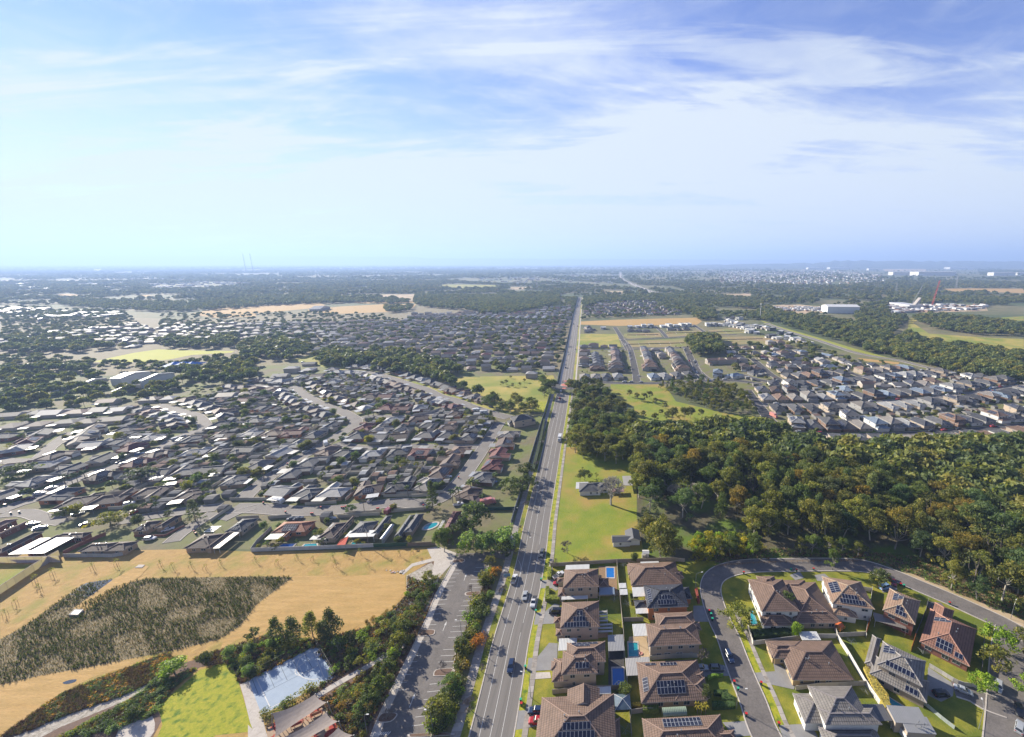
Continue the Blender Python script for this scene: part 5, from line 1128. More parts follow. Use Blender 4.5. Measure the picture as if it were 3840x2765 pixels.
fence('hoarding_wall', 'long translucent panel wall with tall posts, beside the left green', PL('1', '-60 590 0 560 120 480 260 385 390 310 455 275'), 3.2, (1, .96, 1.9), 3.2, m='net')
fence('hoarding_wall', 'cream panel wall behind the left green, reaching the tall-post wall', PL('1', '-60 325 0 325 200 322 455 318'), 3.0, (1.2, 1.15, 2.2), 3.2, m='net')
fence(F, 'pale panel fence in front of the brown house by the left green', PL('1', '480 282 700 280 850 282 945 262'), 1.8, (.45, .45, .45)); fence(F, 'red brick wall between the two brown houses at the left', PL('1', '480 262 600 200 740 140 800 118'), 1.8, (.30, .12, .09))
fence('brick_wall', 'low red brick wall beside the lane with the parked white cars', PL('1', '1010 128 1240 125 1330 80 1390 50'), 1.0, (.30, .12, .09))
fence(F, 'long pale grey panel fence behind the row of pools, above the dry bank', PL('2', '85 240 300 232 600 222 840 212 1005 205'), 1.9, (.58, .58, .58), 2.2)
fence(F, 'green stretch of the long panel fence above the dry bank', PL('2', '1005 207 1130 202 1262 196'), 1.9, (.05, .12, .07)); fence(F, 'timber stretch of the long panel fence next to the access path', PL('2', '1262 200 1350 196 1470 190'), 1.9, (.28, .22, .17))
fence(F, 'grey fence down the left side of the orange gabled house', PL('2', '85 238 130 175 210 100 240 70'), 1.8, (.45, .44, .42)); fence(F, 'dark green fence across the yellow yard beside the road', PL('c', '0 1255 140 1255 290 1250'), 1.9, (.03, .09, .08))
fence('noise_wall', 'long grey wall along the left side of the road beyond the pine', [p for p in offset(CL, -12.6)[28:]], 2.2, (.34, .36, .38), 3.0)
fence('noise_wall', 'long grey-blue wall along the road beyond the roundabout', [p for p in offset(far_c, -10.5)], 2.4, (.25, .30, .38), 4.0, posts=False)
for i, s_ in enumerate(('1040 945 1050 1140 1560 1120', '820 1165 860 1105 1000 1040', '840 945 1000 940 1200 940', '1520 735 1640 738 1765 735', '1330 530 1450 510 1545 480', '640 800 800 795 980 795')):
 fence(F, ['L-shaped cream fence round the yard with palms', 'cream fence beside the caravan driveway', 'cream fence across the middle of the inner blocks', 'white picket fence along the lane by the dark solar roofs', 'cream fences beside the row of terracotta roofs', 'pale fence along the lane above the hip-roofed pair'][i], PL('b', s_), 1.7, PALE, 2.4)
fence(F, 'tall mesh fence along the shrub side of the ball court', [CT[0], CT[1]], 3.0, (.06, .07, .06), 3.0, m='mesh') if 0 else None
# mesh fence of the court: posts, rails and wires
def mesh_fence(label, pts, h):
 e = empty('court_fence', (pts[0].x, pts[0].y, 0), 0, label, 'fence'); o = pts[0]
 for a, b in zip(pts, pts[1:]):
  L = (b - a).length; n = round(L / 3)
  for i in range(n + 1): q = a.lerp(b, i / n) - o; q.z = 0; m = MB(); m.bar(q, q + Vector((0, 0, h)), .04, 0, 4); m.build('post', M['dark_metal'], e)
  m = MB(); A, B = a - o, b - o; A.z = B.z = 0
  for zz_ in (h - .03, h / 2, .1): m.bar(A + Vector((0, 0, zz_)), B + Vector((0, 0, zz_)), .025, 0, 3)
  m.build('rail', M['dark_metal'], e); m = MB()
  for i in range(int(L * 2)): q = A.lerp(B, i / (L * 2)); m.bar(q, q + Vector((0, 0, h)), .006, 0, 3)
  tag(m.build('wire', M['dark_metal'], e), None, None, None, 'stuff')
mesh_fence('tall dark wire fence round the far and right sides of the ball court', [CT[0], CT[1], CT[2]], 3.2)
def hoop(label, p, d):
 e = empty('basketball_hoop', (p.x, p.y, 0), math.atan2(d.y, d.x), label, 'hoop')
 m = MB(); m.bar((0, 0, 0), (0, 0, 2.9), .08, 0, 6); m.bar((0, 0, 2.9), (1.1, 0, 3.2), .06, 0, 5); m.build('pole', M['dark_metal'], e)
 m = MB(); m.box(1.1, 1.15, -.9, .9, 2.9, 3.95); m.build('backboard', M['white'], e); m = MB(); n = 10
 for i in range(n): m.bar((1.4 + .23 * math.cos(6.283 * i / n), .23 * math.sin(6.283 * i / n), 3.05), (1.4 + .23 * math.cos(6.283 * (i + 1) / n), .23 * math.sin(6.283 * (i + 1) / n), 3.05), .02, 0, 3)
 m.build('ring', M['lamp_red'], e)
_cd = (CT[0] - CT[1]).normalized(); hoop('basketball hoop at the middle of the right end of the court', cpt(.985, .44, 0), _cd)
p = cpt(.93, .92, 0); e = empty('goal_post', (p.x, p.y, 0), 0, 'slim netball goal post at the near corner of the court', 'goal post'); m = MB(); m.bar((0, 0, 0), (0, 0, 3.05), .05, 0, 6); m.build('pole', M['white'], e); m = MB(); m.bar((-.2, 0, 3.05), (.2, 0, 3.05), .02); m.bar((0, -.2, 3.05), (0, .2, 3.05), .02); m.build('ring', M['lamp_red'], e)
# shade sails
def sail(label, cs, key='m', sag=.9):
 P = [W(key, x, y, z) for x, y, z in cs]; c = sum(P, Vector()) / 4; e = empty('shade_sail', (c.x, c.y, 0), 0, label, 'shade sail'); n = 12; m = MB()
 def S(u, v):
  q = (P[0] * (1 - u) + P[1] * u) * (1 - v) + (P[3] * (1 - u) + P[2] * u) * v
  k = 1 - .10 * 4 * u * (1 - u) * abs(2 * v - 1); cc = (P[0] + P[1]) / 2 * (1 - v) + (P[3] + P[2]) / 2 * v
  mid = (P[0] + P[3]) / 2 * (1 - u) + (P[1] + P[2]) / 2 * u; q = mid + (q - mid) * (1 - .14 * 4 * u * (1 - u)); mid2 = (P[0] + P[1]) / 2 * (1 - v) + (P[3] + P[2]) / 2 * v; q = mid2 + (q - mid2) * (1 - .06 * 4 * v * (1 - v))
  q = q.copy(); q.z -= sag * 4 * u * (1 - u) * .5 + sag * 4 * v * (1 - v) * .3; return q - Vector((c.x, c.y, 0))
 for i in range(n):
  for j in range(4): m.face([S(i / n, j / 4), S((i + 1) / n, j / 4), S((i + 1) / n, (j + 1) / 4), S(i / n, (j + 1) / 4)])
 m.build('cloth', M['shade_cloth'], e)
 for q in P:
  d = (q - c); d.z = 0; d = d.normalized() * .8; m = MB(); m.bar(q - Vector((c.x, c.y, 0)) + d * .2, q - Vector((c.x, c.y, 0)) + d + Vector((0, 0, -q.z)), .11, 0, 6); m.build('post', M['steel'], e)
sail('upper grey-brown shade sail over the playground, next to the court', [(560, 1633, 3.6), (1380, 1075, 5.0), (1190, 950, 4.6), (515, 1250, 5.0)])
sail('lower grey-brown shade sail over the playground, on the bottom edge', [(700, 1850, 4.0), (1560, 1380, 5.2), (1370, 1240, 4.8), (560, 1690, 4.8)])
sail('darkest shade sail at the bottom edge behind the planting', [(1250, 1900, 4.0), (1800, 1600, 4.8), (1560, 1480, 4.4), (1150, 1750, 4.4)])
def bench(label, p, ang, col=(.3, .2, .14)):
 e = empty('park_bench', (p.x, p.y, 0), ang, label, 'bench')
 for i in range(4): m = MB(); m.box(-.9, .9, -.25 + i * .13, -.15 + i * .13, .43, .47); m.build('slat', M['timber'], e)
 m = MB(); m.box(-.9, .9, .27, .31, .5, .9); m.build('backrest', M['timber'], e)
 for x in (-.7, .7): m = MB(); m.box(x - .04, x + .04, -.25, .28, 0, .43); m.build('leg', M['steel'], e)
bench('bench beside the court path next to the sail post', W('m', 475, 1475), R(25)); bench('bench under the upper shade sail gap', W('m', 1280, 1180), R(25)); bench('second bench near the sail gap, closer to the fence corner', W('m', 1440, 1180), R(25))
def play(label, p, c1, c2):
 e = empty('play_frame', (p.x, p.y, 0), R(30), label, 'play equipment')
 for x in (-.9, .9):
  for y in (-.9, .9): m = MB(); m.bar((x, y, 0), (x, y, 3), .07, 0, 5); m.build('post', M['plastic'], e, color=c1)
 m = MB(); m.box(-.9, .9, -.9, .9, 1.3, 1.4); m.build('platform', M['plastic'], e, color=c2); m = MB(); m.face([(-1.1, -1.1, 2.7), (1.1, -1.1, 2.7), (1.1, 0, 3.4), (-1.1, 0, 3.4)]); m.face([(-1.1, 1.1, 2.7), (-1.1, 0, 3.4), (1.1, 0, 3.4), (1.1, 1.1, 2.7)]); m.build('roof', M['plastic'], e, color=c1)
 m = MB(); m.face([(.9, -.35, 1.4), (.9, .35, 1.4), (3.4, .35, .2), (3.4, -.35, .2)]); m.box(.9, 3.2, -.42, -.36, .3, 1.2); m.build('slide', M['plastic'], e, color=c2)
play('small orange swing and slide set in the yard of the white two-storey house', W('r', 1215, 660), (.5, .12, .03), (.6, .3, .05)); play('red play frame seen between the shade sails', W('m', 1080, 1330), (.4, .05, .05), (.5, .2, .1)); play('play frame with pale posts between the sails, nearer the court path', W('m', 760, 1500), (.5, .45, .4), (.4, .08, .06))
# cottages in the paddock
house('white weatherboard cottage with a dark gabled roof, at the edge of the woodland', [('c', 1118, 1490, 1218, 1405, 2.7, 'gy'), ('c', 1012, 1502, 1150, 1442, 2.6, 'gx')], 'dkgrey', 'white', metal=True, group='cottages in the paddock', wins=True)
house('white fibro house with a charcoal hip roof, behind the big bare tree', [('c', 757, 1113, 925, 1040, 2.7), ('c', 900, 1090, 1000, 1040, 2.7)], 'dkgrey', 'white', group='cottages in the paddock')
canopy('white flat verandah roof beside the charcoal-roofed paddock house', 'c', 733, 1090, 830, 1037, 2.6); canopy('beige open shed roof behind the big bare tree', 'c', 1100, 1065, 1155, 990, 3, 'pale', name='open_shed', cat='shed')
canopy('rusty low shed roof in the yard behind the big bare tree', 'c', 1010, 1115, 1100, 1080, 2, 'pinkish', name='open_shed', cat='shed')
p = W('3', 1445, 270); e = empty('small_shed', (p.x, p.y, 0), 0, 'tiny white shed beside the rainwater tank', 'shed'); m = MB(); m.box(-1.3, 1.3, -1.1, 1.1, 0, 2); m.build('wall', M['white'], e); m = MB(); m.face([(-1.5, -1.3, 2), (1.5, -1.3, 2), (1.5, 0, 2.6), (-1.5, 0, 2.6)]); m.face([(-1.5, 1.3, 2), (-1.5, 0, 2.6), (1.5, 0, 2.6), (1.5, 1.3, 2)]); m.build('roof', M['white'], e)
p = W('3', 1432, 285); m = MB(); m.disc((0, 0, 0), 1.0, 1.9, 0, 14); tag(m.build('water_tank', M['roof_plain'], None, (p.x, p.y, 0), 0, (.4, .38, .34)), 'round grey rainwater tank beside the tiny white shed', 'water tank')
# front row of the left suburb
GL = 'houses of the front row behind the dry bank'
house('orange brick gabled house with terracotta-brown roof behind the pale fence', [('b', 325, 1458, 478, 1345, 2.7, 'gy'), ('b', 240, 1425, 585, 1335, 2.7), ], 'terracotta', 'orange', group=GL, solar_=[(1, 'S', 4, .7, 6, 2)])
canopy('pale green and white patio roof of the orange gabled house', 'b', 186, 1478, 345, 1432, 2.6, 'pale')
house('dark brown tiled house with light grey patio roof, right of the orange house', [('b', 590, 1470, 835, 1345, 2.7), ('b', 700, 1470, 880, 1300, 2.75)], 'dkbrown', 'beige', group=GL, solar_=[(0, 'W', 2, 1, 3, 1)])
canopy('light grey patio roof in front of the dark brown tiled house', 'b', 530, 1480, 690, 1440, 2.6, 'ltgrey')
house('grey tiled house with a white corrugated patio roof and six solar panels', [('b', 830, 1440, 1065, 1335, 2.7), ('b', 1000, 1440, 1165, 1295, 2.75)], 'dkgrey', 'beige', group=GL, solar_=[(0, 'S', 3, 1.2, 5, 2)])
canopy('white corrugated patio roof above the dark pool', 'b', 800, 1462, 1062, 1405, 2.9, 'white')
house('long blue-grey gabled shed between the two grey houses of the front row', [('b', 1068, 1475, 1182, 1362, 2.9, 'gy')], 'blue', 'grey', metal=True, group=GL, cat='shed', name='gabled_shed', wins=False)
house('grey-brown hip roofed house at the right end of the pale fence', [('b', 1180, 1455, 1340, 1290, 2.7), ('b', 1250, 1420, 1410, 1280, 2.75)], 'dkgrey', 'beige', group=GL, solar_=[(0, 'W', 3, 1.4, 4, 1)])
house('maroon-roofed house beside the kidney shaped pool', [('b', 1515, 1472, 1700, 1260, 2.8)], 'maroon', 'brick', group=GL, solar_=[(0, 'W', 8, 1.2, 6, 2)])
canopy('white slatted pergola beside the maroon-roofed house', 'b', 1510, 1400, 1570, 1330, 2.6, 'white', stripes=True)
house('brown street corner house with a flat pale roof top', [('1', 1378, 215, 1720, 100, 2.7), ('1', 1580, 215, 1700, 95, 2.75)], 'dkbrown', 'tan', group=GL); canopy('long pale side roof of the brown street corner house', '1', 1600, 215, 1800, 95, 2.6, 'ltgrey')
house('low brown house behind the pale fence and bare bush at the left', [('1', 580, 240, 920, 165, 2.7), ('1', 780, 235, 1045, 160, 2.75)], 'dkbrown', 'tan', group=GL); house('brown house with a huge white flat roof extension', [('1', 400, 140, 700, 90, 2.7), ('1', 180, 240, 480, 110, 2.75)], 'dkbrown', 'brick', group=GL)
canopy('huge white flat roof over the yard at the left', '1', 60, 260, 560, 130, 2.9, 'white'); house('dark charcoal wide roofed house at the left edge behind the cream wall', [('1', -60, 250, 330, 90, 2.7)], 'dkbrown', 'brick', group=GL)
house('brown house with eight solar panels beside the lane of white cars', [('a', 1000, 1415, 1250, 1330, 2.7), ('a', 1180, 1390, 1400, 1290, 2.75)], 'dkbrown', 'tan', group=GL, solar_=[(0, 'S', 2, .6, 8, 1)])
house('grey house with a dark solar bank, upper left of the street corner house', [('a', 1720, 1420, 1980, 1315, 2.7)], 'dkgrey', 'beige', group=GL, solar_=[(0, 'S', 2, 1, 8, 1)]); canopy('white striped carport beside the grey corner house', 'a', 1560, 1420, 1700, 1370, 2.6, 'white', stripes=True)
house('faded pink tiled house at the left edge', [('a', -20, 1440, 210, 1340, 2.7), ('a', -100, 1390, 140, 1320, 2.7)], 'pinkish', 'brick', group=GL)
# shade sail red, umbrella clothes hoists
P_ = [W('b', 740, 1520, 2.2), W('b', 805, 1518, 3.2), W('b', 832, 1450, 3.4), W('b', 770, 1478, 3.0)]; m = MB(); m.face(P_); e = empty('shade_sail', (P_[0].x, P_[0].y, 0), 0, 'red shade sail above the fence of the pool yards', 'shade sail'); m2 = MB(); m2.face([p - Vector((P_[0].x, P_[0].y, 0)) for p in P_]); m2.build('cloth', mat('red_cloth', (.45, .07, .04), .9), e)
for p in P_: q = p - Vector((P_[0].x, P_[0].y, 0)); m2 = MB(); m2.bar((q.x, q.y, 0), q, .06); m2.build('post', M['steel'], e)
def hoist(label, p):
 e = empty('clothes_hoist', (p.x, p.y, 0), RN.uniform(0, 1.5), label, 'clothes hoist', 'rotary clothes hoists'); m = MB(); m.bar((0, 0, 0), (0, 0, 2), .04, 0, 5); m.build('pole', M['steel'], e); m = MB()
 for i in range(4):
  a, b = 1.571 * i, 1.571 * (i + 1)
  m.bar((0, 0, 1.7), (1.7 * math.cos(a), 1.7 * math.sin(a), 2.1), .025, 0, 3)
  for r in (.7, 1.2, 1.7): m.bar((r * math.cos(a), r * math.sin(a), 1.7 + .23 * r), (r * math.cos(b), r * math.sin(b), 1.7 + .23 * r), .012, 0, 3)
 m.build('arms', M['steel'], e)
for l_, k_, x, y in (('rotary clothes hoist on the shaded grass beside the pink house', 'q', 600, 430), ('clothes hoist in the dark yard behind the black-roofed house', 'q', 720, 470), ('clothes hoist beside the largest house near the bottom edge', 'q', 705, 1610), ('clothes hoist on the grass below the cream panel fence, near the grey solar house', 'r', 1330, 790), ('clothes hoist in the yard of the red brick house', 's', 540, 880), ('clothes hoist beside the wide brown skylight house', 'q', 680, 120), ('clothes hoist next to the grey-violet tiled house', 'r', 1455, 1240)): hoist(l_, W(k_, x, y))
# ---------------------------------------------------------------- vehicles near and far
def cr(kind, k, x0, y0, x1, y1, col, label, group=None, z=.05, name='parked_car', parts=True, cat='car'):
 """from the rear point to the front point (photo marks on the ground)"""
 a, b = W(k, x0, y0), W(k, x1, y1); return car(kind, (a + b) / 2, (b - a), col, label, group, parts, name, z, cat)
GM = 'vehicles driving on the main road'; DR = 'driving_car'
cr('suv', 'o', 765, 375, 725, 565, 'navy', 'dark blue-grey car driving towards the viewer, lowest on the main road', GM, name=DR); cr('ute', '3', 612, 595, 596, 660, 'white', 'white utility with a pale tray on the main road, beside the verge', GM, name=DR)
cr('sedan', '3', 546, 552, 535, 608, 'silver', 'silver-grey car on the main road, between the two white utilities', GM, name=DR); cr('ute', '3', 448, 485, 470, 425, 'white', 'white utility carrying a dark load on the left lane of the main road', GM, name=DR)
cr('suv', '3', 672, 240, 660, 280, 'grey', 'dark car on the main road beside the lawn with the bare tree', GM, name=DR); cr('suv', 't', 490, 1040, 495, 1000, 'white', 'white van approaching the roundabout', GM, name=DR); cr('hatch', 't', 445, 1340, 450, 1280, 'red', 'small red car just before the roundabout', GM, name=DR)
cr('suv', 't', 690, 20, 690, -10, 'navy', 'dark car just beyond the roundabout', GM, name=DR)
cr('suv', 'o', 1290, 1215, 1040, 1215, 'navy', 'dark parked car on the driveway of the largest house', None); cr('suv', 'o', 1300, 1385, 1060, 1385, 'red', 'red parked car half under the roof of the largest house'); cr('ute', '3', 755, 445, 825, 405, 'white', 'white utility with a covered tray parked beside the clipped hedge')
cr('hatch', '3', 815, 485, 760, 485, 'red', 'bright red car under the porch of the brown-roofed pool house'); cr('van', '3', 800, 700, 740, 700, 'black', 'black van parked at the tan-roofed pink house')
cr('sedan', '4', 10, 1025, 95, 1022, 'silver', 'silver car parked on the brick drive beside the dark wagon'); cr('suv', '4', 115, 1028, 205, 1028, 'grey', 'dark grey wagon parked on the brick drive by the curved street'); cr('suv', '4', 232, 915, 262, 980, 'navy', 'dark blue wagon parked along the curved street')
cr('van', '4', 1280, 480, 1345, 460, 'lightblue', 'light blue van parked beside the red car above the brick house'); cr('ute', '4', 1360, 410, 1375, 455, 'maroon', 'dark red car parked on the shaded edge of the curved street'); cr('suv', '4', 1650, 1205, 1745, 1200, 'black', 'black car parked on the paved yard beside the grey solar house')
cr('sedan', '4', 1795, 1155, 1905, 1200, 'silver', 'silver car with a dark roof in the short side street'); cr('suv', '4', 2095, 1120, 2085, 1190, 'silver', 'silver wagon under the leafy street tree at the right'); cr('sedan', '4', 2225, 1280, 2240, 1350, 'black', 'black car near the right edge of the photo'); cr('suv', '4', 2225, 1480, 2245, 1390, 'silver', 'silver car at the bottom right corner')
GP = 'cars parked in the left suburb'
for kd, k_, x0, y0, x1, y1, c_, l_ in (('suv', 'a', 1105, 1485, 1195, 1475, 'white', 'white car parked on the grass beside the low brown house'), ('sedan', 'a', 1240, 1420, 1335, 1395, 'white', 'white car inside the red brick wall'), ('sedan', 'a', 555, 1295, 640, 1275, 'silver', 'silver car beside the yellow-green tree'), ('suv', 'a', 1005, 1285, 1075, 1260, 'red', 'red car on the drive behind the yellow-green tree'),
  ('sedan', 'a', 780, 1230, 850, 1215, 'grey', 'dark car on the dry grass, left of the two palms'), ('suv', 'a', 950, 1220, 1030, 1200, 'white', 'white car on the drive next to the palms'), ('sedan', 'a', 185, 1175, 260, 1165, 'maroon', 'dark red car at the bend of the left street'), ('suv', 'a', 270, 1140, 340, 1125, 'white', 'white wagon parked at the left street bend'),
  ('sedan', 'a', 360, 1095, 440, 1080, 'white', 'white car near the clump of palms'), ('sedan', 'a', 450, 1100, 530, 1085, 'white', 'second white car near the clump of palms, closer to them'), ('suv', 'a', 680, 1015, 750, 1000, 'white', 'white car in the street behind the palms'), ('suv', 'a', 770, 970, 830, 960, 'grey', 'grey car in the street behind the palms'), ('sedan', 'a', 895, 895, 960, 880, 'grey', 'grey car parked by the square of lawn'),
  ('sedan', 'a', 920, 905, 990, 893, 'silver', 'silver car parked by the square of lawn'), ('suv', 'a', 1040, 835, 1100, 822, 'blue', 'blue-grey wagon in the middle of the left street'), ('van', 'a', 1310, 725, 1385, 705, 'white', 'white delivery van in the left street'), ('sedan', 'a', 1385, 695, 1440, 688, 'grey', 'grey car ahead of the delivery van'), ('suv', 'b', 250, 968, 312, 955, 'grey', 'dark wagon crossing the junction at the left'),
  ('suv', 'b', 490, 820, 525, 810, 'silver', 'silver wagon parked by the lane corner'), ('sedan', 'b', 530, 800, 570, 788, 'grey', 'grey car parked beside the silver wagon'), ('hatch', 'b', 505, 878, 550, 862, 'white', 'white hatchback on the orange verge'), ('sedan', 'b', 760, 1110, 800, 1098, 'grey', 'dark car in the drive of the hip-roofed house'), ('sedan', 'b', 870, 1098, 905, 1085, 'silver', 'silver car under the grey carport'),
  ('sedan', 'b', 1565, 1008, 1620, 1000, 'white', 'white car beside the dry lawn of the red-roofed house'), ('ute', 'b', 980, 1200, 1020, 1160, 'white', 'white utility parked behind the caravan'), ('ute', 'b', 1625, 1225, 1720, 1205, 'white', 'long white utility beside the tall palms'), ('sedan', 'b', 1635, 920, 1675, 915, 'white', 'white car beside the dark solar roofs'), ('suv', 'b', 1650, 805, 1695, 795, 'white', 'white wagon at the lane end'),
  ('sedan', 'b', 375, 1330, 425, 1320, 'grey', 'green-grey car on the drive above the orange house'), ('sedan', 'b', 425, 1330, 472, 1318, 'grey', 'second green-grey car on the drive above the orange house'), ('hatch', 'b', 685, 1330, 720, 1322, 'silver', 'yellowish car on the drive above the dark brown house'), ('sedan', 'b', 345, 345, 385, 340, 'maroon', 'dark red car on the wide junction'), ('sedan', 'c', 75, 465, 100, 470, 'navy', 'dark car beside the cul-de-sac'),
  ('sedan', 'c', 80, 1042, 125, 1042, 'blue', 'blue car behind the red-roofed house near the road'), ('van', 'b', 1790, 490, 1830, 485, 'white', 'white van by the creek fence'), ('sedan', 'b', 1250, 298, 1270, 300, 'silver', 'silver car on the street along the tree belt'), ('sedan', 'b', 470, 125, 495, 120, 'silver', 'silver car on the far connecting street'), ('sedan', '1', 210, 45, 275, 30, 'silver', 'silver car at the left edge lawn, farther one'), ('suv', '1', 270, 80, 335, 60, 'silver', 'silver car at the left edge lawn, nearer one'), ('sedan', '1', 630, 42, 680, 32, 'maroon', 'maroon car beside the dry verge')):
 cr(kd, k_, x0, y0, x1, y1, c_, l_, GP, z=.06, parts=False)
def caravan(label, k, x0, y0, x1, y1, col=(.75, .75, .73), L=6.5, H=2.8):
 a, b = W(k, x0, y0), W(k, x1, y1); d = b - a; c = (a + b) / 2; e = empty('caravan', (c.x, c.y, .05), math.atan2(d.y, d.x), label, 'caravan'); m = MB(); h = L / 2
 loft(m, [[(x, -1.2, .5), (x, 1.2, .5), (x, 1.25, H - .3 - dz), (x, 1.05, H - dz), (x, -1.05, H - dz), (x, -1.25, H - .3 - dz)] for x, dz in ((-h, .35), (-h + .5, 0), (h - .8, 0), (h, .6))]); m.build('body', M['car_paint'], e, color=col)
 for s in (-1, 1):
  for x in (-1.5, 1.2): m = MB(); m.box(x, x + 1.2, s * 1.24 - .02, s * 1.24 + .02, 1.3, 1.9); m.build('window', M['car_glass'], e)
  for x in (-.5, .45): link('wheel', VEH['suv'][3][1], e, (x, s * 1.1, .34))
 m = MB(); m.bar((h, 0, .45), (h + 1.2, 0, .45), .05); m.build('drawbar', M['dark_metal'], e); m = MB(); m.box(-.4, .4, -.3, .3, H, H + .15); m.build('roof_hatch', M['white'], e)
caravan('white caravan on the drive with a utility behind it', 'b', 955, 1155, 1000, 1105); caravan('dark caravan parked beside the paved yard', 'b', 530, 1195, 585, 1140, (.12, .12, .13)); caravan('maroon and white caravan on the drive above the grey front-row houses', 'b', 1125, 1285, 1175, 1245, (.35, .12, .12)); caravan('white motorhome on the lawn at the street bend', 'b', 245, 1190, 345, 1205)
caravan('white bus parked at the lane corner', 'b', 662, 770, 655, 735); caravan('white caravan beside the creek fence, farther one', 'b', 1785, 500, 1835, 496); caravan('white caravan beside the creek fence, nearer one', 'b', 1845, 515, 1890, 512)
def truck(label, k, x0, y0, x1, y1, col=(.75, .75, .75), group=None):
 a, b = W(k, x0, y0), W(k, x1, y1); d = b - a; c = (a + b) / 2; e = empty('box_truck', (c.x, c.y, .05), math.atan2(d.y, d.x), label, 'truck', group)
 m = MB(); m.box(-4, 2, -1.2, 1.2, .9, 3.6); m.build('box_body', M['car_paint'], e, color=col); m = MB(); loft(m, [[(x, -1.15, .6), (x, 1.15, .6), (x, 1.1, z), (x, -1.1, z)] for x, z in ((2.15, 2.8), (3.6, 2.7), (4.1, 1.5))]); m.build('cab', M['car_paint'], e, color=col)
 m = MB(); m.face([(3.64, -1.0, 2.55), (3.64, 1.0, 2.55), (4.06, 1.0, 1.65), (4.06, -1.0, 1.65)][::-1]); m.build('windscreen', M['car_glass'], e)
 m = MB(); m.box(-3.9, 2.1, -.4, .4, .5, .9); m.build('chassis', M['dark_metal'], e)
 for x in (-2.8, -1.9, 3.0):
  for s in (-1, 1): w = link('wheel', VEH['suv'][3][1], e, (x, s * 1.0, .48)); w.scale = (1.4, 1.4, 1.4)
truck('white truck driving on the main road beside the tree group', 'c', 618, 690, 606, 745, group=GM); truck('red and white truck parked beside the dark green fence', 'c', 40, 1215, 85, 1205, (.6, .25, .22)); truck('white and red truck at the end of the estate street', 'd', 540, 480, 560, 490, (.7, .3, .25)); truck('dark car transporter van in the side drive of the left suburb', 'b', 650, 640, 715, 640, (.5, .52, .55))
# bins, lamps, signs
for i, (l_, k_, x, y, c_) in enumerate((('green-lidded bin on the verge beside the drive of the red car', '3', 660, 458, 'green'), ('green-lidded bin where the pink house drive meets the road', '3', 621, 697, 'green'), ('green-lidded bin beside the wide grey driveway, below the dark driving car', '3', 542, 1117, 'green'), ('green-lidded bin beside the street lamp near the bottom of the road', '3', 507, 1368, 'green'), ('dark-lidded bin just below the green-lidded one near the road lamp', '3', 512, 1398, 'red'),
  ('red-lidded bin at the inner bend of the curved street', 'r', 340, 130, 'red'), ('green-lidded bin on the verge above the long brown house', 'r', 775, 103, 'green'), ('red-lidded bin next to the green one above the long brown house', 'r', 825, 108, 'red'), ('red-lidded bin alone on the shaded verge at the top of the curved street', 'r', 982, 98, 'red'), ('yellow-lidded bin beside the white two-storey house wall', 'r', 1085, 320, 'yellow'), ('red-lidded bin on the kerb beside the cream house drive', 'r', 500, 1150, 'red'),
  ('red-lidded bin on the kerb near the bottom of the curved street', 'r', 662, 1525, 'red'), ('green-lidded bin on the shaded side of the curved street, below the hedge lawn', 'r', 288, 1205, 'green'), ('dark red-lidded bin on the shaded verge near the two hedges', 'r', 252, 1140, 'red'), ('green-lidded bin at the kerb opposite the leafy street tree, upper one', 'r', 40, 515, 'green'), ('green-lidded bin at the kerb opposite the leafy street tree, lower one', 'r', 52, 560, 'green'),
  ('red-lidded bin at the kerb opposite the leafy street tree', 'r', 22, 485, 'red'), ('red-lidded bin on the outer verge beside the sandy strip', 's', 785, 412, 'red'), ('green-lidded bin next to the dark red car', 's', 366, 250, 'green'), ('red-lidded bin next to the dark red car', 's', 335, 238, 'red'), ('dark red-lidded bin at the bottom of the shaded verge', 'r', 362, 1440, 'red'))):
 bin_(W(k_, x, y) + Vector((0, 0, .1)), c_, l_, rz=RN.uniform(-.2, .2))
for i in range(26):
 k_, x, y = [('b', 1050, 1250), ('b', 1062, 1248), ('b', 545, 1287), ('b', 558, 1287), ('b', 350, 1275), ('b', 180, 1205), ('b', 780, 1240), ('b', 795, 1240), ('b', 810, 1235), ('b', 1405, 1225), ('b', 1675, 1010), ('b', 620, 1240), ('b', 365, 905), ('b', 90, 1070), ('a', 1255, 790), ('a', 1272, 785), ('a', 1290, 778), ('a', 1305, 774), ('a', 1350, 752), ('a', 35, 1220), ('a', 45, 1220), ('a', 120, 1190), ('a', 85, 1285), ('a', 150, 1275), ('a', 1490, 1425), ('a', 1500, 1440)][i]
 bin_(W(k_, x, y) + Vector((0, 0, .06)), 'red', 'dark wheelie bin standing at a kerb of the left suburb', 'wheelie bins along the kerbs of the left suburb')
GLM = 'street lamps'
lamp_post(W('o', 1072, 965), W('o', 940, 720, 8) - W('o', 1040, 740, 8), 9.0, 'street lamp arching over the road verge, beside the yellow lawn', GLM)
lamp_post(W('n', 1005, 1560), Vector((-1, .1, 0)), 8.0, 'dark lamp post at the edge of the car park, behind the large shrub', GLM, arm=1.2); lamp_post(W('2', 1668, 900), Vector((-1, .1, 0)), 8.0, 'lamp post in the middle of the car park edge', GLM, arm=1.2)
lamp_post(W('2', 955, 1600), Vector((1, 0, 0)), 6.5, 'lamp post beside the hatched parking bay', GLM, arm=.8); lamp_post(W('s', 1350, 545), Vector((.6, .5, 0)), 7, 'lamp post on the sandy verge of the outer street', GLM); lamp_post(W('s', 1055, 1560), Vector((.4, .8, 0)), 8, 'pale lamp post on the yellow lawn near the bottom right', GLM)
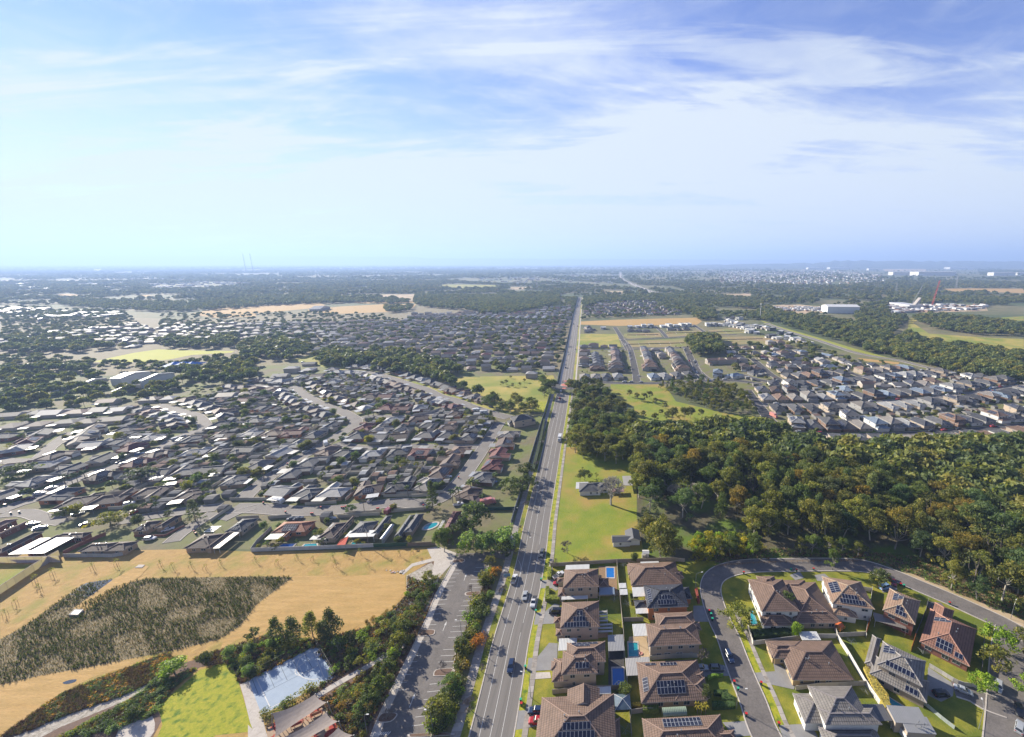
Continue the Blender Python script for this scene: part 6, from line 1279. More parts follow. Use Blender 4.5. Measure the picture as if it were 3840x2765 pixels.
lamp_post(W('q', 1330, 300), Vector((1, .2, 0)), 7, 'lamp post on the verge above the black-roofed house', GLM); lamp_post(W('r', 275, 1370), Vector((1, .1, 0)), 7, 'lamp post beside the clipped hedges of the curved street', GLM); lamp_post(W('4', 1965, 1440), Vector((-.3, 1, 0)), 7, 'pale leaning lamp post by the yellow lawn bend', GLM) if 0 else None
for i, (x, y) in enumerate(((350, 1600), (255, 1360), (415, 1180), (460, 820), (545, 560))): lamp_post(W('c', x, y), Vector((1, 0, 0)), 9, ['beside dark planting below the yellow yard', 'beside the corner of the yellow yard', 'beside the hedge of the maroon-roofed house', 'beside the hedge half way to the bridge', 'just before the tree-shaded bridge'][i].join(('tall street lamp left of the main road, ', '')), GLM)
# timber power poles
def pole(label, p, H=11, group='power poles', arm=True):
 e = empty('power_pole', (p.x, p.y, 0), R(10), label, 'power pole', group); m = MB(); m.bar((0, 0, 0), (0, 0, H), .16, 0, 6, .11); m.build('pole', M['grey_bark'], e)
 if arm: m = MB(); m.bar((-1.1, 0, H - .6), (1.1, 0, H - .6), .07); m.build('crossarm', M['timber'], e)
for i, (k_, x, y, l_) in enumerate((('2', 968, 205, 'white pole standing in the pool yard behind the pale fence'), ('a', 470, 1000, 'power pole beside the palms at the left'), ('b', 195, 1060, 'power pole at the street corner below the junction'), ('b', 1100, 930, 'power pole behind the row of hip roofs'), ('b', 955, 1280, 'thin pole on the verge above the front row'), ('1', 1505, 80, 'small pole at the lane of white cars'))): pole(l_, W(k_, x, y), 8)
# roadside sign, boulders and gas box
p = W('3', 405, 445); e = empty('road_sign', (p.x, p.y, 0), R(10), 'blue and white notice board on two posts beside the footpath', 'sign'); m = MB(); m.box(-1.3, 1.3, -.05, .05, 1.2, 2.5); m.build('board', mat('sign_blue', (.25, .40, .55), .5), e)
for x in (-1.1, 1.1): m = MB(); m.bar((x, .08, 0), (x, .08, 2.5), .05); m.build('post', M['steel'], e)
p = W('q', 1330, 1290);
# saplings on the dry bank, each inside its stakes
k = 0
SP = [('2', 118, 318), ('2', 282, 340), ('2', 432, 300), ('2', 548, 305), ('2', 700, 300), ('2', 798, 275), ('2', 905, 265), ('2', 1082, 268), ('2', 1198, 272), ('2', 1300, 262), ('2', 720, 355), ('2', 965, 355), ('1', 1210, 350), ('1', 1300, 370), ('1', 1440, 360), ('1', 1545, 375), ('1', 1660, 340), ('1', 880, 350), ('1', 700, 370), ('1', 400, 420), ('1', 300, 530), ('1', 120, 640), ('1', 45, 720), ('1', 265, 470)]
for i, (k_, x, y) in enumerate(SP):
 g = W(k_, x, y); v = TREE['sapling_leaf'][i % 2]; s = RN.uniform(.7, 1.25); e = empty('sapling', g, 0, 'young planted sapling held between thin stakes on the dry grass bank', 'sapling', 'staked saplings on the dry bank')
 c = link('crown', v[0], e, color=(1.5, 1.3, .8)); c.scale = (s, s, s); link('trunk', v[1], e).scale = (s, s, s)
 if 'stake' not in JOINED: m = MB(); m.bar((0, 0, -.1), (0, 0, 1.6), .04, 0, 4); JOINED['stake'] = m.mesh('stake', M['timber'])
 for dx, dy in ((-.7, -.4), (.7, -.4), (0, .7)): link('stake', JOINED['stake'], e, (dx, dy, 0))
p = W('1', 575, 705); P4 = PL('1', '520 725 590 728 632 685 565 682'); c = sum(P4, Vector()) / 4; e = empty('drain_pit', (c.x, c.y, 0), 0, 'white concrete drain pit with a dark grate in the reed bed', 'drain pit'); m = MB(); Q = [(q - c) for q in P4]
m.ribbon([Q[0], Q[1], Q[2], Q[3], Q[0]], [q * .8 for q in (Q[0], Q[1], Q[2], Q[3], Q[0])], 0, .8); m.build('rim', M['concrete'], e); m = MB(); m.face([(q.x * .8, q.y * .8, .7) for q in Q]); m.build('grate', M['dark_metal'], e)
P4 = PL('1', '1015 362 1068 362 1090 342 1045 340'); c = sum(P4, Vector()) / 4; m = MB(); Q = [(q.x - c.x, q.y - c.y) for q in P4]; m.face([(x, y, .25) for x, y in Q]); [m.face([(*Q[i], 0), (*Q[(i + 1) % 4], 0), (*Q[(i + 1) % 4], .25), (*Q[i], .25)]) for i in range(4)]; tag(m.build('drain_cover', M['concrete'], None, (c.x, c.y, .02)), 'flat concrete drain cover at the end of the grass causeway', 'drain cover')
e = empty('rock_pile', W('2', 1160, 388), 0, 'line of pale and reddish rocks at the drain outlet on the dry bank', 'rocks')
for k_, cx_, cy_, n_, l_ in (('2', 1160, 388, 14, None),):
 for i in range(n_):
  m = MB(); s = RN.uniform(.25, .5); m.disc((0, 0, 0), s, s * .7, 0, 6); m.build('rock', M['ridge'], e, (RN.uniform(-4, 4), RN.uniform(-.9, .9), 0), RN.uniform(0, 3), RN.choice(((.6, .55, .5), (.5, .3, .25), (.35, .33, .32))))
# ---------------------------------------------------------------- streets of houses
def nice(rc, kind): return NAMES.get(rc, rc)
def fill_row(rowname, key, s, kinds, roofs, walls, spacing, off, side, group, start='the near end', z0=0, jit=.06, far=False):
 pts = smooth(PL(key, s), 3); pts = resample(pts, 1.0); i = int(spacing / 2); n = 0
 while i < len(pts) - 2:
  t = tang(pts, i); nr = Vector((t.y, -t.x, 0)) * side; c = pts[i] + nr * off; kd = RN.choice(kinds); rc = RN.choice(roofs); wc = RN.choice(walls)
  rz = math.atan2(nr.y, nr.x) + math.pi / 2 + RN.uniform(-jit, jit)             # front (-y) faces the street
  lab = '%s-roofed %s house, %s from %s of %s' % (nice(rc, kd), {'old': 'low', 'new1': 'low', 'new2': 'two-storey', 'flat': 'white boxy'}[kd], ORD[min(n, 39)], start.replace('the ', ''), rowname)
  if mass_house(kd, c.x, c.y, rz, rc, wc, lab, group, gap=.2, far=far): n += 1; i += int(spacing * RN.uniform(.95, 1.1))
  else: i += 3
 return n
ES = 'houses of the estate right of the main road'; NR = ['charcoal', 'dkgrey', 'charcoal', 'brown', 'dkgrey', 'dkbrown', 'grey']; NW = ['beige', 'cream', 'white', 'grey', 'brown']
# explicit estate rows (c crop): columns beside the streets beyond the roundabout
fill_row('the first column past the roundabout', 'c', '745 250 770 170 780 100 790 20', ['new2'], NR, NW, 13, 0, 1, ES, 'the roundabout end')
fill_row('the cross street row', 'c', '740 250 850 248 950 245 1060 242 1150 240', ['new1'], ['dkgrey', 'grey', 'ltgrey'], ['cream', 'grey'], 13, 0, 1, ES, 'the roundabout end')
fill_row('the second column beyond the roundabout', 'c', '1050 200 1040 130 1030 60 1020 20', ['new2'], NR, NW, 13, 0, 1, ES, 'the cross street end'); fill_row('the third column', 'c', '1310 190 1290 130 1270 70 1245 20', ['new2'], NR, NW, 13, 0, 1, ES, 'the cross street end')
fill_row('the fourth column', 'c', '1560 200 1520 140 1480 80 1440 25', ['new2'], NR, NW, 13, 0, 1, ES, 'the cross street end'); fill_row('the short low row', 'c', '1290 245 1400 240 1500 232 1620 225', ['new1'], ['ltgrey', 'dkgrey', 'blue'], NW, 12, 0, 1, ES, 'the left end')
fill_row('the middle infill column', 'c', '900 190 890 120 880 60', ['new1'], NR, NW, 14, 0, 1, ES, 'the cross street end')
for (st, nm, en) in ((D3, 'the sunny estate street', 'left'), (D8, 'the bushland street', 'left'), (D1, 'the upper estate street', 'left'), (D5, 'the empty block street', 'left')):
 for sd in (1, -1):
  pts = resample(st, 1.0); i = 8; n = 0
  while i < len(pts) - 4:
   t = tang(pts, i); nr = Vector((t.y, -t.x, 0)) * sd; kd = RN.choice(['new1', 'new1', 'new2']); rc = RN.choice(['grey', 'dkgrey', 'charcoal', 'dkgrey', 'blue', 'ltgrey', 'brown', 'charcoal']) ; wc = RN.choice(NW); c = pts[i] + nr * 16.5
   lab = '%s-roofed %s house, %s from the %s, %s side of %s' % (nice(rc, kd), {'new1': 'low', 'new2': 'two-storey'}[kd], ORD[min(n, 39)], en, 'near' if sd > 0 else 'far', nm)
   if mass_house(kd, c.x, c.y, math.atan2(nr.y, nr.x) + math.pi / 2, rc, wc, lab, ES, gap=-.2): n += 1; i += int(RN.uniform(13.5, 15.5))
   else: i += 3
fill_row('the bend where the white modern pair stands', 'd', '130 200 240 205 340 205 460 205', ['new2'], ['blue', 'dkgrey', 'charcoal'], ['white', 'grey'], 13, 0, 1, ES, 'the left end'); fill_row('the column above the bend', 'd', '90 120 200 115 300 112 380 108', ['new2'], ['tan', 'brown', 'grey'], ['beige', 'cream'], 14, 0, 1, ES, 'the left end')
for nm, s_ in (('the embankment row, front', '200 690 260 700 320 700'), ('the embankment row, middle', '360 725 430 740 520 745 600 765 700 790'), ('the embankment row, back', '420 700 560 715 700 745 800 790 870 800'), ('the top white row', '60 610 140 640 220 650 300 660 400 680'), ('the far white row', '30 590 100 590 180 600')):
 fill_row(nm, 'h', s_, ['flat', 'flat', 'new2'], ['white', 'ltgrey', 'white', 'dkgrey'], ['white', 'grey', 'dark'], 15, 0, 1, ES, 'the left end')
for nm, s_ in (('the dark row left of the lots', '1180 735 1250 735 1310 738 1380 738'), ('the dark row right of the lots', '1500 725 1580 725 1640 722 1720 722')): fill_row(nm, 'g', s_, ['new1'], ['charcoal', 'dkgrey'], ['dark', 'brown'], 15, 0, 1, ES, 'the left end')
for nm, s_ in (('the white box row behind the empty lots', '1175 705 1230 705 1290 703 1350 702 1420 700 1480 700 1550 696 1620 694 1680 692'), ('the white box row nearest the main road', '960 715 1030 715'), ('the white box group right of the lots', '1800 690 1860 690 1920 685 1980 690 2060 700 2120 715 2180 730')): fill_row(nm, 'g', s_, ['flat'], ['white'], ['white', 'grey'], 14, 0, 1, ES, 'the left end')
fill_row('the dark group above the vacant block', 'g', '830 740 900 738 850 710 900 708', ['new1', 'new2'], ['charcoal', 'dkgrey'], ['brown', 'dark'], 16, 0, 1, ES, 'the road end'); fill_row('the vacant block', 'g', '830 805 880 803', ['old'], ['dkgrey'], ['cream'], 18, 0, 1, ES, 'the road end')
# residential streets of the left suburb: both sides of every traced street
OLDR = ['grey', 'dkgrey', 'dkbrown', 'charcoal', 'dkgrey', 'charcoal', 'dkbrown', 'dkgrey', 'brown', 'maroon', 'ltgrey', 'pale', 'dkbrown']; OLDW = ['tan', 'brick', 'beige', 'cream', 'brown', 'orange']
LS = 'single-storey houses of the left suburb'
SN = [('b', '780 185 1000 200 1150 240 1300 290 1430 330 1530 380 1640 410 1800 470', 'the tree belt street', 'the far end'), ('b', '0 290 230 310 420 315 480 360 560 410 640 450 760 490 840 530', 'the wide diagonal street', 'the left end'), ('b', '870 610 800 650 740 690 640 750 560 800 440 860 340 930 240 990 160 1050 80 1110', 'the leftward street', 'the upper end'),
 ('b', '60 1238 400 1260 560 1258 760 1250 1000 1222 1200 1195 1400 1205', 'the front row street', 'the left end'), ('b', '1520 1170 1600 1115 1700 1010 1760 930 1830 830 1900 720 1950 640', 'the roadside street', 'the near end'), ('b', '740 775 900 775 1100 778 1300 765 1500 768 1700 768', 'the short cross lane', 'the left end'), ('b', '920 550 1000 535 1150 540 1300 535 1450 520 1550 490', 'the upper cross lane', 'the left end'),
 ('a', '0 1265 150 1205 280 1165 400 1090 530 1040 650 1000 740 960 850 930 950 890 1040 850 1150 810 1270 760 1350 705 1450 665', 'the long left street', 'the left end'), ('a', '1560 600 1500 530 1400 505 1330 480 1200 450', 'the long street bend', 'the near end'), ('a', '1680 1230 1500 1250 1400 1262 1200 1290', 'the two palm lane', 'the right end'), ('a', '0 870 150 880 300 850 380 780 470 710 560 650', 'the pale left street', 'the left end')]
for key, s_, nm, en in SN:
 for sd in (1, -1): fill_row('%s, %s side' % (nm, ('right', 'left')[sd < 0]), key, s_, ['old'], OLDR, OLDW, 15.6, 14.0, sd, LS, en)
fill_row('the white-roofed pair near the bridge', 'c', '300 575 330 620 310 670 280 740 240 800', ['old', 'new2'], ['dkgrey', 'blue', 'grey'], ['white', 'cream'], 15, 0, 1, LS, 'the bridge end'); fill_row('the row beside the main road wall', 'c', '190 860 150 950 110 1010 60 1150', ['old'], ['terracotta', 'maroon', 'brown'], ['tan', 'brick'], 17, 0, 1, LS, 'the upper end')
# the remaining lots: rows on a lattice
def lattice(key, poly, ang, dx, dy, kinds, roofs, walls, group, zone, far=False, skip=.04, limit=999):
 P = [(p.x, p.y) for p in PL(key, poly)]; cx = sum(p[0] for p in P) / len(P); cy = sum(p[1] for p in P) / len(P); ca, sa = math.cos(R(ang)), math.sin(R(ang)); rad = max(math.hypot(p[0] - cx, p[1] - cy) for p in P); n = 0; r = 0
 for j in range(-int(rad / dy) - 1, int(rad / dy) + 2):
  k = 0
  for i in range(-int(rad / dx) - 1, int(rad / dx) + 2):
   u = i * dx + RN.uniform(-1.5, 1.5); v = j * dy + RN.uniform(-1.5, 1.5) + (5 if (j % 2) else -5); x, y = cx + u * ca - v * sa, cy + u * sa + v * ca
   if not inside(np.array(x), np.array(y), P) or RN.random() < skip: continue
   kd = RN.choice(kinds); rc = RN.choice(roofs); wc = RN.choice(walls)
   lab = '%s-roofed house, %s in the %s row of %s' % (nice(rc, kd), ORD[min(k, 39)], ORD[min(max(r, 0), 39)], zone)
   f = far or n >= limit
   if mass_house(kd, x, y, R(ang) + (math.pi if j % 2 else 0) + RN.uniform(-.08, .08), rc, wc, lab, group, gap=0, far=f): k += 1; n += 1
  if k: r += 1
 return n
lattice('b', '0 330 760 170 1100 260 1700 470 1960 560 1960 640 1800 900 1560 1180 1200 1180 700 1230 0 1220', 6, 15.5, 14.5, ['old'], OLDR, OLDW, LS, 'the inner left suburb blocks')
N_NEAR = N_H[0]
lattice('a', '0 560 500 470 900 430 1400 400 1960 300 1960 1250 1600 1230 900 1290 500 1330 0 1240', 12, 15.5, 14.5, ['old'], OLDR, OLDW, LS, 'the blocks at the left edge', limit=max(0, 330 - N_H[0]))
lattice('d', '300 150 900 70 1250 130 1600 140 2268 250 2400 300 2400 560 2000 580 1300 610 650 590 520 440 400 330', -6, 13.5, 20.5, ['new1', 'new2', 'new1'], ['dkgrey', 'charcoal', 'charcoal', 'dkgrey', 'dkbrown', 'blue', 'grey', 'ltgrey'], NW, ES, 'the right estate blocks', skip=.02)
FR = ['grey', 'dkgrey', 'ltgrey', 'dkbrown', 'maroon', 'brown', 'pale', 'dkgrey', 'charcoal', 'charcoal']
for key, poly, ang in (('b', '200 230 560 130 800 170 1000 240 700 300 200 290', 8), ('f', '620 1000 900 760 1100 720 1960 720 2200 740 2268 1000 2268 1180 1900 1140 1500 1000 1200 1000', 14), ('f', '2100 760 2700 720 2900 720 2830 1100 2500 1180 2268 1150 2200 1000', 3), ('f', '-700 760 0 740 700 740 1200 720 900 860 620 960 400 900 0 900 -700 900', 10),
     ('f', '1500 660 2300 640 2700 650 2700 700 1500 700', 5), ('g', '450 560 790 520 780 640 400 640', 5), ('g', '830 560 1000 500 1500 480 1650 560 1600 600 830 610', 10), ('e', '0 760 600 740 1300 760 1500 900 1190 960 500 900 0 950', 15), ('e', '0 620 800 640 1100 640 1000 740 0 740', 8), ('c', '0 0 620 0 600 150 530 215 380 250 0 180', 3), ('h', '60 780 400 770 520 800 660 880 500 930 100 900 20 830', 4), ('h', '150 880 900 880 1000 960 700 985 150 985', 6),
     ('d', '420 60 900 60 1300 150 1600 130 2000 210 2268 250 2268 320 1900 330 1300 300 500 340', 3)):
 lattice(key, poly, ang, 17, 16.5, ['old', 'old', 'new2'] if key != 'd' else ['new2', 'new1'], FR, OLDW, None, '', far=True, skip=.1)
lattice('c', '750 270 780 0 1130 0 1170 250', 3, 14, 12, ['new1', 'new2'], NR, NW, None, '', far=True); lattice('c', '1200 250 1180 10 1570 10 1680 230', 3, 14, 12, ['new1', 'new2'], NR, NW, None, '', far=True)
# sheds and carports in the gaps between the houses: one mass
def sheds():
 q = MB(); r = random.Random(5); mats = [mat('shed_%d' % i, c, .9, .15, .3, spec=.05) for i, c in enumerate(((.20, .20, .20), (.25, .24, .22), (.12, .12, .13), (.22, .15, .12), (.40, .41, .41)))]
 for key, s, n in (('b', '-900 480 0 330 760 200 1100 260 1700 490 1960 560 1960 640 1800 900 1560 1230 1200 1280 700 1320 -900 1320', 2300), ('d', '300 150 900 70 1250 130 1600 140 2268 250 2268 560 650 590', 900)):
  P = [(p.x, p.y) for p in PL(key, s)]; x0, x1 = min(p[0] for p in P), max(p[0] for p in P); y0, y1 = min(p[1] for p in P), max(p[1] for p in P)
  for _ in range(n):
   x, y = r.uniform(x0, x1), r.uniform(y0, y1); w, d, h = r.uniform(1.5, 3.4), r.uniform(1.5, 3), r.uniform(2, 2.7)
   if not inside(np.array(x), np.array(y), P) or not is_free([(x - w, y - d), (x + w, y - d), (x + w, y + d), (x - w, y + d)]) or not free_at(x, y, 0): continue
   t = MB(); t.box(-w + .2, w - .2, -d + .2, d - .2, 0, h - .05, 1, False); hip(t, None, -w, -d, w, d, h, .2, 'gx', r.randrange(5), False); b = len(q.v); a = R(8); ca, sa = math.cos(a), math.sin(a); q.v += [(x + p[0] * ca - p[1] * sa, y + p[0] * sa + p[1] * ca, p[2]) for p in t.v]
   for f, mi, uv in zip(t.f, t.m, t.uv): q.f.append(tuple(i + b for i in f)); q.m.append(mi); q.uv.append(uv)
   block([(x - w, y - d), (x + w, y - d), (x + w, y + d), (x - w, y + d)])
 return tag(q.build('back_yard_sheds', mats), 'small sheds and carports crowded between the suburb houses', None, None, 'stuff')
# far houses: one mass
def far_houses():
 m = {k: MB() for k in ('wall', 'roof')}; V, Fc, MI = [], [], []; mats = [mat('far_wall', (.42, .37, .32), .9, .2, .02), M['fascia']]; idx = {}
 mb = MB(); rcm = {}
 for rc in set(f[4] for f in FAR_H): rcm[rc] = len(mats); mats.append(mat('far_roof_' + rc, RC[rc], .6, .25, .05, spec=.4))
 pc = len(mats); mats.append(M['panel_cell'])
 for x, y, rz, kind, rc in FAR_H:
  ca, sa = math.cos(rz), math.sin(rz); w = RN.uniform(11, 16); d = RN.uniform(9, 12); z = 5.4 if kind == 'new2' else 2.7; t = MB(); t.box(-w / 2 + .4, w / 2 - .4, -d / 2 + .4, d / 2 - .4, 0, z, 0, False)
  hip(t, None, -w / 2, -d / 2, w / 2, d / 2, z, .42, RN.choice(('hip', 'hip', 'gx')), rcm[rc], False)
  if RN.random() < .6: t.box(-w / 2 + 1, -w / 2 + 6, -d / 2 - 3.5, -d / 2 + 1, 0, 2.6, 0, False); hip(t, None, -w / 2 + .6, -d / 2 - 4, -w / 2 + 6.4, -d / 2 + 3, 2.65, .42, 'hip', rcm[rc], False)
  if RN.random() < .4: t.box(w / 2 - 5, w / 2, d / 2, d / 2 + 3.4, 2.4, 2.5, rcm.get('white', 1))
  b = len(mb.v)
  for p in t.v: mb.v.append((x + p[0] * ca - p[1] * sa, y + p[0] * sa + p[1] * ca, p[2]))
  for f, mi, uv in zip(t.f, t.m, t.uv): mb.f.append(tuple(i + b for i in f)); mb.m.append(mi); mb.uv.append(uv)
 return tag(mb.build('far_suburb_houses', mats), 'mass of small far suburb roofs', None, None, 'stuff')
far_houses()
sheds()
# vacant lots with low dark retaining walls
VM = mat('vacant_lot_grass', (.20, .24, .05), .95, vscale=.03, col2=(.34, .29, .10), col3=(.36, .26, .12), v3scale=.015)
patch('vacant_lots', PL('g', '1160 752 1440 745 1460 780 1190 795 1150 770'), VM, .03); patch('vacant_lots', PL('g', '1490 740 1780 728 1820 760 1510 780'), VM, .031); patch('vacant_lots', PL('g', '1830 725 2080 700 2160 745 1880 765'), VM, .032)
patch('vacant_lots', PL('g', '1185 812 1640 790 1660 855 1210 872'), VM, .033); patch('vacant_lots', PL('g', '1820 785 2268 770 2500 810 2400 840 1900 850 1850 820'), VM, .034); patch('vacant_block', PL('g', '800 755 1100 755 1140 875 780 878'), 'dry_green', .03)
patch('dry_meadow', PL('g', '810 655 1120 640 1740 625 1780 655 1740 680 1110 690 800 680'), 'dry', .03); patch('dry_meadow', PL('h', '1020 880 1340 915 1330 930 1090 905'), 'dry', .035); patch('dry_meadow', PL('h', '340 790 520 785 560 810 400 815'), 'dry', .036)
for i, s_ in enumerate(('1180 765 1430 762', '1190 840 1640 828', '1500 750 1790 742', '1830 742 2110 732', '1830 805 2268 795')):
 a = PL('g', s_); fence('retaining_wall', 'low dark retaining wall across the vacant lots, ' + ['nearest the main road', 'long front one', 'behind the middle street', 'top right one', 'right-hand long one'][i], a, .9, (.05, .05, .05), 6, posts=False, cat='retaining wall')
 b = resample([a[0], a[1]], 17)
 for q in b[1:]: stripe([q + Vector((0, -11, 0)), q + Vector((0, 11, 0))], .7, 'lot_border', .07, 'concrete')
# ---------------------------------------------------------------- trees one can tell apart
TG = 'trees'
def T(kind, k, x, y, h, label, tint='green', g=None, **kw): return tree(kind, W(k, x, y), h, label, tint, g, **kw)
T('round', 'r', 300, 600, 8.5, 'leafy yellow-green street tree in the bend beside the white balcony house', 'khaki', wide=1.25); T('dense', 'r', 725, 470, 7.5, 'dense dark green tree between the balcony house and the long brown house', 'green', wide=.9); T('dense', 'r', 820, 700, 4.8, 'bright yellow-green bush behind the white garden wall', 'lime')
T('round', 's', 1225, 830, 9.5, 'upper street tree with clumped glossy crown beside the steep-roofed house', 'lime', wide=1.1); T('round', 's', 1205, 1010, 8.5, 'lower street tree with clumped crown beside the tall fence', 'khaki', wide=1.1); T('round', 's', 1075, 1200, 6.5, 'yellow-green street tree above the silver wagon', 'lime', wide=1.2); T('round', 's', 1480, 850, 9, 'street tree cut by the right edge, upper one', 'khaki'); T('round', 's', 1490, 1260, 7.5, 'yellow-green street tree cut by the right edge, lower one', 'lime')
T('dense', 'q', 700, 1260, 4.4, 'round dark green tree beside the deep blue pool', 'green'); T('dense', 'q', 1415, 1290, 4.6, 'dark green bush at the corner of the hedge lawn', 'dark'); T('round', 's', 130, 240, 8, 'dark tree in the shade beside the light blue van', 'dark', wide=1.1); T('dense', 'q', 785, 1240 - 1180 + 5, 4, 'dark bush outside the paddock fence beside the small tank', 'dark')
bare(1, W('q', 1385, 960), 'pinkish bare rounded tree in the front yard beside the brown two-storey house', .9); bare(2, W('3', 855, 250), 'dark bare rounded tree on the paddock lawn', 1.1); bare(0, W('c', 1002, 1212), 'huge bare winter tree with pale limbs in front of the paddock house', 1.15, name='bare_tree'); bare(3, W('3', 775, 345), 'small leafless pinkish tree at the corner of the paddock and footpath', 1.0)
T('round', 'c', 800, 1025, 8, 'dark green tree on the dry grass behind the paddock house', 'dark'); T('young', 'c', 765, 1030, 4.5, 'thin small tree left of the dark green tree behind the paddock house', 'khaki'); T('young', 'c', 850, 1010, 4, 'thin small tree right of the dark green tree, the nearer of two', 'khaki'); T('young', 'c', 890, 1005, 3.8, 'thin small tree right of the dark green tree, farther one', 'khaki')
for i, (x, y, h, l_) in enumerate(((115, 945, 7.5, 'tree with a bare stem at the left end of the casuarina row'), )): T('young', '2', x, y, h, l_, 'dark')
for i, (x, y, h, t_) in enumerate(((285, 915, 9.5, 'dark'), (415, 925, 10.2, 'dark'), (550, 880, 10, 'khaki'), (700, 890, 11.5, 'dark'), (640, 900, 7.5, 'bluegreen'))): T('casuarina', '2', x, y, h, ['first feathery casuarina from the left beyond the ball court', 'second feathery casuarina from the left beyond the ball court', 'pointed casuarina just behind the far corner of the court', 'tallest feathery casuarina, right of the court corner', 'small blue-green casuarina between the two tallest'][i], t_, 'feathery trees beyond the ball court', wide=1.15)
YT = [(840, 920, 5, 'dark'), (755, 990, 6, 'bluegreen'), (1000, 990, 6, 'khaki'), (1090, 870, 6.5, 'khaki'), (1060, 800, 5, 'green'), (1160, 1080, 6, 'lime'), (1220, 870, 5, 'khaki'), (925, 1130, 6, 'khaki'), (830, 1100, 4.5, 'green'), (810, 1400, 6, 'khaki'), (985, 1370, 5.5, 'khaki'), (1290, 780, 4.5, 'dark'), (1370, 650, 5, 'dark'), (1430, 520, 4.5, 'dark'), (1170, 960, 5, 'dark'), (1080, 1060, 3.5, 'green'), (880, 1560, 4.5, 'dark'), (900, 1480, 5, 'silver')]
for i, (x, y, h) in enumerate(((1412, 470, 5.5), (1385, 640, 6), (1232, 880, 6.5), (1190, 985, 7), (1150, 1090, 5.5), (1105, 1190, 7.5), (1065, 1290, 6), (1020, 1370, 8), (985, 1430, 6.5))): T('round', '2', x, y, h, 'tree at the edge of the car park path, %s from the far end' % ORD[i], ['khaki', 'green', 'dark'][i % 3], 'trees shading the car park path', wide=.95)
for i, (x, y, h) in enumerate(((345, 1005, 10), (350, 1085, 9), (300, 1150, 8))): T('round', 'c', x, y, h, ['dense tree beside the main road wall, farthest of three', 'dense tree beside the main road wall, middle of three', 'dense tree beside the main road wall, nearest of three'][i], 'dark', wide=1.2)
for x, y, h, t_ in YT: T('young', '2', x, y, h, 'slender planted tree in the garden bed between the court and the car park', t_, 'slender trees of the garden bed', wide=1.15)
for i, (x, y, h) in enumerate(((80, 1000, 3.6), (55, 1105, 3.8), (90, 1185, 4.4), (235, 950, 3.2), (205, 1095, 3.6))): T('dense', '2', x, y, h * .85, ['silvery round shrub above the court corner, farthest', 'round shrub beside the court corner, middle of three', 'darkest round shrub at the very corner of the court', 'round shrub under the casuarinas', 'round tree against the shrub side of the court'][i], ['silver', 'green', 'dark', 'silver', 'khaki'][i])
for i, (x, y, h) in enumerate(((1730, 1035, 4), (1560, 1075, 4), (1880, 1000, 3.5), (1860, 1095, 3.4), (1880, 1180, 4.2), (1005, 1500, 3.6))): T('dense', '1', x, y, h, ['dark silvery round shrub at the corner of the green lawn', 'dark round shrub left of the lawn corner', 'pale round shrub behind the lawn corner', 'round shrub right of the lawn corner, upper', 'round shrub right of the lawn corner, lower', 'dark round shrub beside the grey slab'][i], 'silver' if i % 2 == 0 else 'dark')
T('dense', '1', 1310, 1150, 4.2, 'low spreading bright green bush beside the green lawn', 'lime', wide=1.9)
T('big_gum', '2', 1535, 240, 13, 'large bushy tree at the top of the access path', 'green', wide=.9);
for i, (k_, x, y, h, t_) in enumerate((('2', 1690, 245, 6, 'lime'), ('2', 1740, 215, 9, 'silver'), ('2', 1820, 235, 6, 'lime'), ('2', 1880, 220, 9, 'silver'), ('3', 410, 215, 11, 'silver'), ('3', 395, 270, 8, 'dark'), ('3', 250, 225, 8, 'silver'), ('3', 60, 110, 8, 'dark'))): T('round', k_, x, y, h, 'bushy grey-green tree in the dense planting between the car park entry and the yellow yard', t_, 'dense planting beside the car park entry', wide=1.2)
T('pine', 'b', 1480, 1260, 17, 'tall dark pine beside the street corner of the left suburb', 'dark'); T('round', 'b', 1790, 1400, 15, 'huge spreading blue-green conifer beside the yellow yard', 'bluegreen', wide=1.0); T('pine', 'a', 1500, 1340, 12, 'dark conifer leaning over the lane of the left suburb', 'dark', wide=1.5); T('pine', 'b', 1925, 570, 9, 'conical dark tree at the cul-de-sac', 'dark', wide=1.5)
T('round', 'a', 840, 1380, 8, 'wide olive-yellow tree beside the dark cars', 'gold', wide=1.6); T('round', 'a', 510, 1320, 7, 'dark green tree beside the lane at the left', 'dark'); T('round', 'a', 150, 1000, 9, 'broad dark tree in the left suburb', 'dark', wide=1.8); T('round', 'a', 1090, 1020, 8, 'large dark rounded tree between dark roofs', 'dark', wide=1.8); T('round', 'c', 230, 1110, 9, 'broad dark tree beside the hedge and main road', 'dark', wide=1.3); bare(1, W('c', 310, 1100), 'bare grey tree beside the broad dark tree by the main road', 1.1)
for i, (k_, x, y, h) in enumerate((('a', 1130, 1290, 7), ('a', 1205, 1280, 6.5), ('a', 505, 1060, 7), ('a', 560, 1070, 7.5), ('a', 600, 1050, 7), ('a', 660, 1040, 8), ('b', 1200, 1110, 7), ('b', 1230, 1080, 8), ('b', 1290, 1150, 7), ('b', 1380, 1130, 7), ('b', 1770, 1130, 9), ('b', 1820, 1120, 8), ('b', 1630, 1200, 8), ('b', 1680, 1190, 9), ('b', 985, 560, 9), ('b', 1025, 530, 8), ('b', 1770, 450, 6), ('c', 125, 1060, 8), ('b', 440, 1530, 3.5), ('b', 650, 1520, 4), ('b', 630, 1530, 3), ('c', 20, 1210, 6))):
 palm(W(k_, x, y), h, ['nearer palm of the pair on the dry lawn', 'farther palm of the pair on the dry lawn'][i] if i < 2 else 'palm in one of the palm clumps of the left suburb', None if i < 2 else 'palms of the left suburb')
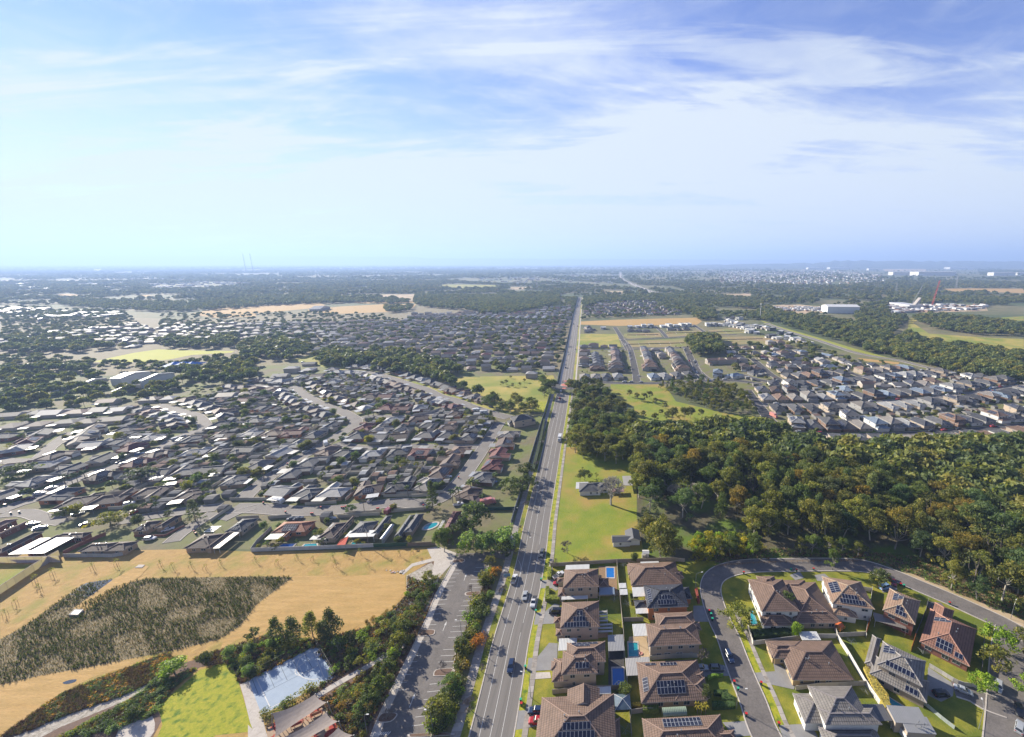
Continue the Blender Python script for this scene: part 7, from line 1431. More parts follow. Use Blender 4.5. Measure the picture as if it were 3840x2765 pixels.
for i, (x, y) in enumerate(((1345, 1425), (1380, 1440), (1420, 1430))): palm(W('q', x, y), 3.8, 'golden leaning bamboo palm beside the solar-covered brown house', 'golden palms beside the solar-covered house', tint=(5, 3.2, .5))
# street saplings without leaves on the left verge, and the orange shrubs of the car park bed
VL = offset(CL, -7.4); n_ = 0
for i in range(6, 40, 3):
 bare(3 if i % 2 else 2, VL[i], 'leafless young street tree on the verge between the footpath and the main road', .8, 'leafless street trees on the verge')
for i, (k_, x, y) in enumerate((('2', 1395, 850), ('2', 1510, 1130), ('2', 1745, 550), ('2', 1100, 1500))): bare(3, W(k_, x, y), ['leafless sapling in the car park island', 'leafless sapling in the lower right island', 'leafless sapling in the upper right island', 'leafless sapling in the lowest island'][i], .9)
SH = []
def shrub(k, x, y, h, t, lab, g): tree('shrub', W(k, x, y), h, lab, t, g, cat='shrub')
bedR = [PL('2', '1860 345 1900 400 1920 470 1820 500 1815 430'), PL('2', '1755 620 1840 545 1900 640 1870 760 1780 880 1690 885 1710 740'), PL('2', '1640 905 1700 930 1720 1000 1690 1160 1620 1200 1620 1010'), PL('2', '1540 1280 1600 1200 1730 1250 1700 1400 1660 1560 1450 1580 1440 1480 1470 1400')]
def scatter(poly, dens, fn, seed=0, keep=None):
 r = random.Random(seed); P = [(p.x, p.y) for p in poly]; x0, x1 = min(p[0] for p in P), max(p[0] for p in P); y0, y1 = min(p[1] for p in P), max(p[1] for p in P); pts = []
 n = int((x1 - x0) * (y1 - y0) * dens * 1.0); got = 0
 for _ in range(n):
  x, y = r.uniform(x0, x1), r.uniform(y0, y1)
  if inside(np.array(x), np.array(y), P) and (keep is None or keep(x, y)): fn(x, y, r); got += 1
 return got
def bed(poly, dens, hs, tints, label, group, seed, kind='shrub'):
 scatter(poly, dens, lambda x, y, r: tree(kind, Vector((x, y, 0)), r.uniform(*hs), label, r.choice(tints), group, cat='shrub', name='shrub', parts=False, wide=1.25), seed, lambda x, y: free_at(x, y, 0))
for i, b in enumerate(bedR): bed(b, .42, (1.3, 2.6), ['green', 'dark', 'khaki', 'lime', 'green', 'dark', 'gold'] if i != 2 else ['gold', 'bronze', 'khaki', 'green'], ['leafy shrub in the topmost bed right of the car park', 'leafy shrub in the upper bed right of the car park', 'golden-brown shrub in the middle bed right of the car park', 'leafy shrub in the lowest bed right of the car park'][i], 'shrubs in bed %s right of the car park' % ORD[i], 20 + i)
for x, y in ((1780, 940), (1810, 915), (1760, 965), (1895, 425), (1915, 400)): shrub('2', x, y, 2.6, 'orange', 'orange-red flowering shrub beside the footpath', 'orange-red shrubs right of the car park')
T('round', '2', 1490, 1500, 7, 'large dense tree right of the car park near the bottom', 'khaki', wide=1.1); T('round', '2', 1840, 470, 5.5, 'round yellow-green tree beside the orange shrub', 'khaki'); T('dense', '2', 1890, 590, 3.4, 'pale blue-green ball shrub beside the footpath', 'silver'); T('round', '2', 1670, 980, 5, 'dark bushy tree beside the lamp post', 'dark'); T('round', '2', 1885, 340, 5, 'bushy tree at the top right of the car park', 'khaki'); T('round', '2', 1590, 1260, 5, 'grey-green bushy tree in the lowest bed', 'silver')
bed(PL('2', '-80 1100 0 950 200 880 560 900 640 1000 700 1180 690 1000 600 880 900 820 1020 780 1130 720 1240 640 1300 780 1380 740 1280 930 1100 1020 860 1150 700 1220 600 1000 520 900 60 1200'), .10, (.9, 2.0), ['green', 'dark', 'khaki', 'lime', 'gold', 'bluegreen'], 'low shrub in the mulch bed around the far side of the court', 'shrubs of the garden bed beyond the court', 31)
bed(PL('2', '720 1250 980 1100 1180 1060 1080 1300 940 1640 760 1640 680 1380'), .16, (.8, 1.6), ['rust', 'brown', 'green', 'khaki', 'silver', 'gold'], 'low russet or grey shrub between the sails and the car park path', 'shrubs between the sails and the car park', 32)
bed(PL('2', '160 920 520 900 570 940 220 1090 130 1060'), .25, (.7, 1.2), ['lime', 'green', 'gold', 'green'], 'bright green shrub in the hedge along the court', 'hedge shrubs along the court', 33); bed(PL('m', '350 1280 600 1160 950 930 1100 850 1190 910 800 1150 480 1260 560 1400 400 1400'), .5, (1.2, 2.2), ['green', 'khaki', 'dark'], 'dark green shrub in the strip between the court and the sails', 'shrubs between the court and the sails', 34)
bed(PL('1', '450 1633 900 1400 1150 1230 1400 1130 1480 1120 1250 1330 1150 1470 900 1560 850 1640'), .22, (.8, 1.4), ['bluegreen', 'silver', 'bluegreen', 'green'], 'low grey-green mounded shrub in the strip beside the green lawn', 'grey-green mounds beside the green lawn', 35); bed(PL('1', '440 1640 700 1500 930 1390 960 1410 700 1550 520 1650'), .4, (.6, .9), ['yellow', 'gold', 'lime'], 'low yellow flowering mound in the strip beside the gravel', 'yellow mounds beside the gravel', 36)
bed(PL('2', '1240 520 1440 420 1500 430 1380 720 1300 780 1240 620'), .14, (.7, 1.5), ['green', 'lime', 'dark', 'khaki'], 'tufted green shrub on the gravel beside the access path', 'tufted shrubs on the gravel', 37)
bed(PL('2', '1240 560 1255 600 1190 660 1100 740 1000 790 860 810 860 790 1080 710 1180 610'), .3, (.5, .9), ['rust', 'brown'], 'low rust-brown tuft along the rim of the dry basin', 'rust-brown tufts along the basin rim', 38)
for i, s_ in enumerate(('1700 550 1840 545', '1460 1125 1600 1130')): pass
def hedge(label, k, s, h, t=(.06, .09, .015), w=None):
 P = PL(k, s); c = sum(P, Vector()) / len(P); rng = np.random.default_rng(len(s)); V, Tt = [], []
 P2 = [(p.x - c.x, p.y - c.y) for p in P]; xs = [p[0] for p in P2]; ys = [p[1] for p in P2]; m = MB(); m.face([(x, y, h) for x, y in (P2 if sum(P2[i][0] * P2[(i + 1) % len(P2)][1] - P2[(i + 1) % len(P2)][0] * P2[i][1] for i in range(len(P2))) > 0 else P2[::-1])])
 for i in range(len(P2)): a, b = P2[i], P2[(i + 1) % len(P2)]; m.face([(*a, 0), (*b, 0), (*b, h), (*a, h)])
 cl = []
 for _ in range(int(min(260, (max(xs) - min(xs)) * (max(ys) - min(ys)) * 3))):
  x, y = rng.uniform(min(xs), max(xs)), rng.uniform(min(ys), max(ys))
  if inside(np.array(x), np.array(y), P2): cl.append(((x, y, h - .1), .35))
 e = empty('hedge', (c.x, c.y, 0), 0, label, 'hedge'); m.build('core', mat('hedge_core_%d' % len(bpy.data.materials), tuple(k_ * 1.3 for k_ in t), .95, .3, 2, bump=.1), e)
 if cl: V, Tt = leaf_cloud(cl, 130, .13, rng); o = link('leaves', quad_mesh('leaves', V, Tt, [M['leaf']]), e, color=tuple(k_ / b_ for k_, b_ in zip(t, (.065, .078, .02))))
hedge('clipped U-shaped hedge beside the drive of the brown-roofed pool house', '3', '708 372 740 372 735 450 708 450', 1.4, (.16, .18, .02)); hedge('clipped hedge with squared arms beside the wide grey verge path', '3', '695 520 722 520 720 585 800 585 800 620 690 615', 1.4, (.14, .16, .02))
hedge('clipped dark hedge, upper of the pair on the shaded lawn', '4', '138 1188 235 1186 238 1208 285 1240 285 1256 200 1256 190 1212 140 1212', 1.3, (.04, .07, .015)); hedge('clipped dark hedge, lower of the pair on the shaded lawn', '4', '128 1265 285 1262 285 1300 130 1308', 1.3, (.04, .07, .015)); hedge('curved bright green hedge beside the brick drive', '4', '95 1085 130 1070 205 1070 205 1085 140 1085 100 1105', 1.0, (.12, .2, .02))
hedge('golden hedge next to the low fence behind the solar-covered house', 'q', '765 1360 870 1355 870 1385 770 1388', 1.7, (.28, .2, .02)); hedge('clipped green hedge beside the golden hedge', 'q', '858 1385 1000 1380 1000 1430 860 1432', 1.7, (.10, .13, .02)); hedge('long golden bamboo hedge along the white wall', '4', '1160 1050 1190 1048 1260 1150 1330 1240 1345 1330 1310 1330 1220 1180', 2.4, (.30, .24, .05))
hedge('dark clipped shrubbery inside the white garden wall', '4', '395 775 640 765 700 800 420 825', 1.6, (.03, .05, .012)); hedge('dark hedge along the main road wall', 'c', '395 955 420 955 475 720 500 570 488 570 455 720', 1.8, (.03, .045, .015)); hedge('row of red-leaved shrubs on the lawn above the black-roofed house', 'q', '1325 315 1345 312 1368 440 1350 445', .8, (.25, .06, .04))
# ---------------------------------------------------------------- the bushland at the right
wood_poly = PL('d', '-400 760 -400 640 -200 620 60 600 500 600 620 640 900 650 1300 660 1700 620 2000 560 2268 540 2600 540 2600 1900 2268 1870 1850 1590 1500 1430 1180 1340 700 1340 300 1330 330 1240 120 1230 -60 1180 -250 1180 -380 1080')
def keepw(x, y): return free_at(x, y, 2)
WT = ['olive', 'olive', 'green', 'khaki', 'olive', 'bluegreen', 'bronze', 'khaki', 'khaki', 'green', 'grey']
WNM = {'olive': 'olive-green', 'green': 'mid green', 'khaki': 'khaki', 'bluegreen': 'blue-green', 'bronze': 'bronze-tinged', 'dark': 'dark', 'grey': 'grey-green'}
pts = []; r_ = random.Random(77); P = [(p.x, p.y) for p in wood_poly]; x0, x1 = min(p[0] for p in P), max(p[0] for p in P); y0, y1 = min(p[1] for p in P), max(p[1] for p in P)
clear = [(p.x, p.y) for p in PL('c', '1420 1060 1700 1050 2164 1180 2164 1300 1900 1560 1500 1560 1250 1400 1230 1150')]
for _ in range(26000):
 x, y = r_.uniform(x0, x1), r_.uniform(y0, y1)
 if not inside(np.array(x), np.array(y), P) or not free_at(x, y, 4): continue
 sp = 10.5 if inside(np.array(x), np.array(y), clear) else 6.6
 if any((x - a) ** 2 + (y - b) ** 2 < sp * sp for a, b, *_ in pts): continue
 pts.append((x, y))
print('wood trees', len(pts))
pts.sort(key=lambda q: q[0] ** 2 + q[1] ** 2)
def frame(x, y, z=8): px, py = proj(x, y, z); return -150 < px < 3990 and 900 < py < 2900
pts = [q for q in pts if frame(*q)]
def side_of(x, y):
 px, py = proj(x, y, 0); a = 'at the near edge' if py > 1950 else ('in the middle depth' if py > 1750 else 'in the far part'); b = 'left' if px < 2750 else ('centre' if px < 3250 else 'right'); return a, b
rest = []
for i, (x, y) in enumerate(pts):
 t_ = RN.choice(WT); kd = RN.choice(['big_gum', 'gum', 'gum', 'big_gum', 'wood_gum', 'gum', 'casuarina', 'wispy']); a, b = side_of(x, y); h = RN.uniform(13, 20) if not inside(np.array(x), np.array(y), clear) else RN.uniform(13, 19)
 if i < 185: tree(kd, Vector((x, y, 0)), h, '%s-crowned %s of the bushland, %s towards its %s' % (WNM[t_], {'casuarina': 'pointed casuarina', 'wispy': 'half-bare gum tree'}.get(kd, 'gum tree'), a, b), t_, '%s gum trees of the bushland, %s, %s' % (WNM[t_], a, b), parts=True)
 else: rest.append((x, y, h))
def join_stuff(name, items, label, tints=('olive', 'green', 'khaki', 'dark'), kinds=('wood_gum',)):
 """trees past the limit: ONE object, geometry-node instances on points"""
 me = bpy.data.meshes.new(name); me.from_pydata([(x, y, 0) for x, y, h in items], [], []); at = me.attributes.new('size', 'FLOAT', 'POINT'); at.data.foreach_set('value', [h / HT['wood_gum'] for x, y, h in items]); return me
UND = scatter
# understorey and leaf litter shrubs under the gums
US = []
scatter(wood_poly, .010, lambda x, y, r: US.append((x, y, r.uniform(2, 5))) if (free_at(x, y, 3) and not inside(np.array(x), np.array(y), clear)) else None, 5)
# trees around the roundabout, creek and reserve
def group(key, poly, dens, kinds, hs, tints, label, grp, seed, sp=6, parts=True, maxn=999):
 L = []
 def f(x, y, r):
  if len(L) >= maxn or not free_at(x, y, 2) or any((x - a) ** 2 + (y - b) ** 2 < sp * sp for a, b in L): return
  L.append((x, y)); tree(r.choice(kinds), Vector((x, y, 0)), r.uniform(*hs), label, r.choice(tints), grp, parts=parts)
 scatter(PL(key, poly), dens, f, seed); return len(L)
group('c', '660 600 1160 640 1160 900 960 900 760 880 680 760', .2, ['gum', 'big_gum'], (12, 16), ['khaki', 'olive', 'green'], 'gum tree of the group standing between the main road and the dark woodland', 'gum trees beside the main road truck', 41, 7)
group('c', '640 420 700 330 900 300 1000 420 1160 560 1160 640 660 600', .2, ['gum', 'big_gum'], (10, 15), ['green', 'dark', 'olive'], 'gum tree in the grove just before the roundabout, right of the road', 'gum trees just before the roundabout', 42, 8)
group('c', '480 300 580 270 590 390 480 400', .3, ['gum'], (10, 14), ['dark', 'green'], 'dark gum tree at the left side of the roundabout', 'dark trees left of the roundabout', 43, 5)
group('c', '0 400 130 430 260 480 440 470 440 520 250 530 0 450', .12, ['gum', 'round'], (7, 13), ['olive', 'dark', 'green'], 'tree along the creek left of the bridge', 'creek trees left of the bridge', 44, 6)
group('b', '570 110 1000 200 1500 310 1900 420 1960 460 1960 430 1700 330 1530 230 1300 150 1000 100 620 70', .25, ['gum', 'round', 'gum'], (9, 15), ['dark', 'olive', 'dark', 'green'], 'tree in the dark belt curving past the left suburb', 'trees of the dark curving belt', 45, 8, parts=False, maxn=45)
group('d', '0 230 130 250 300 300 430 400 420 470 300 470 100 430 -150 330 -250 280', .2, ['casuarina', 'gum', 'round', 'wood_gum'], (5, 11), ['dark', 'khaki', 'olive', 'bluegreen'], 'fine-leaved tree in the reserve thicket before the estate', 'reserve thicket trees', 46, 6, parts=False)
for x, y, h in ((1250, 545, 7), (1340, 580, 9), (1385, 525, 6), (1690, 540, 8), (1300, 400, 9), (1260, 415, 9), (1200, 410, 8), (1145, 385, 8), (1340, 440, 7), (1480, 570, 13), (1560, 560, 12), (1610, 550, 11), (1415, 470, 6), (1430, 560, 8)): T('gum', 'c', x, y, h, 'separate tree standing on the open grass of the reserve', 'olive', 'separate trees of the reserve', parts=False)
for x, y, h in ((250, 310, 5), (305, 305, 5), (170, 300, 6), (200, 290, 6), (340, 275, 5), (420, 225, 3), (450, 222, 3), (500, 220, 3), (235, 245, 4), (300, 470, 13), (270, 440, 12)): T('gum', 'c', x, y, h, 'separate tree standing on the dry park left of the roundabout', 'khaki', 'separate trees of the dry park', parts=False)
group('c', '1640 1490 1750 1480 2000 1500 2164 1560 2164 1633 1650 1600', .25, ['round'], (3.5, 6), ['yellow', 'gold', 'lime'], 'yellow-flowering wattle bush at the woodland edge', 'yellow wattles at the woodland edge', 47, 3); group('4', '0 180 60 150 220 140 380 180 420 240 400 280 0 300', .3, ['round'], (3.5, 6.5), ['yellow', 'gold', 'lime', 'khaki'], 'yellow wattle bush behind the curved street', 'yellow wattles behind the curved street', 48, 3)
T('big_gum', '3', 1560, 290, 20, 'big spreading gum beside the weatherboard cottage', 'khaki', wide=1.15); T('big_gum', '3', 1470, 170, 15, 'gum rising right behind the weatherboard cottage', 'olive'); T('gum', 's', 1040, 370, 11, 'single grey-green gum at the sandy verge', 'bluegreen'); T('gum', 's', 800, 270, 14, 'tall slim gum at the bushland edge', 'khaki', wide=.7); T('gum', 'r', 1150, 90, 11, 'gum leaning over the far bend of the curved street', 'green', wide=.7)
for x, y in ((1640, 1180), (1360, 1140), (1500, 1180)): bare(0, W('c', x, y), 'pale leafless gum standing at the edge of the woodland clearing', .75, 'leafless gums of the woodland clearing')
group('4', '140 250 420 240 700 225 980 225 1180 240 1180 280 980 276 700 282 420 298 200 316', .35, ['gum', 'wood_gum'], (8, 12), ['khaki', 'olive', 'green'], 'gum tree just behind the rail fence of the curved street', 'gum trees behind the rail fence', 49, 5, maxn=15)
# garden trees scattered through the suburbs (kept off roofs and roads)
def suburb_trees(key, poly, n, seed, where, grp, parts=False, hs=(3, 7), cap=999):
 P = [(p.x, p.y) for p in PL(key, poly)]; r = random.Random(seed); x0, x1 = min(p[0] for p in P), max(p[0] for p in P); y0, y1 = min(p[1] for p in P), max(p[1] for p in P); c = 0; t = 0
 while c < n and t < n * 40:
  t += 1; x, y = r.uniform(x0, x1), r.uniform(y0, y1)
  if inside(np.array(x), np.array(y), P) and free_at(x, y, 0):
   tt = r.choice(['dark', 'green', 'khaki', 'dark', 'olive', 'gold', 'bluegreen']); tree(r.choice(['round', 'dense', 'round', 'young']), Vector((x, y, 0)), r.uniform(*hs), '%s garden tree among the houses of %s' % ({'dark': 'dark', 'green': 'green', 'khaki': 'khaki', 'olive': 'olive', 'gold': 'golden', 'bluegreen': 'blue-green'}[tt], where), tt, '%s garden trees of %s' % (tt, where), parts=parts); c += 1
suburb_trees('b', '0 330 760 200 1100 260 1700 490 1960 560 1960 640 1800 900 1560 1230 1200 1280 700 1320 0 1320', 120, 51, 'the middle of the left suburb', 'm'); suburb_trees('a', '0 560 900 430 1960 300 1960 1320 900 1400 0 1300', 75, 52, 'the left edge', 'e'); suburb_trees('d', '320 190 900 70 1600 130 2268 250 2268 520 1300 560 600 590 430 400', 45, 53, 'the right estate', 'd', hs=(2, 4)); suburb_trees('c', '740 270 760 0 1600 0 1640 230', 20, 54, 'the columns beyond the roundabout', 'c', hs=(2, 4))
suburb_trees('q', '480 400 660 400 700 1600 600 1600 560 1200', 5, 56, 'the back yards beside the pools', 'y', hs=(1.4, 2.4)); suburb_trees('2', '120 230 1400 190 1400 20 200 20', 26, 57, 'the front row behind the pale fence', 'f', hs=(2, 4.5))
# pale fences between the yards of the left suburb
def yard_fences(key, poly, n, seed):
 P = [(p.x, p.y) for p in PL(key, poly)]; r = random.Random(seed); x0, x1 = min(p[0] for p in P), max(p[0] for p in P); y0, y1 = min(p[1] for p in P), max(p[1] for p in P); c = 0; t = 0; q = MB(); q.box(-.5, .5, -.06, .06, 0, 1.7); me = q.mesh('yard_fence', M['fence'])
 while c < n and t < n * 60:
  t += 1; x, y = r.uniform(x0, x1), r.uniform(y0, y1); a = R(6) + r.choice((0, math.pi / 2)) + r.uniform(-.1, .1); L = r.uniform(9, 22); u = Vector((math.cos(a), math.sin(a), 0))
  if not inside(np.array(x), np.array(y), P): continue
  if all(free_at(x + u.x * L * s_, y + u.y * L * s_, 0) for s_ in (-.5, -.25, 0, .25, .5)):
   v = r.uniform(.85, 1.15); o = link('yard_fence', me, None, (x, y, 0), a, (.50 * v, .46 * v, .38 * v)); o.scale = (L, 1, 1); tag(o, 'straight pale panel fence between two back yards of the left suburb', 'fence', 'pale fences between the yards of the left suburb'); c += 1
yard_fences('b', '0 330 760 200 1100 260 1700 490 1960 560 1960 640 1800 900 1560 1230 1200 1280 700 1320 0 1320 -900 1250 -900 700', 230, 61)
# parked cars along the estate streets
def street_cars(st, n, off, label, grp, seed):
 r = random.Random(seed); pts = resample(st, 1.0)
 for _ in range(n):
  i = r.randrange(4, len(pts) - 4); t = tang(pts, i); s = r.choice((-1, 1)); p = pts[i] + Vector((t.y, -t.x, 0)) * s * off
  car(r.choice(['sedan', 'suv', 'hatch', 'ute']), p, t * s, r.choice(['white', 'white', 'silver', 'grey', 'black', 'red', 'blue', 'silver']), label, grp, False, z=.06)
street_cars(D3, 26, 3.6, 'car parked along the sunny estate street', 'cars parked along the sunny estate street', 1); street_cars(D1, 14, 3.0, 'car parked along the upper right estate street', 'cars parked along the upper right estate street', 2); street_cars(E1, 8, 2.9, 'car parked along the cross street right of the roundabout', 'cars along the cross street', 3); street_cars(E2, 7, 2.9, 'car parked in the side street beyond the roundabout', 'cars in the first side street', 4); street_cars(E3, 14, 3.2, 'car parked in the second side street beyond the roundabout', 'cars in the second side street', 5); street_cars(D8, 10, 3.2, 'car parked in the street nearest the bushland', 'cars in the street nearest the bushland', 6)
street_cars(far_c[:30], 12, 4.6, 'car on the main road beyond the roundabout', 'cars beyond the roundabout', 7); street_cars(D5, 6, 3, 'car parked below the empty block of the estate', 'cars below the empty block', 8)
# ---------------------------------------------------------------- masses: reeds, ground cover, understorey, far woods (geometry nodes)
def gn_scatter(name, pts, sizes, protos, label=None, tints=None, smin=.8):
 """ONE object of kind stuff: instances of small meshes on points; per-point size and random turn"""
 me = bpy.data.meshes.new(name); n = len(pts); me.vertices.add(n); me.vertices.foreach_set('co', np.asarray(pts, np.float32).ravel())
 a = me.attributes.new('size', 'FLOAT', 'POINT'); a.data.foreach_set('value', np.asarray(sizes, np.float32)); me.update()
 o = bpy.data.objects.new(name, me); COL.objects.link(o); tag(o, label, None, None, 'stuff')
 hid = bpy.data.collections.new(name + '_shapes')
 for i, p in enumerate(protos):
  q = bpy.data.objects.new('%s_shape' % name, p); hid.objects.link(q)
 ng = bpy.data.node_groups.new(name, 'GeometryNodeTree'); ng.interface.new_socket('Geometry', in_out='INPUT', socket_type='NodeSocketGeometry'); ng.interface.new_socket('Geometry', in_out='OUTPUT', socket_type='NodeSocketGeometry')
 N, L = ng.nodes, ng.links; gi, go = N.new('NodeGroupInput'), N.new('NodeGroupOutput'); ip = N.new('GeometryNodeInstanceOnPoints'); ci = N.new('GeometryNodeCollectionInfo'); ci.inputs['Collection'].default_value = hid; ci.inputs['Separate Children'].default_value = True; ci.inputs['Reset Children'].default_value = True
 L.new(gi.outputs[0], ip.inputs['Points']); L.new(ci.outputs[0], ip.inputs['Instance']); ip.inputs['Pick Instance'].default_value = True
 rv = N.new('FunctionNodeRandomValue'); rv.data_type = 'FLOAT_VECTOR'; rv.inputs[0].default_value = (0, 0, 0); rv.inputs[1].default_value = (.06, .06, 6.28); L.new(rv.outputs[0], ip.inputs['Rotation'])
 na = N.new('GeometryNodeInputNamedAttribute'); na.data_type = 'FLOAT'; na.inputs[0].default_value = 'size'; L.new(na.outputs[0], ip.inputs['Scale'])
 L.new(ip.outputs[0], go.inputs[0]); md = o.modifiers.new('scatter', 'NODES'); md.node_group = ng; return o
def tinted(name, base, tint):
 c1, c2, c3 = [tuple(a * b for a, b in zip(c, tint)) for c in ((.060, .082, .030), (.12, .138, .045), (.23, .225, .07))]; return leafmat(name, c1, c2, c3, .3)
def far_crown(seed, n_cl=9, n=11, size=1.0, H=11, CW=4.6, m=None):
 rng = np.random.default_rng(seed); cl = []
 for i in range(n_cl):
  a = i * 2.4; rr = CW * math.sqrt(i / n_cl) * .8; cl.append(((rr * math.cos(a), rr * math.sin(a), H * (.72 - .25 * (rr / CW) ** 2 - .1 * rng.random())), 1.7 + rng.random()))
 V, T_ = leaf_cloud(cl, n, size, rng, flat=.85); t = MB(); t.bar((0, 0, 0), (0, 0, H * .6), .2, 0, 4); return quad_mesh('far_crown', V, T_, [m, M['grey_bark']], t)
FM = [tinted('leaf_far_%d' % i, None, t) for i, t in enumerate(((.9, .95, .85), (1.15, 1.1, .8), (.75, .85, .9), (1.5, 1.2, .8)))]
FC = [far_crown(i, m=FM[i % 4]) for i in range(6)]; FC2 = [far_crown(20 + i, 7, 5, 1.9, 12, 6, m=FM[i % 3]) for i in range(4)]
if rest: gn_scatter('bushland_depth', [(x, y, 0) for x, y, h in rest], [h / 11.5 for x, y, h in rest], FC, 'far rows of the bushland crowns')
gn_scatter('understorey', [(x, y, -.5) for x, y, h in US], [h / 10 for x, y, h in US], FC, 'low understorey under the gum trees')
# mid-distance woods, traced on the photo: (crop, polygon, trees per m2, height)
rngf = np.random.default_rng(9); fp, fs = [], []
def wood(key, s, dens, h=(9, 14), far=False, keep=True):
 P = [(p.x, p.y) for p in PL(key, s)]; xs = [p[0] for p in P]; ys = [p[1] for p in P]; n = int((max(xs) - min(xs)) * (max(ys) - min(ys)) * dens); X = rngf.uniform(min(xs), max(xs), n); Y = rngf.uniform(min(ys), max(ys), n); k = inside(X, Y, P)
 for x, y in zip(X[k], Y[k]):
  if keep and not free_at(x, y, 0): continue
  fp.append((x, y, -.3)); fs.append(rngf.uniform(*h) / 11)
wood('h', '220 575 420 630 700 710 1000 800 1290 880 1500 930 1750 1000 2268 1100 2268 960 1900 880 1700 820 1320 800 1250 720 1100 640 700 580 500 560 350 500', .008); wood('h', '1400 700 1500 760 1850 800 2268 870 2268 1100 1700 985 1300 880 1280 780', .009); wood('h', '1430 590 1540 560 1900 590 2268 640 2268 720 1900 710 1560 660', .008); wood('d', '1100 30 1500 90 1900 140 2268 210 2400 260 2400 60 1900 40 1400 0', .008)
wood('h', '0 545 240 548 500 560 800 562 600 585 400 590 200 600 60 590 0 580', .005); wood('h', '1250 440 1700 430 2268 440 2268 472 1700 470 1250 468', .006); wood('g', '0 460 400 430 640 440 650 520 440 560 300 600 0 600', .010); wood('g', '660 470 1000 460 1500 440 1680 500 1700 600 1500 560 1400 500 1000 500 800 560 700 520', .008)
wood('g', '1700 560 1860 540 1900 640 1780 650 1700 620', .01); wood('g', '1500 440 1700 430 2268 480 2268 560 1900 540 1700 560', .006); wood('g', '1650 800 1760 790 1900 800 1940 880 1900 940 1720 940 1660 860', .012, (12, 18)); wood('f', '1560 490 2268 500 2268 650 1900 620 1640 600 1540 570', .008); wood('f', '1280 600 1540 580 1500 640 1290 650', .006)
wood('f', '0 940 150 870 620 870 640 960 600 1050 400 1080 0 1100', .008); wood('f', '650 1010 1100 1000 1500 1000 1700 1080 1900 1140 1950 1180 1800 1240 1200 1180 700 1110', .010); wood('e', '0 1040 400 1040 800 1075 1190 1100 1500 1100 2100 1030 2268 1000 2268 1181 1700 1181 900 1160 0 1300', .009, (6, 9)); wood('e', '0 900 400 860 1000 880 1000 960 760 1000 340 1020 0 1000', .006)
wood('b', '570 110 1000 200 1500 310 1900 420 1900 400 1530 240 1300 150 1000 100 620 70', .012, (10, 15)); wood('h', '1010 500 1250 470 1260 560 1430 590 1280 700 1290 780 1100 700 1010 600', .006); wood('f', '-700 655 0 655 600 645 1200 665 1280 655 1280 705 -700 715', .0022, (6, 10)); wood('e', '0 590 300 600 1100 640 1100 700 600 680 0 660', .002, (7, 11)); wood('a', '0 380 400 330 900 300 1350 290 1350 400 900 430 500 480 0 560', .005, (7, 12)); wood('a', '0 560 500 480 1000 440 1960 330 1960 1200 0 1240', .0035, (3, 6)); wood('e', '1400 900 2100 860 2100 960 1900 990 1450 960', .008); wood('a', '0 200 500 150 800 230 900 260 560 330 400 420 180 500 0 520', .006); wood('a', '1300 210 1960 100 1960 290 1600 290 1350 290', .006); wood('f', '0 480 500 500 1000 520 1500 540 1500 570 1000 560 600 570 0 600', .006); wood('e', '400 500 1190 560 1700 560 2268 540 2268 600 1700 640 1400 640 600 600', .006)
gn_scatter('mid_distance_woods', fp, fs, FC, 'woods and tree belts beyond the suburbs'); print('mid trees', len(fp))
# garden trees between the far roofs
fp, fs = [], []
for key, s in (('f', '-700 720 700 720 1200 700 2268 690 2900 690 2850 1100 2268 1180 1500 1000 620 1000 0 940 -700 940'), ('e', '0 620 1100 640 1400 900 1190 960 0 950'), ('g', '450 540 790 500 1600 470 1700 600 830 640 400 650'), ('h', '20 780 660 780 1300 985 100 985'), ('b', '-900 330 760 180 1100 260 1700 470 1960 560 1700 1180 -900 1180'), ('d', '300 150 1250 100 2268 250 2268 560 650 590')): wood(key, s, .0060 if key in 'bd' else .0065, (3, 5) if key in 'bd' else (4.5, 9.5))
gn_scatter('far_garden_trees', fp, fs, FC, 'garden trees between the far roofs')
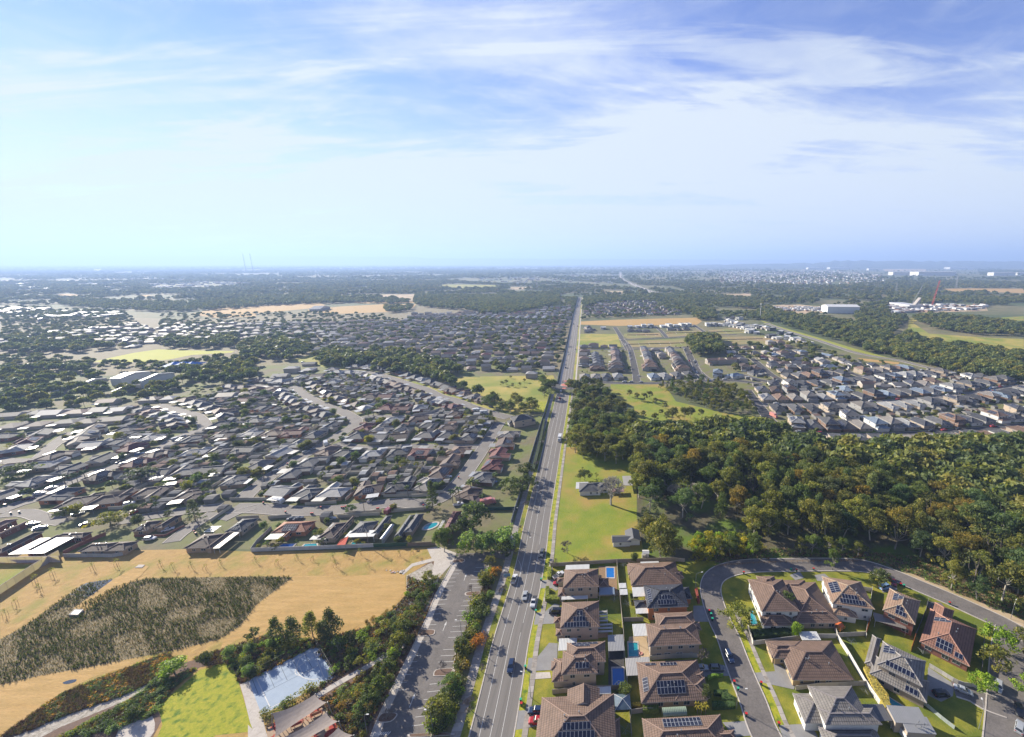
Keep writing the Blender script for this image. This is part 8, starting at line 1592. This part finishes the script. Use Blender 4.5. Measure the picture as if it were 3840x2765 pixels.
# far plain: woods to the horizon, thinner over the fields
FLD = [(k, [(p.x, p.y) for p in PL(k, s)], m, z) for k, s, m, z in (('e', '1680 660 1900 610 2268 585 2268 680 1900 690', 'dry', .1), ('f', '-20 605 300 575 700 560 760 580 600 610 300 640 -20 655', 'dry', .1), ('f', '600 620 900 590 1280 570 1560 570 1540 600 1300 640 900 655 600 640', 'dry', .1), ('f', '1000 550 1280 535 1560 545 1540 560 1100 565', 'dry', .12), ('f', '1100 485 1920 478 1900 495 1500 545 1400 520', 'bare_soil', .1), ('e', '510 485 600 478 730 490 690 510 510 515', 'dry', .1),
  ('e', '1230 490 1320 488 1350 500 1230 508', 'dry', .1), ('g', '220 380 410 378 410 395 260 400', 'bare_soil', .1), ('g', '990 412 1190 410 1190 428 1010 432', 'bare_soil', .1), ('g', '1770 440 2160 432 2170 480 2130 495 1900 470', 'bare_soil', .1), ('h', '0 405 230 400 230 440 180 450 0 430', 'bare_soil', .1), ('h', '1670 365 1860 362 2268 365 2268 398 1880 385 1670 395', 'dry', .1), ('h', '1410 580 1500 585 1440 620 1560 700 2000 730 2268 740 2268 860 1900 790 1560 740 1400 670', 'dry_green', .1),
  ('h', '2100 580 2268 570 2268 605 2110 605', 'field', .1), ('h', '250 495 560 480 780 500 790 540 560 560 300 530', 'bare_soil', .1), ('h', '1250 480 1700 480 1980 490 2000 530 1700 540 1260 550', 'bare_soil', .12), ('g', '820 165 860 163 860 170 820 172', 'dry', .1), ('f', '1790 395 2268 400 2268 430 1900 440 1790 420', 'dry_green', .1), ('h', '1210 215 1530 210 1540 235 1230 235', 'bare_soil', .3), ('h', '2090 205 2268 205 2268 230 2100 225', 'dry_green', .2), ('e', '820 265 900 262 900 280 830 280', 'dry', .2), ('e', '0 360 700 360 1190 352 1480 350 1480 362 700 372 0 372', 'bare_soil', .2), ('h', '740 365 960 366 960 373 740 372', 'dry', .1))]
for k, P, m, z in FLD: patch('dry_field' if m in ('dry', 'bare_soil') else 'grass_field', [Vector((x, y, 0)) for x, y in P], m, z)
def plain(n, y0, y1, sz, dens_noise=True, seed=1):
 r = np.random.default_rng(seed); Y = np.sqrt(r.uniform(y0 ** 2, y1 ** 2, n)); t = r.uniform(-1.5, 1.05, n); X = Y * t
 f = np.sin(X / 310 + 1.3 * np.sin(Y / 420)) + np.sin(Y / 260 + 1.7 * np.sin(X / 510 + .5)) + .6 * np.sin(X / 97 + Y / 150); g = np.sin(X / 61 + 2 * np.sin(Y / 83)) + np.sin(Y / 47 + 1.4 * np.sin(X / 71)); k = (f > -1.0) & (g > -.75)
 X, Y = X[k], Y[k]; bad = np.zeros(len(X), bool)
 for _, P, m, z in FLD:
  if m: bad |= inside(X, Y, P)
 for P in SUB: bad |= inside(X, Y, P)
 for P, q_ in THIN: bad |= inside(X, Y, P) & (r.random(len(X)) < q_)
 X, Y = X[~bad], Y[~bad]; sz = sz * np.where(r.random(len(X)) < .15, 1.5, 1.0); return [(x, y, -.4) for x, y in zip(X, Y)], r.uniform(.75, 1.25, len(X)) * sz
SUB = [[(p.x, p.y) for p in PL(k, s)] for k, s in (('p', '0 1150 900 1150 1600 1150 2000 1120 2160 1110 2200 1110 2700 1130 3000 1170 3200 1260 3840 1400 3840 3000 0 3000'),)]
THIN = [([(p.x, p.y) for p in PL(k, s)], q_) for k, s, q_ in (('h', '0 240 800 230 1200 260 1250 320 700 345 0 340', .75), ('g', '1200 250 2268 212 2268 340 1400 335', .6), ('h', '380 188 780 176 1900 176 1950 290 1250 290 800 240 380 235', .92), ('e', '0 205 2268 200 2268 470 0 470', .45), ('f', '0 205 2268 212 2268 480 0 480', .4), ('h', '240 485 800 480 800 560 240 560', 1.0), ('h', '1990 250 2268 250 2268 285 1990 285', .9))]
HWY = smooth(PL('g', '1128 262 1125 290 1150 320 1200 345 1260 370 1330 400 1400 425 1470 440 1550 475 1640 500 1760 520'), 4)
SUB.append([(p.x, p.y) for p in offset(HWY, -22)] + [(p.x, p.y) for p in offset(HWY, 22)[::-1]])
pa, sa_ = plain(60000, 1300, 3200, 1.0, seed=3); gn_scatter('far_woods', pa, sa_, FC, 'far woods of the plain, nearer part')
pb, sb_ = plain(70000, 3200, 8500, 1.35, seed=4); gn_scatter('far_woods', pb, sb_, FC2, 'far woods of the plain, middle part')
pc_, sc_ = plain(60000, 8500, 22000, 2.2, seed=5); gn_scatter('far_woods', pc_, sc_, FC2, 'far woods of the plain out to the horizon')
m = MB(); m.ribbon(offset(HWY, -16), offset(HWY, 16), 0, .3); tag(m.build('highway', M['concrete']), None, None, None, 'structure')
# vehicles on the highway, seen as specks
m = MB(); r_ = random.Random(8); hp = resample(HWY, 9)
for i in range(2, len(hp) - 2):
 for s in (-11, -7, 7, 11):
  if r_.random() < .45: q = hp[i] + Vector((tang(hp, i).y, -tang(hp, i).x, 0)) * s; m.box(q.x - 1.1, q.x + 1.1, q.y - 2.4, q.y + 2.4, .35, r_.choice((1.8, 1.8, 3.4)), r_.randrange(2))
tag(m.build('highway_traffic', [M['white'], M['dark_metal']]), 'traffic specks on the distant highway', None, None, 'stuff')
# scattered far buildings: roofs in the plain
m = MB(); WM_ = [mat('far_white_roof', (.6, .6, .6), .5, .1), mat('far_grey_roof', (.3, .3, .31), .6, .1), mat('far_tile_roof', (.24, .15, .11), .7, .1), M['far_wall'] if 'far_wall' in M else bpy.data.materials['far_wall']]
def specks(key, s, n, size, seed, h=(4, 8)):
 P = [(p.x, p.y) for p in PL(key, s)]; r = random.Random(seed); x0, x1 = min(p[0] for p in P), max(p[0] for p in P); y0, y1 = min(p[1] for p in P), max(p[1] for p in P); c = 0; t = 0
 while c < n and t < n * 30:
  t += 1; x, y = r.uniform(x0, x1), r.uniform(y0, y1)
  if inside(np.array(x), np.array(y), P): w, d, hh = r.uniform(*size), r.uniform(*size), r.uniform(*h); m.box(x - w / 2, x + w / 2, y - d / 2, y + d / 2, 0, hh, r.choice((0, 0, 1, 2)), False); c += 1
specks('h', '0 240 800 230 1200 260 1250 320 700 340 200 320 0 340', 1700, (9, 20), 1); specks('g', '1200 250 2268 210 2268 340 1700 350 1400 330', 1300, (9, 20), 2); specks('g', '0 300 700 280 1100 260 1100 350 600 360 0 350', 260, (12, 24), 3); specks('e', '0 380 1190 350 2268 330 2268 420 1190 440 0 450', 420, (9, 26), 4); specks('e', '0 210 2268 205 2268 320 0 340', 700, (16, 50), 5, (6, 14)); specks('f', '0 210 2268 220 2268 470 1200 480 0 420', 900, (10, 28), 6)
specks('h', '1250 482 1980 490 1960 530 1270 545', 150, (6, 22), 7, (2, 6)); specks('h', '280 500 780 505 780 535 320 528', 220, (4, 10), 8, (1.5, 4)); specks('e', '30 600 760 640 1100 660 1000 700 300 690 0 640', 60, (10, 26), 9, (3, 6)); specks('g', '500 180 1500 180 2268 195 2268 215 1200 225 500 200', 260, (30, 110), 10, (8, 16))
tag(m.build('far_buildings', WM_), 'scattered far buildings of the plain', None, None, 'stuff')
# long white warehouses near the horizon at the right
i = 0
for x0, x1, y, l_ in ((800, 1010, 190, 'top row, left'), (1080, 1200, 200, 'top row, centre'), (1220, 1340, 203, 'top row, right of centre'), (1360, 1560, 205, 'long one of the top row'), (1570, 1700, 208, 'top row, right'), (1715, 1890, 214, 'top row, far right'), (420, 640, 205, 'left of the row, behind the woods'), (660, 780, 215, 'below the left end of the row'), (820, 960, 213, 'second row, left'), (1110, 1200, 222, 'second row, centre'), (1290, 1460, 258, 'lower group, left'), (1480, 1760, 262, 'lower group, long one'), (2040, 2200, 262, 'by the right edge'), (2220, 2268, 258, 'cut by the right edge')):
 a, b = W('h', x0, y + 6), W('h', x1, y + 6); wd = b.x - a.x; h_ = wd * .04 + 24; e = empty('warehouse', (a.x, a.y, 0), 0, 'long white warehouse near the horizon, ' + l_, 'warehouse', 'warehouses near the horizon'); q = MB(); q.box(0, wd, 0, wd * .35, 0, h_); q.build('wall', M['white'], e); q = MB(); q.face([(-3, -3, h_), (wd + 3, -3, h_), (wd + 3, wd * .17, h_ + 3), (-3, wd * .17, h_ + 3)]); q.face([(-3, wd * .37, h_), (-3, wd * .17, h_ + 3), (wd + 3, wd * .17, h_ + 3), (wd + 3, wd * .37, h_)]); q.build('roof', WM_[0], e)
# white arched work tent, cranes, pylons, masts, monopole
a, b = W('h', 800, 548), W('h', 1012, 545); wd = b.x - a.x; dp = 45; e = empty('work_tent', (a.x, a.y, 0), R(-6), 'huge white fabric building at the construction site', 'tent building'); q = MB(); hh = wd * .27
q.box(wd * .3, wd, 0, dp, 0, hh * .8); q.face([(0, 0, 0), (wd * .3, 0, 0), (wd * .3, 0, hh * .8), (0, 0, hh * .8)]); q.face([(0, dp, 0), (0, 0, 0), (0, 0, hh * .8), (0, dp, hh * .8)]); q.build('wall', mat('tent_white', (.75, .77, .78), .6, .04), e)
q = MB(); q.face([(-1, -1, hh * .8), (wd + 1, -1, hh * .8), (wd + 1, dp * .5, hh), (-1, dp * .5, hh)]); q.face([(-1, dp, hh * .8), (-1, dp * .5, hh), (wd + 1, dp * .5, hh), (wd + 1, dp, hh * .8)]); q.face([(0, 0, hh * .8), (0, dp * .5, hh), (0, dp, hh * .8)]); q.build('roof', M['white'], e)
def lattice_mast(name, p, H, w, label, col, cat, top=.3, tilt=(0, 0)):
 e = empty(name, (p.x, p.y, 0), 0, label, cat); q = MB(); n = max(6, int(H / (w * 1.4))); C = lambda i, z: ((w * (1 - (1 - top) * z / H)) * (-.5 if i in (0, 3) else .5) + tilt[0] * z / H, (w * (1 - (1 - top) * z / H)) * (-.5 if i < 2 else .5) + tilt[1] * z / H, z)
 for i in range(4): q.bar(C(i, 0), C(i, H), w * .07, 0, 4, w * .05)
 q.build('legs', col, e); q = MB()
 for k in range(n):
  z0, z1 = H * k / n, H * (k + 1) / n
  for i in range(4): q.bar(C(i, z0), C((i + 1) % 4, z1), w * .04, 0, 3)
 q.build('bracing', col, e); return e
RD = mat('crane_red', (.55, .05, .04), .5); GS = mat('galvanised', (.35, .36, .38), .5, metal=.3)
p = W('h', 1580, 492); lattice_mast('crawler_crane', p, 75, 3.4, 'tall red lattice crane boom over the construction site', RD, 'crane', .6, (11, 0)); p = W('h', 1420, 500); lattice_mast('crawler_crane', p, 62, 2.2, 'thin grey leaning crane boom left of the red crane', GS, 'crane', .5, (26, 0))
p = W('h', 1462, 505); e = empty('gantry_hopper', (p.x, p.y, 0), R(30), 'pale conveyor hopper on the construction site', 'hopper'); q = MB(); loft(q, [[(x, -4, z0), (x, 4, z0), (x, 4, z1), (x, -4, z1)] for x, z0, z1 in ((-14, 0, 10), (0, 8, 20), (12, 20, 28))]); q.build('body', M['concrete'], e); q = MB(); q.bar((12, 0, 0), (12, 0, 20), .8); q.build('leg', GS, e)
for i, (x, y, H_) in enumerate(((1312, 392, 42), (558, 372, 45), (1760, 362, 50))): lattice_mast('power_pylon', W('h', x, y), H_ * (1.3 if i == 2 else 1), 7, ['steel power pylon standing in the woods right of the white tent', 'steel power pylon in the far woods above the yellow field', 'steel power pylon behind the long dry field'][i], GS, 'pylon', .2)
lattice_mast('power_pylon', W('g', 460, 392), 45, 7, 'steel pylon in the woods straight beyond the main road', GS, 'pylon', .2)
for i, (x, y0) in enumerate(((2183, 295), (2245, 292))): p = W('e', x, y0); hh = 0; q = proj(p.x, p.y, 0); H_ = 43 * p.y / 1000; lattice_mast('radio_mast', p, H_, H_ * .03, ['nearer', 'farther'][i] + ' of the twin radio masts on the left horizon', M['dark_metal'], 'radio mast', .5)
p = W('h', 298, 592); e = empty('phone_tower', (p.x, p.y, 0), 0, 'white monopole with a ring of antennas beside the estate embankment', 'phone tower'); q = MB(); q.bar((0, 0, 0), (0, 0, 36), .7, 0, 8, .45); q.build('pole', M['white'], e)
for i in range(6): q = MB(); a_ = i * 1.047; q.box(1.3 * math.cos(a_) - .25, 1.3 * math.cos(a_) + .25, 1.3 * math.sin(a_) - .25, 1.3 * math.sin(a_) + .25, 33, 36.5); q.build('antenna', M['white'], e)
# city towers on the horizon
for i, (x, w_, h_) in enumerate(((848, 3, 22), (856, 3, 26), (883, 4, 26), (890, 3, 20), (914, 3, 18), (930, 4, 30), (938, 3, 22), (924, 3, 14), (962, 3, 10), (975, 3, 12), (470, 3, 10), (492, 3, 12), (505, 3, 8), (245, 3, 6), (918, 3, 12))):
 px = 1800 + x * .4674; D_ = 26000; X_ = (px - PX) / FPX * D_ / math.cos(TH) * .98; q = MB(); s_ = D_ / FPX * .4674; q.box(-w_ * s_ / 2, w_ * s_ / 2, 0, 60, 0, h_ * s_ + 125 + 60); tag(q.build('city_tower', M['concrete'], None, (X_, D_ + 400, 0)), 'hazy tower of the city skyline on the horizon', 'tower', 'city skyline towers')
# school: white roofs with blue shade structure, long blue-grey classroom roofs, shops
def block_b(name, label, k, x1, y1, x2, y2, z, roofc, wall='white', ang=0, cat='building', mode='gx', rise=.18):
 a, b = W(k, x1, y1, z), W(k, x2, y2, z); rz = R(ang); e = empty(name, (a.x, a.y, 0), rz, label, cat); ca, sa = math.cos(rz), math.sin(rz); dx, dy = b.x - a.x, b.y - a.y; X, Y = dx * ca + dy * sa, -dx * sa + dy * ca; q = MB(); q.box(.5, X - .5, .5, Y - .5, 0, z - .05); q.build('wall', M['wall'], e, color=WC[wall]); q = MB(); hip(q, None, 0, 0, X, Y, z, rise, mode); q.build('roof', ROOFM(True), e, color=RC[roofc])
 for t in range(int(X / 6)): add_window(e, 3 + t * 6, .5, z * .5, 0, 2.4, 1.4)
 block([(a.x, a.y), (a.x + X * ca, a.y + X * sa), (b.x, b.y), (a.x - Y * sa, a.y + Y * ca)]); return e
SB = 'school_building'
block_b(SB, 'white-roofed school hall, left of the pair beside the playing field', 'a', 915, 245, 1080, 190, 8, 'white'); block_b(SB, 'white-roofed school hall with big grey skylights, right of the pair', 'a', 1060, 262, 1340, 198, 8.5, 'white'); block_b(SB, 'long blue-grey school classroom roof below the white halls', 'a', 850, 345, 1090, 285, 4, 'blue', 'grey'); block_b(SB, 'blue-grey classroom block left of the round tree clump', 'a', 380, 345, 560, 310, 4, 'blue', 'grey'); block_b(SB, 'low blue-grey classroom at the left edge of the school', 'a', 50, 390, 300, 365, 4, 'blue', 'grey'); block_b(SB, 'dark blue classroom behind the trees', 'a', 640, 280, 800, 240, 4, 'dkgrey', 'grey')
p = W('a', 1230, 190); e = empty('playground_shade', (p.x, p.y, 0), 0, 'bright blue tented shade structure beside the school hall', 'shade structure'); BL = mat('blue_cloth', (.05, .22, .65), .7, .05)
b_ = W('a', 1440, 190); s_ = (b_.x - p.x) / 3
for i in range(3): q = MB(); c_ = [(i * s_, 0, 5), ((i + 1) * s_, 0, 5), ((i + 1) * s_, 26, 5), (i * s_, 26, 5)]; t_ = ((i + .5) * s_, 13, 9); [q.face([c_[j], c_[(j + 1) % 4], t_]) for j in range(4)]; q.build('canopy', BL, e); q = MB(); [q.bar((c[0], c[1], 0), c, .2) for c in c_[:2]]; q.build('posts', M['white'], e)
block_b('local_shops', 'white-roofed shop building between the two dark tree belts', 'f', 100, 975, 240, 935, 6, 'white'); block_b('local_shops', 'smaller white-roofed shop beside the trees', 'f', 300, 960, 380, 935, 5, 'white'); block_b('grandstand', 'long dark sports pavilion between the dry playing fields', 'f', 610, 615, 800, 592, 6, 'dkgrey', 'grey', ang=12)
for i, (x, y, w_) in enumerate(((30, 612, 300), (590, 668, 170), (340, 700, 100), (780, 780, 100), (420, 815, 110), (1080, 890, 120), (800, 845, 80))): block_b('factory_shed', 'glinting pale factory roof in the left distance, ' + ['largest', 'long one beside the vehicle yard', 'small one above the houses', 'brightest small one', 'beside the dark trees', 'next to the playing field road', 'between the tree belts'][i], 'e', x, y, x + w_ * .7, y - 8, 7, 'ltgrey', 'grey', cat='factory')
# low roofs of the row houses beyond the noise wall
for i in range(14): x = 1650 + i * 78; block_b('row_house', 'pale-roofed row house behind the distant wall, %s from the left' % ORD[i], 'f', x, 692 + (i % 3), x + 60, 674, 5.5, 'ltgrey' if i % 3 else 'white', 'cream', mode='hip', rise=.35) if x < 2268 else block_b('row_house', 'pale-roofed row house behind the distant wall, %s from the left' % ORD[i], 'f', x, 692, x + 60, 674, 5.5, 'ltgrey', 'cream', mode='hip', rise=.35)
# ---------------------------------------------------------------- reeds, tufts and ground cover
def tuft_mesh(seed, m, h=.9, n=9, spread=.35):
 r = random.Random(seed); q = MB()
 for i in range(n):
  a = r.uniform(0, 6.28); d = r.uniform(.05, spread); x, y = math.cos(a), math.sin(a); z = h * r.uniform(.6, 1.1); w = .05
  q.face([(-y * w, x * w, 0), (y * w, -x * w, 0), (x * d + y * w * .3, y * d - x * w * .3, z), (x * d - y * w * .3, y * d + x * w * .3, z)])
 return q.mesh('tuft', m)
RM1, RM2, RM3 = [leafmat('reed_' + n_, a, b, c, .45) for n_, a, b, c in (('green', (.05, .065, .012), (.11, .125, .02), (.17, .16, .03)), ('brown', (.16, .11, .055), (.26, .19, .10), (.34, .27, .15)), ('dark', (.04, .045, .012), (.08, .08, .02), (.12, .10, .03)))]
def area(key, s, n, seed, noise=None):
 P = [(p.x, p.y) for p in PL(key, s)]; r = np.random.default_rng(seed); xs = [p[0] for p in P]; ys = [p[1] for p in P]; X = r.uniform(min(xs), max(xs), n); Y = r.uniform(min(ys), max(ys), n); k = inside(X, Y, P)
 k &= np.array([free_at(x, y, 0) for x, y in zip(X, Y)])
 if noise: k &= (np.sin(X / noise + 1.5 * np.sin(Y / noise / 1.3)) + np.sin(Y / noise * 1.4 + X / noise / 2)) > -.6
 if key == '1' and s == RB_: X, Y = np.round((X - .55 * Y) / 1.15) * 1.15 + .55 * Y + r.normal(size=n) * .12, Y
 return [(x, y, .0) for x, y in zip(X[k], Y[k])], r.uniform(.6, 1.35, k.sum())
RB_ = '0 900 200 790 500 570 640 480 850 440 560 660 900 490 1100 440 1924 425 2200 430 1924 640 1800 800 1640 900 1300 980 700 1100 300 1170 0 1240 -200 1240 -200 1000'
p_, s_ = area('1', RB_, 26000, 1); gn_scatter('reeds', p_, s_ * .5, [tuft_mesh(1, RM1), tuft_mesh(2, RM2), tuft_mesh(3, RM2, .7), tuft_mesh(4, RM2, .8), tuft_mesh(7, RM1, .7)], 'rows of reeds planted in the drained basin')
p_, s_ = area('1', RB_, 9000, 2, 3.5); gn_scatter('reeds', p_, s_ * .75, [tuft_mesh(5, RM3, 1.1, 12, .5), tuft_mesh(6, RM1, 1.0, 12, .5)], 'thicker dark reeds of the basin')
GB = [tuft_mesh(11, RM2, .55, 14, .5), tuft_mesh(12, mat('grass_straw', (.34, .22, .11), .9, vscale=.3, col2=(.45, .30, .16)), .6, 14, .5), tuft_mesh(13, RM1, .5, 14, .5), tuft_mesh(14, mat('grass_rust', (.26, .10, .05), .9, vscale=.3, col2=(.34, .15, .07)), .5, 12, .5)]
for k_, s_, n_, sd in (('2', '-350 1040 0 930 200 860 560 900 1000 800 1120 700 1250 560 1260 420 1450 500 1480 540 1390 740 1300 930 1200 1130 1030 1480 900 1640 700 1640 500 1250 0 1250', 30000, 3), ('1', '300 1420 500 1290 1000 1100 1260 1000 1350 1080 1260 1130 1100 1240 900 1330 640 1420 420 1500 200 1600 0 1633', 12000, 4), ('1', '450 1633 900 1400 1200 1230 1480 1110 1250 1330 1150 1470 900 1560', 5000, 5), ('3', '60 600 220 470 330 540 250 700 160 900 150 1100 60 1300 -100 1600 -250 1600 -60 1200 60 1000 60 800', 6000, 6)):
 p_, q_ = area(k_, s_, n_, sd); gn_scatter('ground_cover', p_, q_, GB, 'tufts of grass and ground cover in the garden beds')
CVG = [quad_mesh('cover', *leaf_cloud([((0, 0, .25), .5), ((.4, .2, .2), .35)], 70, .14, np.random.default_rng(s), flat=.6), [m]) for s, m in ((1, tinted('cov_green', None, (1.0, 1.3, .9))), (2, tinted('cov_rust', None, (2.6, 1.3, .9))), (3, tinted('cov_blue', None, (.9, 1.2, 1.3))), (4, tinted('cov_lime', None, (1.8, 2.1, .6))))]
for k_, s_, n_, sd in (('2', '-350 1040 0 930 200 860 560 900 1000 800 1120 700 1250 560 1260 420 1450 500 1480 540 1390 740 1300 930 1200 1130 1030 1480 900 1640 700 1640 500 1250 0 1250', 4200, 13), ('1', '300 1420 500 1290 1000 1100 1260 1000 1350 1080 1260 1130 1100 1240 900 1330 640 1420 420 1500', 2600, 14), ('1', '450 1633 900 1400 1200 1230 1480 1110 1250 1330 1150 1470 900 1560', 1800, 15)):
 p_, q_ = area(k_, s_, n_, sd, 2.5); gn_scatter('ground_cover', p_, q_ * 1.1, CVG, 'leafy ground cover of the garden beds')
# verge weeds and litter under the bush edge
p_, q_ = area('4', '150 300 700 270 1180 270 1500 370 1850 520 2268 690 2268 500 1500 250 700 200 150 200', 9000, 21); gn_scatter('undergrowth', p_, q_ * 1.3, CVG[:1] + GB[:2], 'undergrowth at the foot of the bushland')
# ---------------------------------------------------------------- haze
hz = MB(); B = 66000; hz.box(-B, B, -700, B, -1, 620); hm = bpy.data.materials.new('haze'); hm.use_nodes = True; n, l = nodes_of(hm); n.remove(n['Principled BSDF']); pv = n.new('ShaderNodeVolumePrincipled'); pv.inputs['Color'].default_value = (.40, .57, .94, 1); pv.inputs['Density'].default_value = HAZE_DENSITY; pv.inputs['Anisotropy'].default_value = HAZE_G
l.new(pv.outputs[0], n['Material Output'].inputs['Volume']); ho = hz.build('haze', hm); tag(ho, None, None, None, 'stuff')
for v_ in VAR.values():
 for e_, _ in v_:
  L_ = list(e_.children_recursive) + [e_]
  for q_ in L_[::1]: bpy.data.objects.remove(q_, do_unlink=True)

by = {}
for o_ in COL.objects:
 if 'label' in o_ and 'group' in o_ and o_.parent is None: by.setdefault((o_['label'], o_['group']), []).append(o_)
for (lb, g_), L_ in by.items():
 if 2 <= len(L_) <= 30 and len(lb.split()) <= 12:
  for i, o_ in enumerate(sorted(L_, key=lambda q: proj(q.location.x, q.location.y, 0)[0])): o_['label'] = '%s, %s from left' % (lb, ORD[i])
